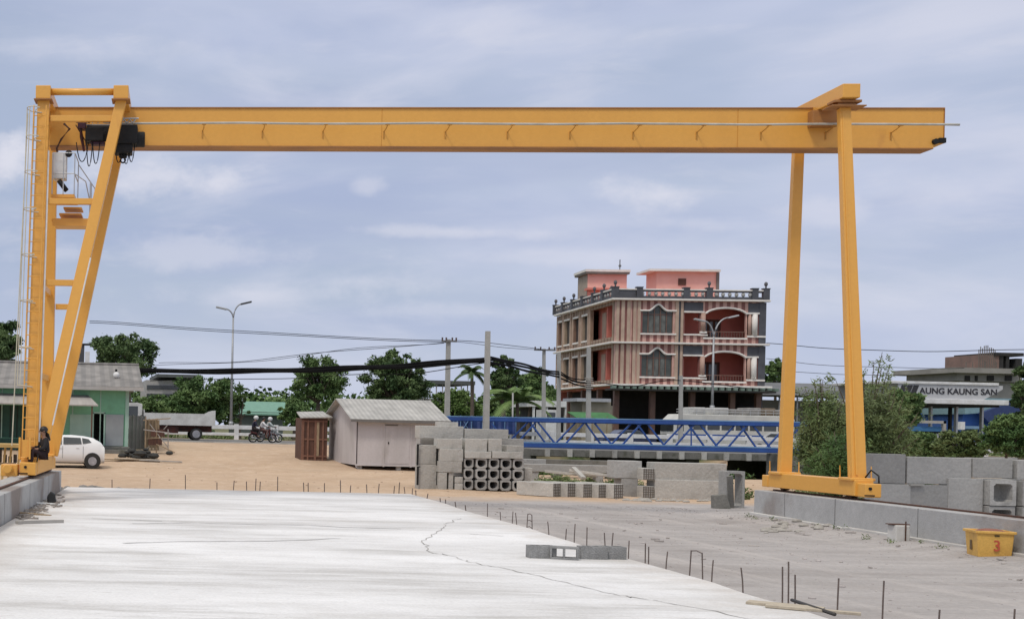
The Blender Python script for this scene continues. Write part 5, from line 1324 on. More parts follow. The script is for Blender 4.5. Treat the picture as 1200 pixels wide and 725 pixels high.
        # door and window in the recess wall
        mb = MB(); mb.box(fx(838),fx(862),2.94,2.998,10.3+k,12.6+k); rd = mb.build('balcony_door', WOODD, t)
        mb = MB()
        for u in (843,850,857): mb.box(fx(u)-.12,fx(u)+.12,2.9,2.938,10.5+k,12.4+k)
        mb.build('pane', GLASS, rd)
        mb = MB()
        for q in range(16): x = b0+(b1-b0)*q/15; mb.box(x-.02,x+.02,.1,.14,10.7+k,11.25+k)
        mb.box(b0,b1,.09,.15,11.25+k,11.32+k); mb.build('railing', BR, t)
        # ---- left face (x = 0 side), y runs to the back
        def sidewall(y0, y1, ops, nm='wall'):
            m = MB(Matrix(((0,1,0,0),(1,0,0,0),(0,0,1,0),(0,0,0,1))))
            strips(m, y0, y1, zb_+.06, zt_-.12, -.0, .25, ops); return m.build(nm, STS, t)
        sidewall(6.6, D, [(7.6,8.9,10.9+k,13.2+k),(10.2,11.5,10.9+k,13.2+k),(12.9,14.3,10.9+k,13.2+k),(15.2,16.3,10.9+k,13.2+k)])
        sidewall(.26, .9, [])
        mb = MB(); mb.box(0.001,.24,.9,6.6,zb_+.06,10.75+k); mb.box(0.001,.24,.9,6.6,13.62+k,zt_-.12); mb.build('balcony_wall', STS, t)
        mb = MB(); mb.box(.2,.22,7.6,16.4,10.9+k,13.2+k); mb.build('window', GLASS, t)
        mb = MB()
        for (ya,yb_) in ((7.6,8.9),(10.2,11.5),(12.9,14.3),(15.2,16.3)): mb.box(-.08,-.002,ya-.2,yb_+.2,13.22+k,13.4+k); mb.box(-.08,-.002,ya-.2,yb_+.2,10.72+k,10.88+k)
        mb.build('white_ledge', WH, t)
        mb = MB()
        for y in (6.75,7.2,9.2,9.7,11.8,12.4,14.6,14.95,16.7): mb.box(-.09,-.003,y-.1,y+.12,zb_+.1,zt_-.14)
        mb.build('pilaster', MC['beige_pilaster'], t)
        mb = MB(); mb.box(.85,.897,3.0,4.2,10.3+k,12.7+k); mb.build('balcony_door', WOODD, t)
        mb = MB(); mb.box(.8,.896,4.9,5.9,10.3+k,13.3+k); mb.build('pilaster', MC['beige_pilaster'], t)
        # cornice
        mb = MB(); mb.box(-.45,W+.25,-.42,-.0,zt_-.10,zt_+.06); mb.box(-.45,0,0.001,D+.1,zt_-.10,zt_+.06); mb.build('cornice', WH, t, bevel=.03)
    mb = MB(); mb.box(-.6,W+.3,-.9,-.0,ZF[0]-.12,ZF[0]+.05); mb.box(-.6,0,0.001,D+.1,ZF[0]-.12,ZF[0]+.05); mb.build('cornice', WH, t, bevel=.03)
    mb = MB()
    for q in range(25): x = -.5+q*.57; mb.box(x,x+.3,-1.15,-.45,ZF[0]-.38,ZF[0]-.14)
    mb.build('canopy_bracket', pm('green_bracket',(.20,.27,.22),(.14,.2,.16)), t)
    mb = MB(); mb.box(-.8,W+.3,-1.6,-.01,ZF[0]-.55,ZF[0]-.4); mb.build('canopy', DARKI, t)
    # roof parapet with balusters
    PZ = 14.10
    mb = MB(); mb.box(-.3,W+.1,-.28,-.06,PZ+.0,PZ+.24); mb.box(-.3,-.08,-.05,D,PZ,PZ+.24); mb.box(-.28,W+.08,-.27,-.07,PZ+.62,PZ+.74); mb.box(-.28,-.10,-.05,D,PZ+.62,PZ+.74)
    par = mb.build('parapet', DG, t)
    mb = MB(); mb.box(-.36,W+.16,-.34,-.0,PZ+.745,PZ+.86); mb.box(-.36,-.02,0.001,D,PZ+.745,PZ+.86); mb.build('coping', WH, par, bevel=.02)
    mb = MB(); x = 2.2
    while x < W-.4: mb.ball((x,-.17,PZ+.43),.17,8,6,sc=(1,.8,1.15)); x += .57
    mb.build('baluster', BAL, par, smooth=True)
    mb = MB(); y = .6
    while y < D: mb.ball((-.2,y,PZ+.43),.17,6,5,sc=(.8,1,1.15)); y += .75
    mb.build('baluster', BAL, par, smooth=True)
    mb = MB(); mb.box(-.28,1.6,-.26,-.1,PZ+.2,PZ+.62); mb.build('solid_panel', DG, par)
    for (x,y,fin) in ((-.15,-.17,1),(1.9,-.17,0),(5.9,-.17,0),(7.85,-.17,1),(11.7,-.17,0),(W-.1,-.17,1),(-.19,2.6,1),(-.19,5.2,1),(-.19,8.2,0),(-.19,11.2,1),(-.19,14.2,1),(-.19,16.9,1)):
        mb = MB(); mb.box(x-.26,x+.26,y-.2,y+.2,PZ,PZ+.95); mb.box(x-.3,x+.3,y-.24,y+.24,PZ+.951,PZ+1.03); ps = mb.build('post', DG, par)
        if fin: mb = MB(); mb.ball((x,y,PZ+1.4),.16,8,6,sc=(1,1,1.3)); mb.tube((x,y,PZ+1.03),(x,y,PZ+1.25),.07); mb.build('urn', pm('dark_urn',(.12,.12,.13)), ps, smooth=True)
    # penthouses
    mb = MB(); x0 = fx(766)+1.3; x1 = fx(840)+1.3; mb.box(x0,x1,3.5,6.0,14.02,16.95); ph = mb.build('penthouse', PINK, t)
    mb = MB(); mb.box(fx(757)+1.1,x1+.15,2.9,6.2,16.951,17.15); mb.build('roof', WH, ph)
    mb = MB(); mb.box(x1+.001,x1+.25,3.4,5.9,14.1,16.95); mb.build('wall', pm('grey_side_wall',(.2,.18,.16)), ph)
    mb = MB(); mb.box(fx(793)+1.3,fx(802.5)+1.3,3.42,3.498,15.75,16.35); mb.build('vent', WOODD, ph)
    mb = MB(); px0 = .45; mb.box(px0,4.1,9.2,12.0,14.02,17.55); ph2 = mb.build('penthouse', PINK, t)
    mb = MB(); mb.box(px0-.35,4.25,8.7,12.3,17.551,17.78); mb.build('roof', WH, ph2)
    mb = MB(); mb.box(px0-.30,4.2,8.75,12.2,17.36,17.549); mb.build('eave', pm('grey_side_wall',(.2,.18,.16)), ph2)
    mb = MB(); mb.box(px0-.03,px0-.001,9.2,12.0,14.1,17.3); mb.build('wall', pm('beige_side_wall',(.36,.30,.24)), ph2)
    mb = MB(); mb.box(px0-.3,3.9,8.2,9.19,15.75,15.95); mb.build('canopy', SAL, ph2)
    mb = MB(); mb.tube((3.7,10,17.78),(3.7,10,18.9),.05,n=5); mb.ball((3.7,10,18.3),.14,6,5); mb.build('finial', pm('dark_urn',(.12,.12,.13)), ph2)
    mb = MB(); mb.tube((1.6,6,14.1),(1.6,6,15.5),.05,n=5); mb.prism([(1.2,15.2),(1.55,15.9),(1.7,15.85),(1.5,15.3)],5.9,6.05); mb.build('satellite_dish', pm('dark_urn',(.12,.12,.13)), t)
    return t
bb = big_building(); A = P(720.5, 420, 110.0)
bb.location = (A.x, 110.0, 0); bb.rotation_euler = (0,0,R(-4.9)); 

# ------------------------------------------------------------------ lamp posts, poles, wires
def street_lamp_double(u, vtop, vbase, Y, label, arms):
    b_ = P(u, vbase, Y); tpz = P(u, vtop, Y).z
    t = thing('street_lamp', (b_.x, Y, b_.z), label, 'street lamp', 'street lamps along the road'); x = b_.x
    LG = pm('lamp_post_grey', (.38,.39,.40), (.3,.31,.32), scale=1, rough=.5, metal=.3)
    mb = MB(); mb.tube((x,Y,b_.z),(x,Y,tpz),.11,.065,n=10); mb.tube((x,Y,b_.z),(x,Y,b_.z+.35),.17,n=10); mb.build('pole', LG, t, smooth=True)
    for (du, dv, hd) in arms:
        e = P(u+du, vtop+dv, Y); mb = MB(); s_ = Vector((x,Y,tpz-.05)); pts = []
        for k in range(9):
            f = k/8; pts.append((x+(e.x-x)*f**1.5, Y, s_.z+(e.z-s_.z)*(1-(1-f)**1.9)))
        mb.path(pts, .055, 7); ar = mb.build('arm', LG, t, smooth=True)
        mb = MB(); sg = 1 if du > 0 else -1
        mb.box(-.1,.75,-.16,.16,-.07,.06, Matrix.Translation((e.x,Y,e.z))@Matrix.Rotation(-.25 if sg > 0 else math.pi+.25,4,'Y' ) if sg > 0 else Matrix.Translation((e.x,Y,e.z))@Matrix.Rotation(math.pi,4,'Z')@Matrix.Rotation(-.2,4,'Y'))
        mb.build('lamp_head', hd, ar, bevel=.04)
    return t
DKH = pm('dark_lamp_head',(.05,.055,.06),rough=.5); PLH = pm('pale_lamp_head',(.45,.46,.47),rough=.5)
street_lamp_double(270.5, 372, 499, 93.6, 'tall grey street lamp with one long curved arm beyond the road', [(13,-16,DKH),(-6,-10,PLH)])
street_lamp_double(834.5, 394, 480, 99.0, 'double armed street lamp standing in front of the striped building', [(20,-22,PLH),(-10,-18,PLH)])
def upole(u, vt, vb, Y, r0, r1, label, cross=None, m=CONC, du=0, square=False):
    a = P(u, vb, Y); b = P(u+du, vt, Y); t = thing('utility_pole', (a.x,Y,a.z), label, 'utility pole', 'utility poles by the road')
    mb = MB()
    if square: mb.beam((a.x,Y,a.z-1.5),(b.x,Y,b.z),r0*2,r0*2,r1*2,r1*2)
    else: mb.tube((a.x,Y,a.z-1.5),(b.x,Y,b.z),r0,r1,n=10)
    mb.build('pole', m, t, smooth=not square)
    if cross:
        for (zz, hw) in cross:
            mb = MB(); z = b.z-zz; mb.box(b.x-hw,b.x+hw,Y-.22,Y-.12,z-.05,z+.05); ca = mb.build('crossarm', pm('crossarm_dark',(.10,.10,.10),(.2,.2,.2),scale=3), t)
            mb = MB()
            for f in (-.92,-.4,.4,.92): mb.tube((b.x+hw*f,Y-.17,z+.05),(b.x+hw*f,Y-.17,z+.22),.05,n=6)
            mb.build('insulator', pm('insulator_brown',(.10,.06,.05),rough=.4), ca)
    return t
POLE = pm('pole_concrete', (.40,.40,.38), (.32,.32,.30), scale=1.2, rough=.85)
upole(524,397.5,490,74,.14,.11,'concrete utility pole with a short crossarm behind the white shed roof',[(.12,.45)],POLE,du=1.5,square=True)
upole(569.5,388,505,60,.135,.10,'thickest tall concrete pole without crossarm behind the block stack',None,POLE,du=2.2,square=True)
upole(637.5,408.5,489,88,.12,.09,'concrete pole with a crossarm between the palm and the building',[(.1,.75)],POLE,square=True)
upole(655,413,489,80,.11,.09,'plain concrete pole at the left edge of the striped building',None,POLE,square=True)
upole(690,407,490,80,.13,.10,'concrete pole wrapped with cable rings before the balcony corner',None,POLE,square=True)
upole(798,440,492,86,.12,.09,'concrete pole in front of the bus and the building canopy',None,POLE,square=True)
upole(601,460,505,66,.05,.04,'thin pale post rising behind the blue truss',None,POLE)
WIRE = pm('wire_black', (.006,.006,.007), (.01,.01,.01), rough=.9, spec=.1)
def wire(pts, r, label, name='overhead_cable', group='overhead cables', n=5, strands=None):
    mb = MB(); q = [P(*p) for p in pts]; out = []
    # smooth through the points
    for i in range(len(q)-1):
        p0 = q[max(i-1,0)]; p1 = q[i]; p2 = q[i+1]; p3 = q[min(i+2,len(q)-1)]
        for k in range(6):
            f = k/6; out.append(.5*((2*p1)+(p2-p0)*f+(2*p0-5*p1+4*p2-p3)*f*f+(3*p1-p0-3*p2+p3)*f**3))
    out.append(q[-1])
    for (dz, dy, rr) in (strands or [(0,0,r)]):
        mb.path([p+Vector((0,dy,dz+.03*math.sin(i*.7+dz*9))) for i, p in enumerate(out)], rr, n)
    return tag(mb.build(name, WIRE, smooth=True), label, 'cable', group)
wire([(-160,424,76),(60,433,74),(180,434.5,72),(270,435,70),(350,433.5,68),(430,431,66),(500,427,63),(571,421.5,60)], .07, 'thickest black cable bundle running left from the tall pole', strands=[(0,0,.075),(.10,.05,.06),(-.09,-.03,.055),(.02,.12,.05)])
wire([(571,421.5,60),(600,426,63),(630,434,70),(655,438,80)], .07, 'black cable bundle between the tall pole and the building corner pole', strands=[(0,0,.06),(.12,.05,.06),(-.16,0,.06)])
wire([(571,424,60),(610,432,66),(655,442,80)], .05, 'lower black cable sagging right of the tall pole')
wire([(655,438,80),(672,446,80),(690,449,80)], .06, 'black cables hanging between the two poles at the building corner', strands=[(0,0,.06),(-.2,0,.05),(.15,0,.04)])
wire([(176,446,76),(330,443,72),(420,439,68),(500,436,64),(570,424,60)], .022, 'thin wire sagging just under the thick cable bundle')
wire([(105,376,80),(200,382,78),(350,392,76),(524,399,74)], .02, 'upper thin wire reaching the pole with the short crossarm')
wire([(105,378,81),(220,385.5,79),(380,395.5,76.5),(526,400.5,74)], .02, 'second thin wire just below the upper one')
wire([(186,425,86),(270,424,84),(380,413,80),(524,401,74)], .018, 'thin wire crossing behind the street lamp to the crossarm pole')
wire([(180,428,86),(300,423,83),(420,408,78),(520,402,74)], .016, 'faint lower wire crossing behind the street lamp')
wire([(526,399,74),(580,402,80),(637,410,88)], .02, 'thin wire between the two crossarm poles')
wire([(528,400,74),(585,406,80),(641,411,88)], .016, 'second thin wire between the two crossarm poles')
wire([(637,410,88),(680,405,96),(716,398,109)], .016, 'thin service wire from the crossarm pole to the building')
wire([(898,402,112),(960,407,108),(1040,411,104),(1130,411,100),(1220,409,96)], .03, 'highest thin wire on the right behind the crane leg')
wire([(898,420,112),(960,427,108),(1060,431,104),(1130,431,100)], .022, 'middle thin wire on the right behind the crane leg')
wire([(898,434,112),(980,438,108),(1080,440,104)], .022, 'lowest thin wire on the right behind the crane leg')
wire([(696,448,80),(740,452,84),(798,446,86),(905,458,100)], .03, 'thin cable along the first floor edge of the striped building')
mb = MB()
for k in range(6): mb.torus((P(690,449+k*1.6,80).x,80,P(690,443+k*2.4,80).z),.24,.03,axis='z',n=14,m=5)
tag(mb.build('cable_coil', pm('coil_grey',(.35,.33,.30)), smooth=True), 'coiled pale cable hung on the pole at the building corner', 'cable coil')

# ------------------------------------------------------------------ vegetation
rng = np.random.default_rng(12)
def leafcloud(centers, radii, n, size, name, mat, parent, aspect=.45, droop=0.0, org=None, flat=.0):
    """many small leaf faces scattered through lumpy clumps; mesh in world coordinates"""
    C_ = np.array(centers, float); Rr = np.array(radii, float)
    if Rr.ndim == 1: Rr = np.stack([Rr]*3, 1)
    vol = Rr.prod(1)**.67; idx = rng.choice(len(C_), n, p=vol/vol.sum())
    d = rng.normal(size=(n,3)); d /= np.linalg.norm(d,axis=1)[:,None]
    rad = rng.random(n)**.45*(1+.18*rng.normal(size=n))
    pos = C_[idx]+d*Rr[idx]*rad[:,None]
    a = rng.normal(size=(n,3)); a[:,2] = a[:,2]*(1-flat)-droop; a /= np.linalg.norm(a,axis=1)[:,None]
    b = np.cross(a, rng.normal(size=(n,3))); b /= np.linalg.norm(b,axis=1)[:,None]
    sz_ = size*(.6+.8*rng.random(n))[:,None]
    o = np.array(tuple(ORG.get(parent.name)) if parent is not None else (0,0,0))
    p0 = pos-a*sz_*.5; p2 = pos+a*sz_*.5; p1 = pos+b*sz_*aspect*.5; p3 = pos-b*sz_*aspect*.5
    V = np.stack([p0,p1,p2,p3],1).reshape(-1,3)-o
    me = bpy.data.meshes.new(name); me.vertices.add(len(V)); me.vertices.foreach_set('co', V.ravel().astype(np.float32))
    me.loops.add(n*4); me.loops.foreach_set('vertex_index', np.arange(n*4, dtype=np.int32)); me.polygons.add(n)
    me.polygons.foreach_set('loop_start', np.arange(0,n*4,4,dtype=np.int32)); me.polygons.foreach_set('loop_total', np.full(n,4,dtype=np.int32)); me.update(calc_edges=True)
    me.materials.append(mat); ob = bpy.data.objects.new(name, me); COL.objects.link(ob); ob.parent = parent; ORG[ob.name] = Vector(tuple(o)); return ob
BARK = pm('bark', (.14,.11,.085), (.09,.07,.055), scale=3, rough=.9, stretch=(3,3,.6), bump=.4)
LF = dict(dark=leafmat('leaves_dark_green',(.045,.085,.03),(.125,.185,.07),.7), mid=leafmat('leaves_mid_green',(.06,.115,.035),(.16,.24,.085),.6),
 olive=leafmat('leaves_olive',(.09,.135,.045),(.19,.24,.10),.8), dusty=leafmat('leaves_dusty',(.10,.145,.055),(.21,.26,.12),.6), fresh=leafmat('leaves_fresh',(.09,.16,.04),(.18,.26,.09),.7))
def tree(name, label, u, vtop, vbase, Y, ucr, vcr, n, size, leaf, cat='tree', group=None, zb=None, clumps=95, trunk=.16, aspect=.45, seed=0, flat=0.0, cl=.34):
    """crown fills the box u range ucr, v range vcr at distance Y"""
    rs = random.Random(seed*31+int(u)); g0 = 1.0 if Y > 92 else ground(P(u,500,Y).x, Y)
    if zb is not None: g0 = zb
    base = Vector((P(u,500,Y).x, Y, g0)); t = thing(name, base, label, cat, group)
    a = P(ucr[0], vcr[1], Y); b = P(ucr[1], vcr[0], Y); cx_, cz_ = (a.x+b.x)/2, (a.z+b.z)/2; rx, rz_ = (b.x-a.x)/2, (b.z-a.z)/2
    cs = []; rr = []
    for k in range(clumps):
        th = rs.uniform(0, 6.28); ph = math.asin(rs.uniform(-.85,1)); q = rs.uniform(.25,1)**.7*.92
        c_ = (cx_+math.cos(th)*math.cos(ph)*rx*q, Y+math.sin(th)*math.cos(ph)*rx*q*.8, cz_+math.sin(ph)*rz_*q)
        cs.append(c_); r_ = rs.uniform(.08,cl-.11)*min(rx, rz_*1.3); rr.append((r_*rs.uniform(.9,1.4), r_, r_*rs.uniform(.6,.95)))
    mb = MB(); fork = Vector((cx_*.4+base.x*.6, Y, max(a.z+rz_*.25, g0+.4)))
    mb.path([base-Vector((0,0,.3)), base.lerp(fork,.5)+Vector((rs.uniform(-.1,.1),0,0)), fork], [trunk*1.25, trunk, trunk*.8], 8)
    for c_ in cs[::2]:
        c_ = Vector(c_); m_ = fork.lerp(c_,.5)+Vector((0,0,.12*rz_)); mb.path([fork, m_, c_], [trunk*.42, trunk*.22, trunk*.06], 5)
    mb.build('trunk', BARK, t)
    leafcloud(cs, rr, int(n*1.6), size*.78, 'crown', LF[leaf], t, aspect, flat=flat)
    return t
TG = 'trees beyond the road'
tree('broadleaf_tree','dark tree cut by the left edge behind the green house roof',8,368,470,82,(-38,29),(366,440),7000,.34,'dark',group=TG,trunk=.25,seed=1)
tree('acacia_tree','round spreading dark tree rising behind the green house roof',150,390,480,84,(100,190),(389,455),9000,.30,'dark',group=TG,trunk=.24,seed=2)
tree('bushy_tree','low bushy tree left of the street lamp above the flatbed truck',225,440,500,99,(192,290),(439,497),9000,.36,'mid',group=TG,seed=3)
tree('bushy_tree','dark low bush right behind the house corner',185,455,500,97,(150,232),(462,500),6500,.34,'mid',group=TG,seed=4)
tree('conifer_tree','small pointed dark tree right of the street lamp base',281,450,500,98,(270,296),(446,500),2500,.26,'dark',group=TG,seed=5,clumps=10)
tree('broadleaf_tree','tree with a ragged open crown left of the white shed',372,415,500,100,(338,411),(416,480),7000,.34,'mid',group=TG,seed=6,trunk=.2)
tree('bushy_tree','dark green bush under the ragged tree beside the wooden hut',345,466,500,97,(322,372),(468,502),4000,.34,'mid',group=TG,seed=7)
tree('mango_tree','large dense dark tree behind the white shed roof',468,408,500,102,(424,506),(408,482),11000,.36,'dark',group=TG,seed=8,trunk=.3)
tree('bushy_tree','light green bushes between the shed roof and the tall pole',530,455,500,104,(500,566),(458,500),5000,.36,'fresh',group=TG,seed=9)
tree('broadleaf_tree','tall dark tree standing just right of the tall pole',590,418,500,100,(569,612),(414,484),7000,.34,'dark',group=TG,seed=10,trunk=.22)
tree('broadleaf_tree','green tree between the palm and the crossarm pole',618,428,500,106,(600,655),(430,480),6000,.36,'mid',group=TG,seed=11)
tree('broadleaf_tree','distant tree showing between the striped building and the far crane leg',908,420,500,125,(893,924),(420,470),3500,.4,'mid',group=TG,seed=12)
tree('broadleaf_tree','dark tree cut by the right photo edge beside the petrol canopy',1199,425,500,80,(1184,1232),(421,510),7000,.34,'dark',group=TG,seed=13,trunk=.22)
tree('broadleaf_tree','green tree behind the petrol canopy left part',1062,455,500,92,(1036,1085),(452,505),4500,.34,'mid',group=TG,seed=14)
BG = 'roadside bushes at the right'
tree('bush','green bush above the stacked slabs at the right photo edge',1178,488,530,50,(1150,1216),(486,540),9000,.17,'mid','bush',BG,seed=15,trunk=.06)
tree('bush','olive weedy bush above the stacked slabs left of the green bush',1125,505,535,52,(1092,1160),(503,545),7000,.17,'olive','bush',BG,seed=16,trunk=.05)
tree('bush','dark bush behind the slabs right of the near crane leg',1050,500,540,54,(1018,1105),(498,548),8000,.18,'mid','bush',BG,seed=17,trunk=.06)
# the feathery shrub between and right of the right crane legs
def feathery(label, u, Y, spread, vtop, n_br, n, seed, size=.17, low=548, mat='olive', group=None):
    rs = random.Random(seed); bx_ = P(u,500,Y).x; base = Vector((bx_, Y, ground(bx_,Y)-.2)); t = thing('feathery_tree', base, label, 'tree', group)
    mb = MB(); cs = []; rr = []; ztop = P(u, vtop, Y).z
    for k in range(n_br):
        f = rs.uniform(-1,1); h = (ztop-base.z)*(1-.55*f*f)*rs.uniform(.6,1.0); ex = f*spread*rs.uniform(.8,1.1)
        e = base+Vector((ex, rs.uniform(-1,1)*spread*.5, h)); m_ = base+Vector((ex*.35, (e.y-base.y)*.3, h*.5))
        pts = [base, m_, base+Vector((ex*.75,(e.y-base.y)*.7,h*.84)), e]; mb.path(pts, [.07,.045,.022,.008], 5)
        for q in range(14):
            g = .25+.75*q/13
            p = pts[1].lerp(pts[2],(g-.3)/.5) if g < .8 else pts[2].lerp(pts[3],(g-.8)/.2)
            if g < .3: p = pts[0].lerp(pts[1], g/.3)
            off_ = Vector((rs.gauss(0,.22), rs.gauss(0,.22), rs.gauss(0,.18)))
            cs.append(tuple(p+off_)); r_ = (.48*(1-g)+.13)*rs.uniform(.7,1.3); rr.append((r_, r_, r_*1.1))
    mb.build('trunk', BARK, t); leafcloud(cs, rr, n, size, 'crown', LF[mat], t, .22)
    return t
feathery('grey green feathery tree seen between the two right crane legs', 965, 47, 1.15, 432, 26, 22000, 1, mat='olive')
feathery('tall wispy feathery tree rising right of the near crane leg', 1015, 48, 1.9, 406, 34, 26000, 2, mat='dusty')
feathery('low dark feathery shrub at the foot of the right crane legs', 985, 44, 1.6, 495, 24, 20000, 3, mat='mid', size=.14)
feathery('feathery tree with leafy low branches left of the petrol canopy', 1040, 52, 1.4, 445, 22, 16000, 4, mat='olive')
# palm beside the tall pole
def palm(label, u, vc, Y, n_, L_, seed, leaf='fresh', name='palm_tree'):
    rs = random.Random(seed); c_ = P(u, vc, Y); base = Vector((c_.x, Y, 1.0)); t = thing(name, base, label, 'palm', None)
    mb = MB(); mb.path([base-Vector((0,0,.3)), base.lerp(c_,.5)+Vector((.1,0,0)), c_], [.2,.15,.12], 8); mb.build('trunk', BARK, t)
    for k in range(n_):
        th = 2*math.pi*k/n_+rs.uniform(-.2,.2); el = rs.uniform(.2,1.25); L2 = L_*rs.uniform(.8,1.1); mb = MB(); mid = []
        for q in range(12):
            f = q/11; r_ = L2*f*math.cos(el*(1-.35*f)); z = L2*(math.sin(el)*f-.75*f*f*(1.1-el*.3))
            mid.append(c_+Vector((math.cos(th)*r_, math.sin(th)*r_, z)))
        mb.path(mid, [.03]*11+[.01], 4)
        for q in range(1,12):
            d = (mid[q]-mid[q-1]).normalized(); sd = d.cross(Vector((0,0,1))).normalized(); 
            for s_ in (-1,1):
                for j in range(3):
                    o_ = mid[q-1].lerp(mid[q], j/3); e = o_+sd*s_*L2*.24*(1-abs(q/11-.45)*.9)+d*.25-Vector((0,0,.22)); w_ = d*.07
                    mb.add([o_-w_, o_+w_, e], [(0,1,2)])
        mb.build('frond', LF[leaf], t)
    return t
palm('pale green palm with drooping fronds between the tall pole and the truss', 606, 470, 92, 13, 3.0, 3)
palm('darker palm just left of the tall pole with a bare leaning stem', 553, 436, 98, 9, 1.6, 4, 'dark')
# creek weeds and verge plants: uncountable
cs = []; rr = []; rs = random.Random(4)
for k in range(260):
    x = rs.uniform(19, 47); y = rs.choice([rs.uniform(56.5,60.5), rs.uniform(58,73)]); z = ground(x,y)
    cs.append((x,y,z+.15)); q = rs.uniform(.25,.6); rr.append((q*1.3,q,q*.7))
wd_ = thing('creek_weeds', (33,60,-1), None, None) if False else None
o = leafcloud(cs, rr, 26000, .22, 'creek_weeds', LF['mid'], None, .35); tag(o, 'dark green weeds covering the creek bank under the blue truss', 'weeds', kind='stuff')
cs = []; rr = []
for k in range(420):
    x = rs.uniform(-30, 110); y = rs.uniform(94.5,100); q = rs.uniform(.2,.5); cs.append((x,y,1.1)); rr.append((q*1.6,q,q*.8))
o = leafcloud(cs, rr, 16000, .30, 'verge_weeds', LF['olive'], None, .35); tag(o, 'low weeds on the verge beyond the white guard rail', 'weeds', kind='stuff')
cs = []; rr = []
for k in range(46):
    u = rs.uniform(615, 850) if k < 34 else rs.uniform(870,1000); y = rs.uniform(46,52) if k < 34 else rs.uniform(38,44); p = P(u,550,y); q = rs.uniform(.12,.30); cs.append((p.x,y,ground(p.x,y)+q*.4)); rr.append((q*1.3,q,q))
o = leafcloud(cs, rr, 6000, .14, 'weed_tufts', LF['olive'], None, .3); tag(o, 'weed tufts growing between the stacked concrete pieces', 'weeds', kind='stuff')
# far tree lines closing the horizon: one mass each
for (nm, lab, x0, x1, y, h, n, leaf) in (('far_treeline','hazy distant tree line on the horizon left of the striped building',-60,70,150,6.5,34000,'mid'),('far_treeline','distant tree line on the horizon right of the striped building',70,190,150,5.5,26000,'mid')):
    cs = []; rr = []
    x = x0
    while x < x1:
        q = rs.uniform(1.2,2.2); cs.append((x, y+rs.uniform(-4,4), 1+rs.uniform(.3,.9)*h*.8)); rr.append((q*1.5,q,q)); x += rs.uniform(.5,1.1)
    o = leafcloud(cs, rr, n, .7, nm, LF[leaf], None, .6); tag(o, lab, 'tree line', kind='stuff')

# ------------------------------------------------------------------ far buildings and the petrol station
def pbox(mb, u0, u1, v0, v1, Y, D_, zb=None):
    a = P(u0, v1, Y); b = P(u1, v0, Y); mb.box(a.x, b.x, Y, Y+D_, a.z if zb is None else zb, b.z); return a, b
# green roofed hall
t = thing('green_roof_hall', P(307,500,135), 'far hall with a faded green roof behind the motorbikes', 'hall')
mb = MB(); a, b = pbox(mb, 282, 332, 483, 500, 135, 10, 1); mb.build('wall', pm('dark_hall_wall',(.10,.12,.11)), t)
mb = MB(); a = P(280,484,134.5); b = P(334,471,140); mb.add([(a.x,134.5,a.z),(b.x,134.5,a.z),(b.x,140,b.z),(a.x,140,b.z),(a.x,145,a.z),(b.x,145,a.z),(a.x,134.5,a.z-.15),(b.x,134.5,a.z-.15)],[(0,1,2,3),(3,2,5,4),(0,6,7,1),(6,4,5,7),(0,3,4,6),(1,7,5,2)]); mb.build('roof', pm('faded_green_roof',(.17,.33,.25),(.14,.27,.21),rough=.8), t)
# grey building between left trees
t = thing('grey_apartment', P(200,500,130), 'pale grey flat roofed building half hidden behind the left trees', 'building')
mb = MB(); pbox(mb, 170, 222, 446, 500, 130, 10, 1); mb.build('wall', pm('pale_grey_wall',(.42,.41,.39),(.33,.32,.31)), t)
mb = MB(); pbox(mb, 184, 236, 439, 441.5, 129, 12); mb.build('roof', pm('dark_roof_slab',(.10,.11,.11)), t)
mb = MB()
for v in (452,462,472): pbox(mb, 172, 220, v, v+3.5, 129.9, .09)
mb.build('window_band', GLASS, t)
# unfinished frame building behind the pole
t = thing('open_frame_building', P(545,500,140), 'unfinished low frame building with a flat dark roof behind the poles', 'building')
mb = MB(); pbox(mb, 494, 557, 446.5, 449.5, 140, 8); mb.build('roof', pm('dark_roof_slab',(.1,.11,.11)), t)
for i in range(9):
    mb = MB(); u = 496+i*7.3; pbox(mb, u, u+1.6, 449.6, 490, 140.2, .2, 1); mb.build('column', pm('pale_grey_wall',(.42,.41,.39)), t)
mb = MB(); pbox(mb, 494, 557, 468, 490, 143, 4, 1); mb.build('wall', pm('pale_grey_wall',(.42,.41,.39)), t)
# low shop left of the striped building
t = thing('roadside_shop', P(640,500,104), 'small pale roadside shop with a flat white lintel left of the striped building', 'shop')
mb = MB(); pbox(mb, 624, 664, 470, 476, 104, 5); mb.build('lintel', WHITEP, t)
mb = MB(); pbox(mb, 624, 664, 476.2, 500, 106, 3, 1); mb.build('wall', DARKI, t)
for u in (625,640,662): mb = MB(); pbox(mb, u, u+2, 476.2, 500, 104.1, .3, 1); mb.build('column', WHITEP, t)
t = thing('white_kiosk', P(644,500,100), 'little white kiosk standing before the roadside shop', 'kiosk')
mb = MB(); pbox(mb, 639, 653, 480, 500, 100, 2, 1); mb.build('wall', WHITEP, t); mb = MB(); pbox(mb, 641,651,483,488,99.95,.045); mb.build('window', GLASS, t)
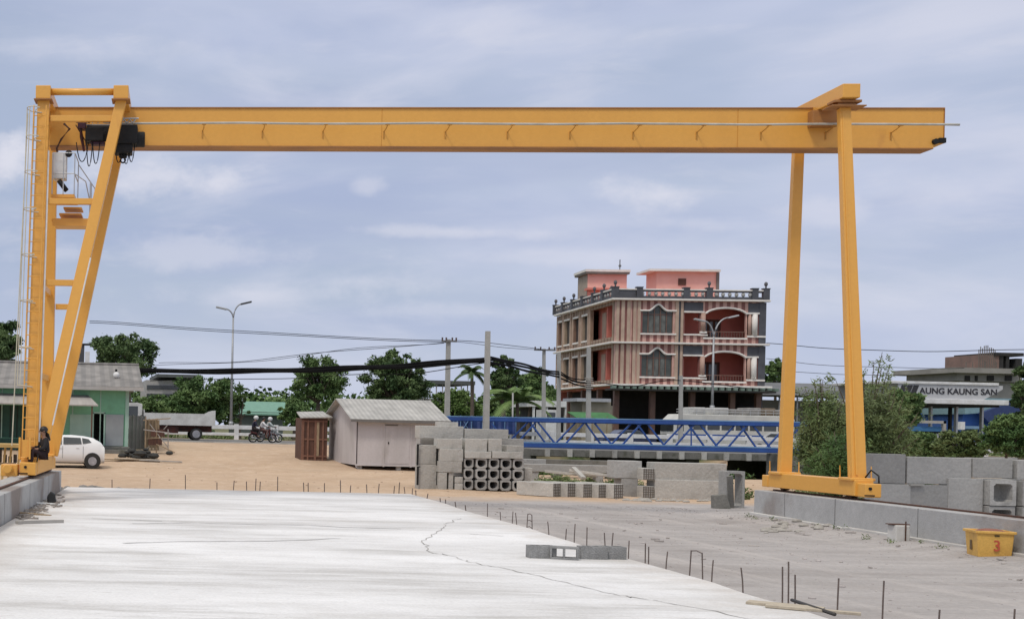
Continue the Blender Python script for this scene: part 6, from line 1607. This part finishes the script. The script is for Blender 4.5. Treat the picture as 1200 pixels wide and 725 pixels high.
# green awning and tin roofs at the building's foot
t = thing('market_stall', P(690,490,103), 'market stall with a green awning at the foot of the striped building', 'stall')
mb = MB(); a = P(676,490,102); b = P(712,484,104); mb.add([(a.x,102,a.z),(b.x,102,a.z),(b.x,104,b.z),(a.x,104,b.z),(a.x,102,a.z+.06),(b.x,102,a.z+.06),(b.x,104,b.z+.06),(a.x,104,b.z+.06)],[(0,3,2,1),(4,5,6,7),(0,1,5,4),(1,2,6,5),(2,3,7,6),(3,0,4,7)]); mb.build('awning', pm('green_awning',(.06,.20,.07),(.04,.14,.05)), t)
for u in (677,694,711): mb = MB(); pbox(mb, u, u+1, 488, 505, 102.1, .08, 1); mb.build('post', WOODL, t)
t = thing('tin_roof_stall', P(690,470,106), 'stall with a shiny tin roof beneath the building balcony', 'stall')
mb = MB(); pbox(mb, 676, 716, 467, 470, 105.5, 3); mb.build('roof', GALV, t); mb = MB(); pbox(mb, 682, 716, 470.2, 486, 106, 2.5, 1); mb.build('wall', pm('stained_plaster',(.4,.36,.28)), t)
# long dark roofed shelter between crane legs
t = thing('long_shelter', P(960,500,118), 'long low shelter with a dark curved roof behind the right crane legs', 'shelter')
mb = MB(); a = P(888,462,118); b = P(1062,450,118); mb.prism([(118,a.z),(118.5,a.z+.55),(121,b.z),(123.5,a.z+.55),(124,a.z)], a.x, b.x, axis='x'); mb.build('roof', pm('charcoal_roof',(.11,.115,.125),(.16,.165,.175),scale=.5,rough=.6), t)
for u in range(892,1062,21): mb = MB(); pbox(mb, u, u+1.4, 462, 505, 118.3, .2, 1); mb.build('post', GALV, t)
mb = MB(); pbox(mb, 892, 1060, 472, 505, 123, .3, 1); mb.build('wall', pm('pale_grey_wall',(.42,.41,.39)), t)
# petrol station canopy with lettering
YP = 104
t = thing('petrol_canopy', P(1120,500,YP), 'white petrol station canopy reading AUNG KAUNG SAN above the bushes', 'canopy')
a = P(1052,466,YP); b = P(1178,452,YP)
fas = pm('canopy_fascia',(.52,.53,.54),(.44,.45,.46),scale=.6,rough=.6)
mb = MB(); mb.prism([(a.x,a.z),(b.x-1.8,a.z+.0),(b.x-.2,b.z-.3),(b.x-.2,b.z),(a.x,b.z)], YP, YP+8); mb.build('fascia', fas, t)
mb = MB(); mb.box(a.x-.6,b.x-.6,YP-.12,YP+8.1,b.z+.001,b.z+.22); mb.box(a.x-.1,b.x+.2,YP-.2,YP+8.1,a.z-.42,a.z-.001); mb.build('trim', WHITEP, t, bevel=.03)
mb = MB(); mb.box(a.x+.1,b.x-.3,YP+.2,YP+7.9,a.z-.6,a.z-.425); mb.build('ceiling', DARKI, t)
mb = MB()
for u in (1051,1058,1065): p = P(u,459,YP); mb.add([(p.x,YP-.02,a.z+.05),(p.x+.45,YP-.02,a.z+.05),(p.x+.85,YP-.02,b.z-.1),(p.x+.4,YP-.02,b.z-.1),(p.x,YP-.001,a.z+.05),(p.x+.45,YP-.001,a.z+.05),(p.x+.85,YP-.001,b.z-.1),(p.x+.4,YP-.001,b.z-.1)],[(0,1,2,3),(7,6,5,4),(0,4,5,1),(1,5,6,2),(2,6,7,3),(3,7,4,0)])
mb.build('stripe', pm('black_stripe',(.04,.04,.045)), t)
pc = P(1123,458.6,YP)
text('AUNG KAUNG SAN', .70, (pc.x, YP-.02, (a.z+b.z)/2+.03), (R(90),0,0), pm('dark_letters',(.035,.035,.045)), 'lettering', t, .02, sx=1.05)
for u in (1113,1120,1090,1150):
    mb = MB(); pbox(mb, u, u+3.2, 470, 520, YP+(2 if u != 1120 else 1.2), .3, 1); mb.build('column', DARKI if u == 1113 else GALV, t)
t = thing('blue_building', P(1160,500,112), 'blue walled building with a pale roof under the petrol canopy', 'building')
mb = MB(); pbox(mb, 1128, 1165, 484, 505, 112, 6, 1); mb.build('wall', pm('bright_blue_wall',(.06,.16,.46),(.05,.12,.36),scale=.6), t)
mb = MB(); a = P(1130,485,111.5); b = P(1176,467,112); mb.prism([(a.x,a.z),(P(1150,0,112).x,a.z+.1),(b.x+1.5,b.z),(b.x-3.4,b.z+.0),(a.x,b.z-.2)], 111.4, 117); mb.build('roof', pm('teal_roof',(.24,.38,.42),(.2,.32,.36)), t)
mb = MB(); a = P(1147,484,111); b = P(1196,466,111); mb.prism([(a.x,a.z),(b.x,b.z),(b.x+2,b.z),(b.x+2,a.z-1.5),(a.x+1.2,a.z-1.2)], 110.8, 111.2); mb.build('gable', pm('navy_roof',(.035,.06,.17)), t)
mb = MB(); pbox(mb, 1127, 1167, 499.5, 502, 110.5, 1.4); mb.build('awning', pm('light_blue_edge',(.22,.36,.55)), t)
mb = MB(); pbox(mb, 1166, 1200, 474, 510, 112.2, 6, 1); mb.build('wall', pm('grey_blue_wall',(.2,.26,.36)), t)
t = thing('blue_stall', P(1083,505,100), 'low stall with a blue fascia left of the petrol canopy columns', 'stall')
mb = MB(); pbox(mb, 1063, 1106, 500, 504.5, 100, 3); mb.build('fascia', pm('stall_blue',(.05,.17,.36)), t)
mb = MB(); pbox(mb, 1064, 1105, 504.6, 530, 100.4, 2.5, 1); mb.build('wall', pm('dark_navy_wall',(.03,.04,.06),(.08,.1,.12),scale=1.5), t)
mb = MB(); pbox(mb, 1105, 1109, 493, 530, 99.8, .3, 1); pbox(mb, 1080,1109,493,495.5,99.8,.3); mb.build('frame', pm('beige_frame',(.42,.40,.36)), t)
mb = MB()
for u in (1073,1082,1088,1097): pbox(mb,u,u+3,508,516,100.2,.15)
mb.build('banner', WHITEP, t)
mb = MB(); pbox(mb,1126,1131,494,502,98.5,.5); pbox(mb,1126.5,1131,508,514,98.5,.5); tag(mb.build('price_board', WHITEP), 'small white price panels beside the canopy columns', 'sign') if False else None
t = thing('pump_sign', P(1128,515,98.5), 'narrow white two part sign beside the petrol canopy column', 'sign')
for v0, v1 in ((494,503),(508,514)): mb = MB(); pbox(mb,1125.5,1131,v0,v1,98.5,.3); mb.build('panel', WHITEP, t)
mb = MB(); pbox(mb,1128,1129,503,525,98.6,.1,1); mb.build('post', GALV, t)
# unfinished concrete building on the right
YQ = 150
t = thing('unfinished_building', P(1160,500,YQ), 'unfinished grey concrete building with bare brick top and rebars on the right', 'building')
UC = pm('unfinished_concrete',(.33,.32,.29),(.24,.23,.21),scale=.4,rough=.9)
mb = MB(); pbox(mb,1121,1198,436,446,YQ,9); pbox(mb,1118,1197,432,436.3,YQ-1,11); mb.build('floor_slab', UC, t)
mb = MB(); pbox(mb,1124,1200,446.1,500,YQ+.5,9,1); mb.build('wall', UC, t)
mb = MB()
for u0,u1 in ((1131,1137),(1143,1146),(1157,1165),(1178,1186)): pbox(mb,u0,u1,440,446,YQ-.1,.09)
mb.build('window', DARKI, t)
mb = MB(); pbox(mb,1148,1171,416,432,YQ+1,6); mb.build('brick_wall', pm('raw_brick',(.24,.15,.12),(.16,.11,.09),scale=.8), t)
mb = MB(); pbox(mb,1166,1200,413.5,416.5,YQ+.8,7); pbox(mb,1171,1176,416.6,432,YQ+1,2); pbox(mb,1179,1183,416.6,432,YQ+1,2); pbox(mb,1190,1198,420,432,YQ+1,2); mb.build('roof_slab', DARKI, t)
for i in range(18):
    u = 1147+i*2.1 if i < 10 else rs.uniform(1120,1200); v = 404+rs.uniform(0,7) if i < 10 else 424
    mb = MB(); a = P(u,432,YQ+1); b = P(u+.2,v,YQ+1); mb.tube(a,b,.06,n=4); mb.build('rebar', REBARD, t)
# gravel stones and lumps on the yard
mb = MB(); rs = random.Random(9)
for i in range(1500):
    t_ = rs.uniform(7.3, 14.5); s_ = 37-rs.random()**1.5*28; p = K(t_, s_, 0)
    if rs.random() < .35: t_ = 14.6-abs(rs.gauss(0,.8)); p = K(t_, s_, 0)
    r_ = rs.uniform(.006,.018)*(1+(rs.random() < .04)*1.5); mb.ball((p.x,p.y,ground(p.x,p.y)+r_*.2), r_, 5, 3, sc=(rs.uniform(.8,1.8),rs.uniform(.8,1.5),.6))
tag(mb.build('gravel', pm('gravel_stones',(.48,.44,.42),(.34,.31,.295),scale=5,rough=.95), org=K(11,20,0)), 'loose gravel stones scattered over the grey yard', 'gravel', kind='stuff')
mb = MB()
for i in range(240):
    x = rs.uniform(-8,30); y = rs.uniform(38.5,58); r_ = rs.uniform(.01,.035); mb.ball((x,y,ground(x,y)+r_*.2), r_, 5, 3, sc=(1.5,1.2,.7))
tag(mb.build('sand_clods', pm('clods',(.50,.38,.28),(.40,.3,.22),scale=5,rough=.95), org=(10,45,0)), 'loose clods scattered over the tan sand', 'clods', kind='stuff')
# sand berm beyond the slab, rubble near concrete pieces
mb = MB(); p = P(108,571,37.0)
for i in range(60): r_ = rs.uniform(.04,.12); mb.ball((p.x+rs.gauss(0,.5), 37.1+rs.gauss(0,.18), rs.uniform(0,.12)), r_, 6, 4, sc=(1.4,1,.8))
tag(mb.build('rubble_heap', pm('grey_rubble',(.25,.24,.22),(.18,.17,.16),scale=6,rough=.95)), 'little grey rubble heap at the far left corner of the slab', 'rubble')
mb = MB()
for i in range(90):
    u = rs.choice([rs.gauss(745,8), rs.uniform(735,850), rs.gauss(925,22)]); Y = rs.uniform(38.6,39.8) if u < 880 else rs.uniform(27,30); p = P(u,585,Y); r_ = rs.uniform(.03,.09); mb.ball((p.x,Y,ground(p.x,Y)+r_*.2), r_, 6, 4, sc=(1.5,1.1,.6))
tag(mb.build('broken_concrete', pm('broken_bits',(.42,.40,.36),(.3,.28,.25),scale=6,rough=.95)), 'broken concrete bits lying before the long beams and rail beam', 'rubble', kind='stuff')

mb = MB(); rs = random.Random(21)
for i in range(42):
    u = rs.choice([rs.gauss(930,22), rs.uniform(640,1100), rs.uniform(870,1120)]); s_ = rs.uniform(16,36); t_ = rs.choice([rs.gauss(13.8,.4), rs.uniform(8,14.3)]); p = K(t_, s_, 0)
    M = Matrix.Translation((p.x,p.y,ground(p.x,p.y)+.004)) @ Matrix.Rotation(rs.uniform(0,6.28),4,'Z') @ Matrix.Rotation(rs.uniform(-.2,.2),4,'X')
    L_ = rs.uniform(.04,.2); mb.box(-L_/2,L_/2,-.02,.02,0,rs.uniform(.01,.03), M)
tag(mb.build('offcuts', pm('offcut_grey',(.45,.41,.38),(.32,.29,.27),scale=6,rough=.95), org=K(12,25,0)), 'small wood and mortar offcuts lying about the grey yard', 'offcuts', kind='stuff')
cs = []; rr = []
for i in range(70):
    t_, s_ = rs.gauss(14.2,.18), rs.uniform(12,33)
    if i > 22: t_, s_ = rs.uniform(-5,-4.5), rs.uniform(20,34)
    p = K(t_, s_, 0); q = rs.uniform(.03,.09); cs.append((p.x,p.y,ground(p.x,p.y)+.03)); rr.append((q*1.4,q,q))
o = leafcloud(cs, rr, 1300, .06, 'edge_weeds', LF['olive'], None, .3); tag(o, 'tiny weeds growing at the foot of the rail beam', 'weeds', kind='stuff')

# ------------------------------------------------------------------ sky, sun, camera
w = bpy.data.worlds.new('World'); scene.world = w; w.use_nodes = True
nt = w.node_tree; N = nt.nodes; L = nt.links
bg = N['Background']; bg.inputs[1].default_value = .1
sky = N.new('ShaderNodeTexSky'); sky.sky_type = 'NISHITA'; sky.sun_disc = False
SE, SR = R(58), R(215)
sky.sun_elevation = SE; sky.sun_rotation = SR; sky.altitude = 20; sky.air_density = 1.2; sky.dust_density = 1.5
tc = N.new('ShaderNodeTexCoord')
def tx(scale, mscale, det=5, rough=.55, off=(0,0,0)):
    mp = N.new('ShaderNodeMapping'); L.new(tc.outputs['Generated'], mp.inputs[0]); mp.inputs['Scale'].default_value = mscale; mp.inputs['Location'].default_value = off
    n = N.new('ShaderNodeTexNoise'); n.inputs['Scale'].default_value = scale; n.inputs['Detail'].default_value = det; n.inputs['Roughness'].default_value = rough; L.new(mp.outputs[0], n.inputs['Vector']); return n.outputs[0]
def mr(x, a, b, c=0, d=1, smooth=True):
    r = N.new('ShaderNodeMapRange'); r.interpolation_type = 'SMOOTHSTEP' if smooth else 'LINEAR'
    for i, v in enumerate((a,b,c,d)): r.inputs[i+1].default_value = v
    L.new(x, r.inputs[0]); return r.outputs[0]
def mixc(f, a, b):
    x = N.new('ShaderNodeMix'); x.data_type = 'RGBA'
    for s_, v in ((6,a),(7,b)):
        if isinstance(v, tuple): x.inputs[s_].default_value = (*v,1)
        else: L.new(v, x.inputs[s_])
    if isinstance(f, float): x.inputs[0].default_value = f
    else: L.new(f, x.inputs[0])
    return x.outputs[2]
def mth(op, a, b):
    x = N.new('ShaderNodeMath'); x.operation = op
    for i, v in enumerate((a,b)):
        if isinstance(v, (int,float)): x.inputs[i].default_value = v
        else: L.new(v, x.inputs[i])
    return x.outputs[0]
SK = 1.15
veil = (3.65*SK,4.2*SK,5.55*SK)          # thin high cloud
c = mixc(.80, sky.outputs[0], veil)
greyc = (3.5*SK,4.0*SK,5.5*SK); white = (6.1*SK,6.15*SK,6.9*SK); pale = (4.9*SK,5.25*SK,6.6*SK)
c = mixc(mth('MULTIPLY', mr(tx(2.6,(1,1,3.2),4,.5,(.3,.1,.2)), .40,.70), .8), c, pale)
c = mixc(mth('MULTIPLY', mr(tx(3.0,(1,1,6),5,.5,(1.3,.4,.9)), .46,.72), .75), c, greyc)
sp_ = N.new('ShaderNodeSeparateXYZ'); L.new(tc.outputs['Generated'], sp_.inputs[0])
def lay(scale, m, off, det=7, ro=.54, dist=.5):
    mp = N.new('ShaderNodeMapping'); L.new(tc.outputs['Generated'], mp.inputs[0]); mp.inputs['Scale'].default_value = m; mp.inputs['Location'].default_value = off
    n = N.new('ShaderNodeTexNoise'); n.inputs['Scale'].default_value = scale; n.inputs['Detail'].default_value = det; n.inputs['Roughness'].default_value = ro; n.inputs['Distortion'].default_value = dist; L.new(mp.outputs[0], n.inputs['Vector']); return n.outputs[0]
c = mixc(mth('MULTIPLY', mr(lay(2.6,(1,1,4.5),(.2,.5,.1)), .42, .72), .60), c, (3.1*SK,3.7*SK,5.4*SK))
c = mixc(mth('MULTIPLY', mr(lay(3.4,(1,1,4.5),(2.2,.5,1.1)), .46, .74), .70), c, (5.6*SK,5.75*SK,6.7*SK))
c = mixc(mth('MULTIPLY', mr(lay(8,(1,1,4),(4.2,1.5,2.1),8,.6), .52, .76), .35), c, (5.7*SK,5.8*SK,6.6*SK))
ya = mth('MAXIMUM', sp_.outputs[1], .02); A_ = mth('DIVIDE', sp_.outputs[0], ya); E_ = mth('DIVIDE', sp_.outputs[2], ya)
n1 = tx(9,(1,1,1.6),6,.6,(.3,.8,.1)); n2 = tx(24,(1,1,1.6),5,.6,(.9,.8,.4))
wob = mth('ADD', mth('MULTIPLY', mth('SUBTRACT', n1, .5), 2.6), mth('MULTIPLY', mth('SUBTRACT', n2, .5), 1.7))
for (u, v, ru, rv, k_) in ((8,185,50,36,.9),(185,205,105,28,.75),(255,212,30,18,.5),(425,219,22,12,.4),(768,228,58,24,.7),(960,250,70,22,.4),(230,300,200,24,.4),(420,330,160,20,.4),(820,262,70,10,.3),(520,272,150,9,.45),(640,302,120,12,.3),(300,345,190,16,.35),(560,365,200,14,.35),(860,330,110,16,.3),(1090,225,90,30,.25),(80,60,200,26,.25),(640,40,150,18,.2)):
    a0 = (u-CX)/F; e0 = (CY-v)/F+TH*(u-CX)/F
    dx = mth('DIVIDE', mth('SUBTRACT', A_, a0), ru/F); dy = mth('DIVIDE', mth('SUBTRACT', E_, e0), rv/F)
    q = mth('SQRT', mth('ADD', mth('MULTIPLY', dx, dx), mth('MULTIPLY', dy, dy)), 0)
    c = mixc(mth('MULTIPLY', mr(mth('ADD', q, wob), 1.15, .1), k_), c, white)
sx = N.new('ShaderNodeSeparateXYZ'); L.new(tc.outputs['Generated'], sx.inputs[0])
c = mixc(mth('MULTIPLY', mr(sx.outputs[2], .16, -.01), .45), c, (5.2*SK,5.6*SK,6.8*SK))
c = mixc(mr(sx.outputs[2], .34, .75), c, (9.0,8.9,8.8))   # unseen overcast overhead, made brighter and whiter to neutralise the bluish light
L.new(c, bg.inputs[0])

sun = bpy.data.lights.new('sun', 'SUN'); sun.energy = 1.5; sun.angle = R(8) if False else R(10); sun.color = (1,.935,.86)
so = bpy.data.objects.new('sun', sun); COL.objects.link(so)
# sun behind the camera to its left
az = R(222)   # direction the light comes from, clockwise from +Y
d = Vector((math.sin(az)*math.cos(SE), math.cos(az)*math.cos(SE), math.sin(SE)))
so.rotation_euler = (-d).to_track_quat('-Z', 'Y').to_euler(); sky.sun_rotation = az

cam = bpy.data.cameras.new('camera'); co = bpy.data.objects.new('camera', cam); COL.objects.link(co)
cam.sensor_fit = 'HORIZONTAL'; cam.sensor_width = 36; cam.lens = 36*F/1200
cam.shift_x = (600-CX)/1200; cam.shift_y = -(362.5-CY)/1200
cam.clip_start = .1; cam.clip_end = 9000
co.location = (0,0,CZ)
# image down-right tilt: world up leans right in the picture
co.matrix_world = Matrix.Translation((0,0,CZ)) @ Matrix.Rotation(R(90),4,'X') @ Matrix.Rotation(TH,4,'Z')
scene.camera = co
scene.view_settings.view_transform = 'Standard'; scene.view_settings.look = 'None'; scene.view_settings.gamma = 1; scene.view_settings.exposure = 0.08
scene.render.resolution_x = 1024; scene.render.resolution_y = 618
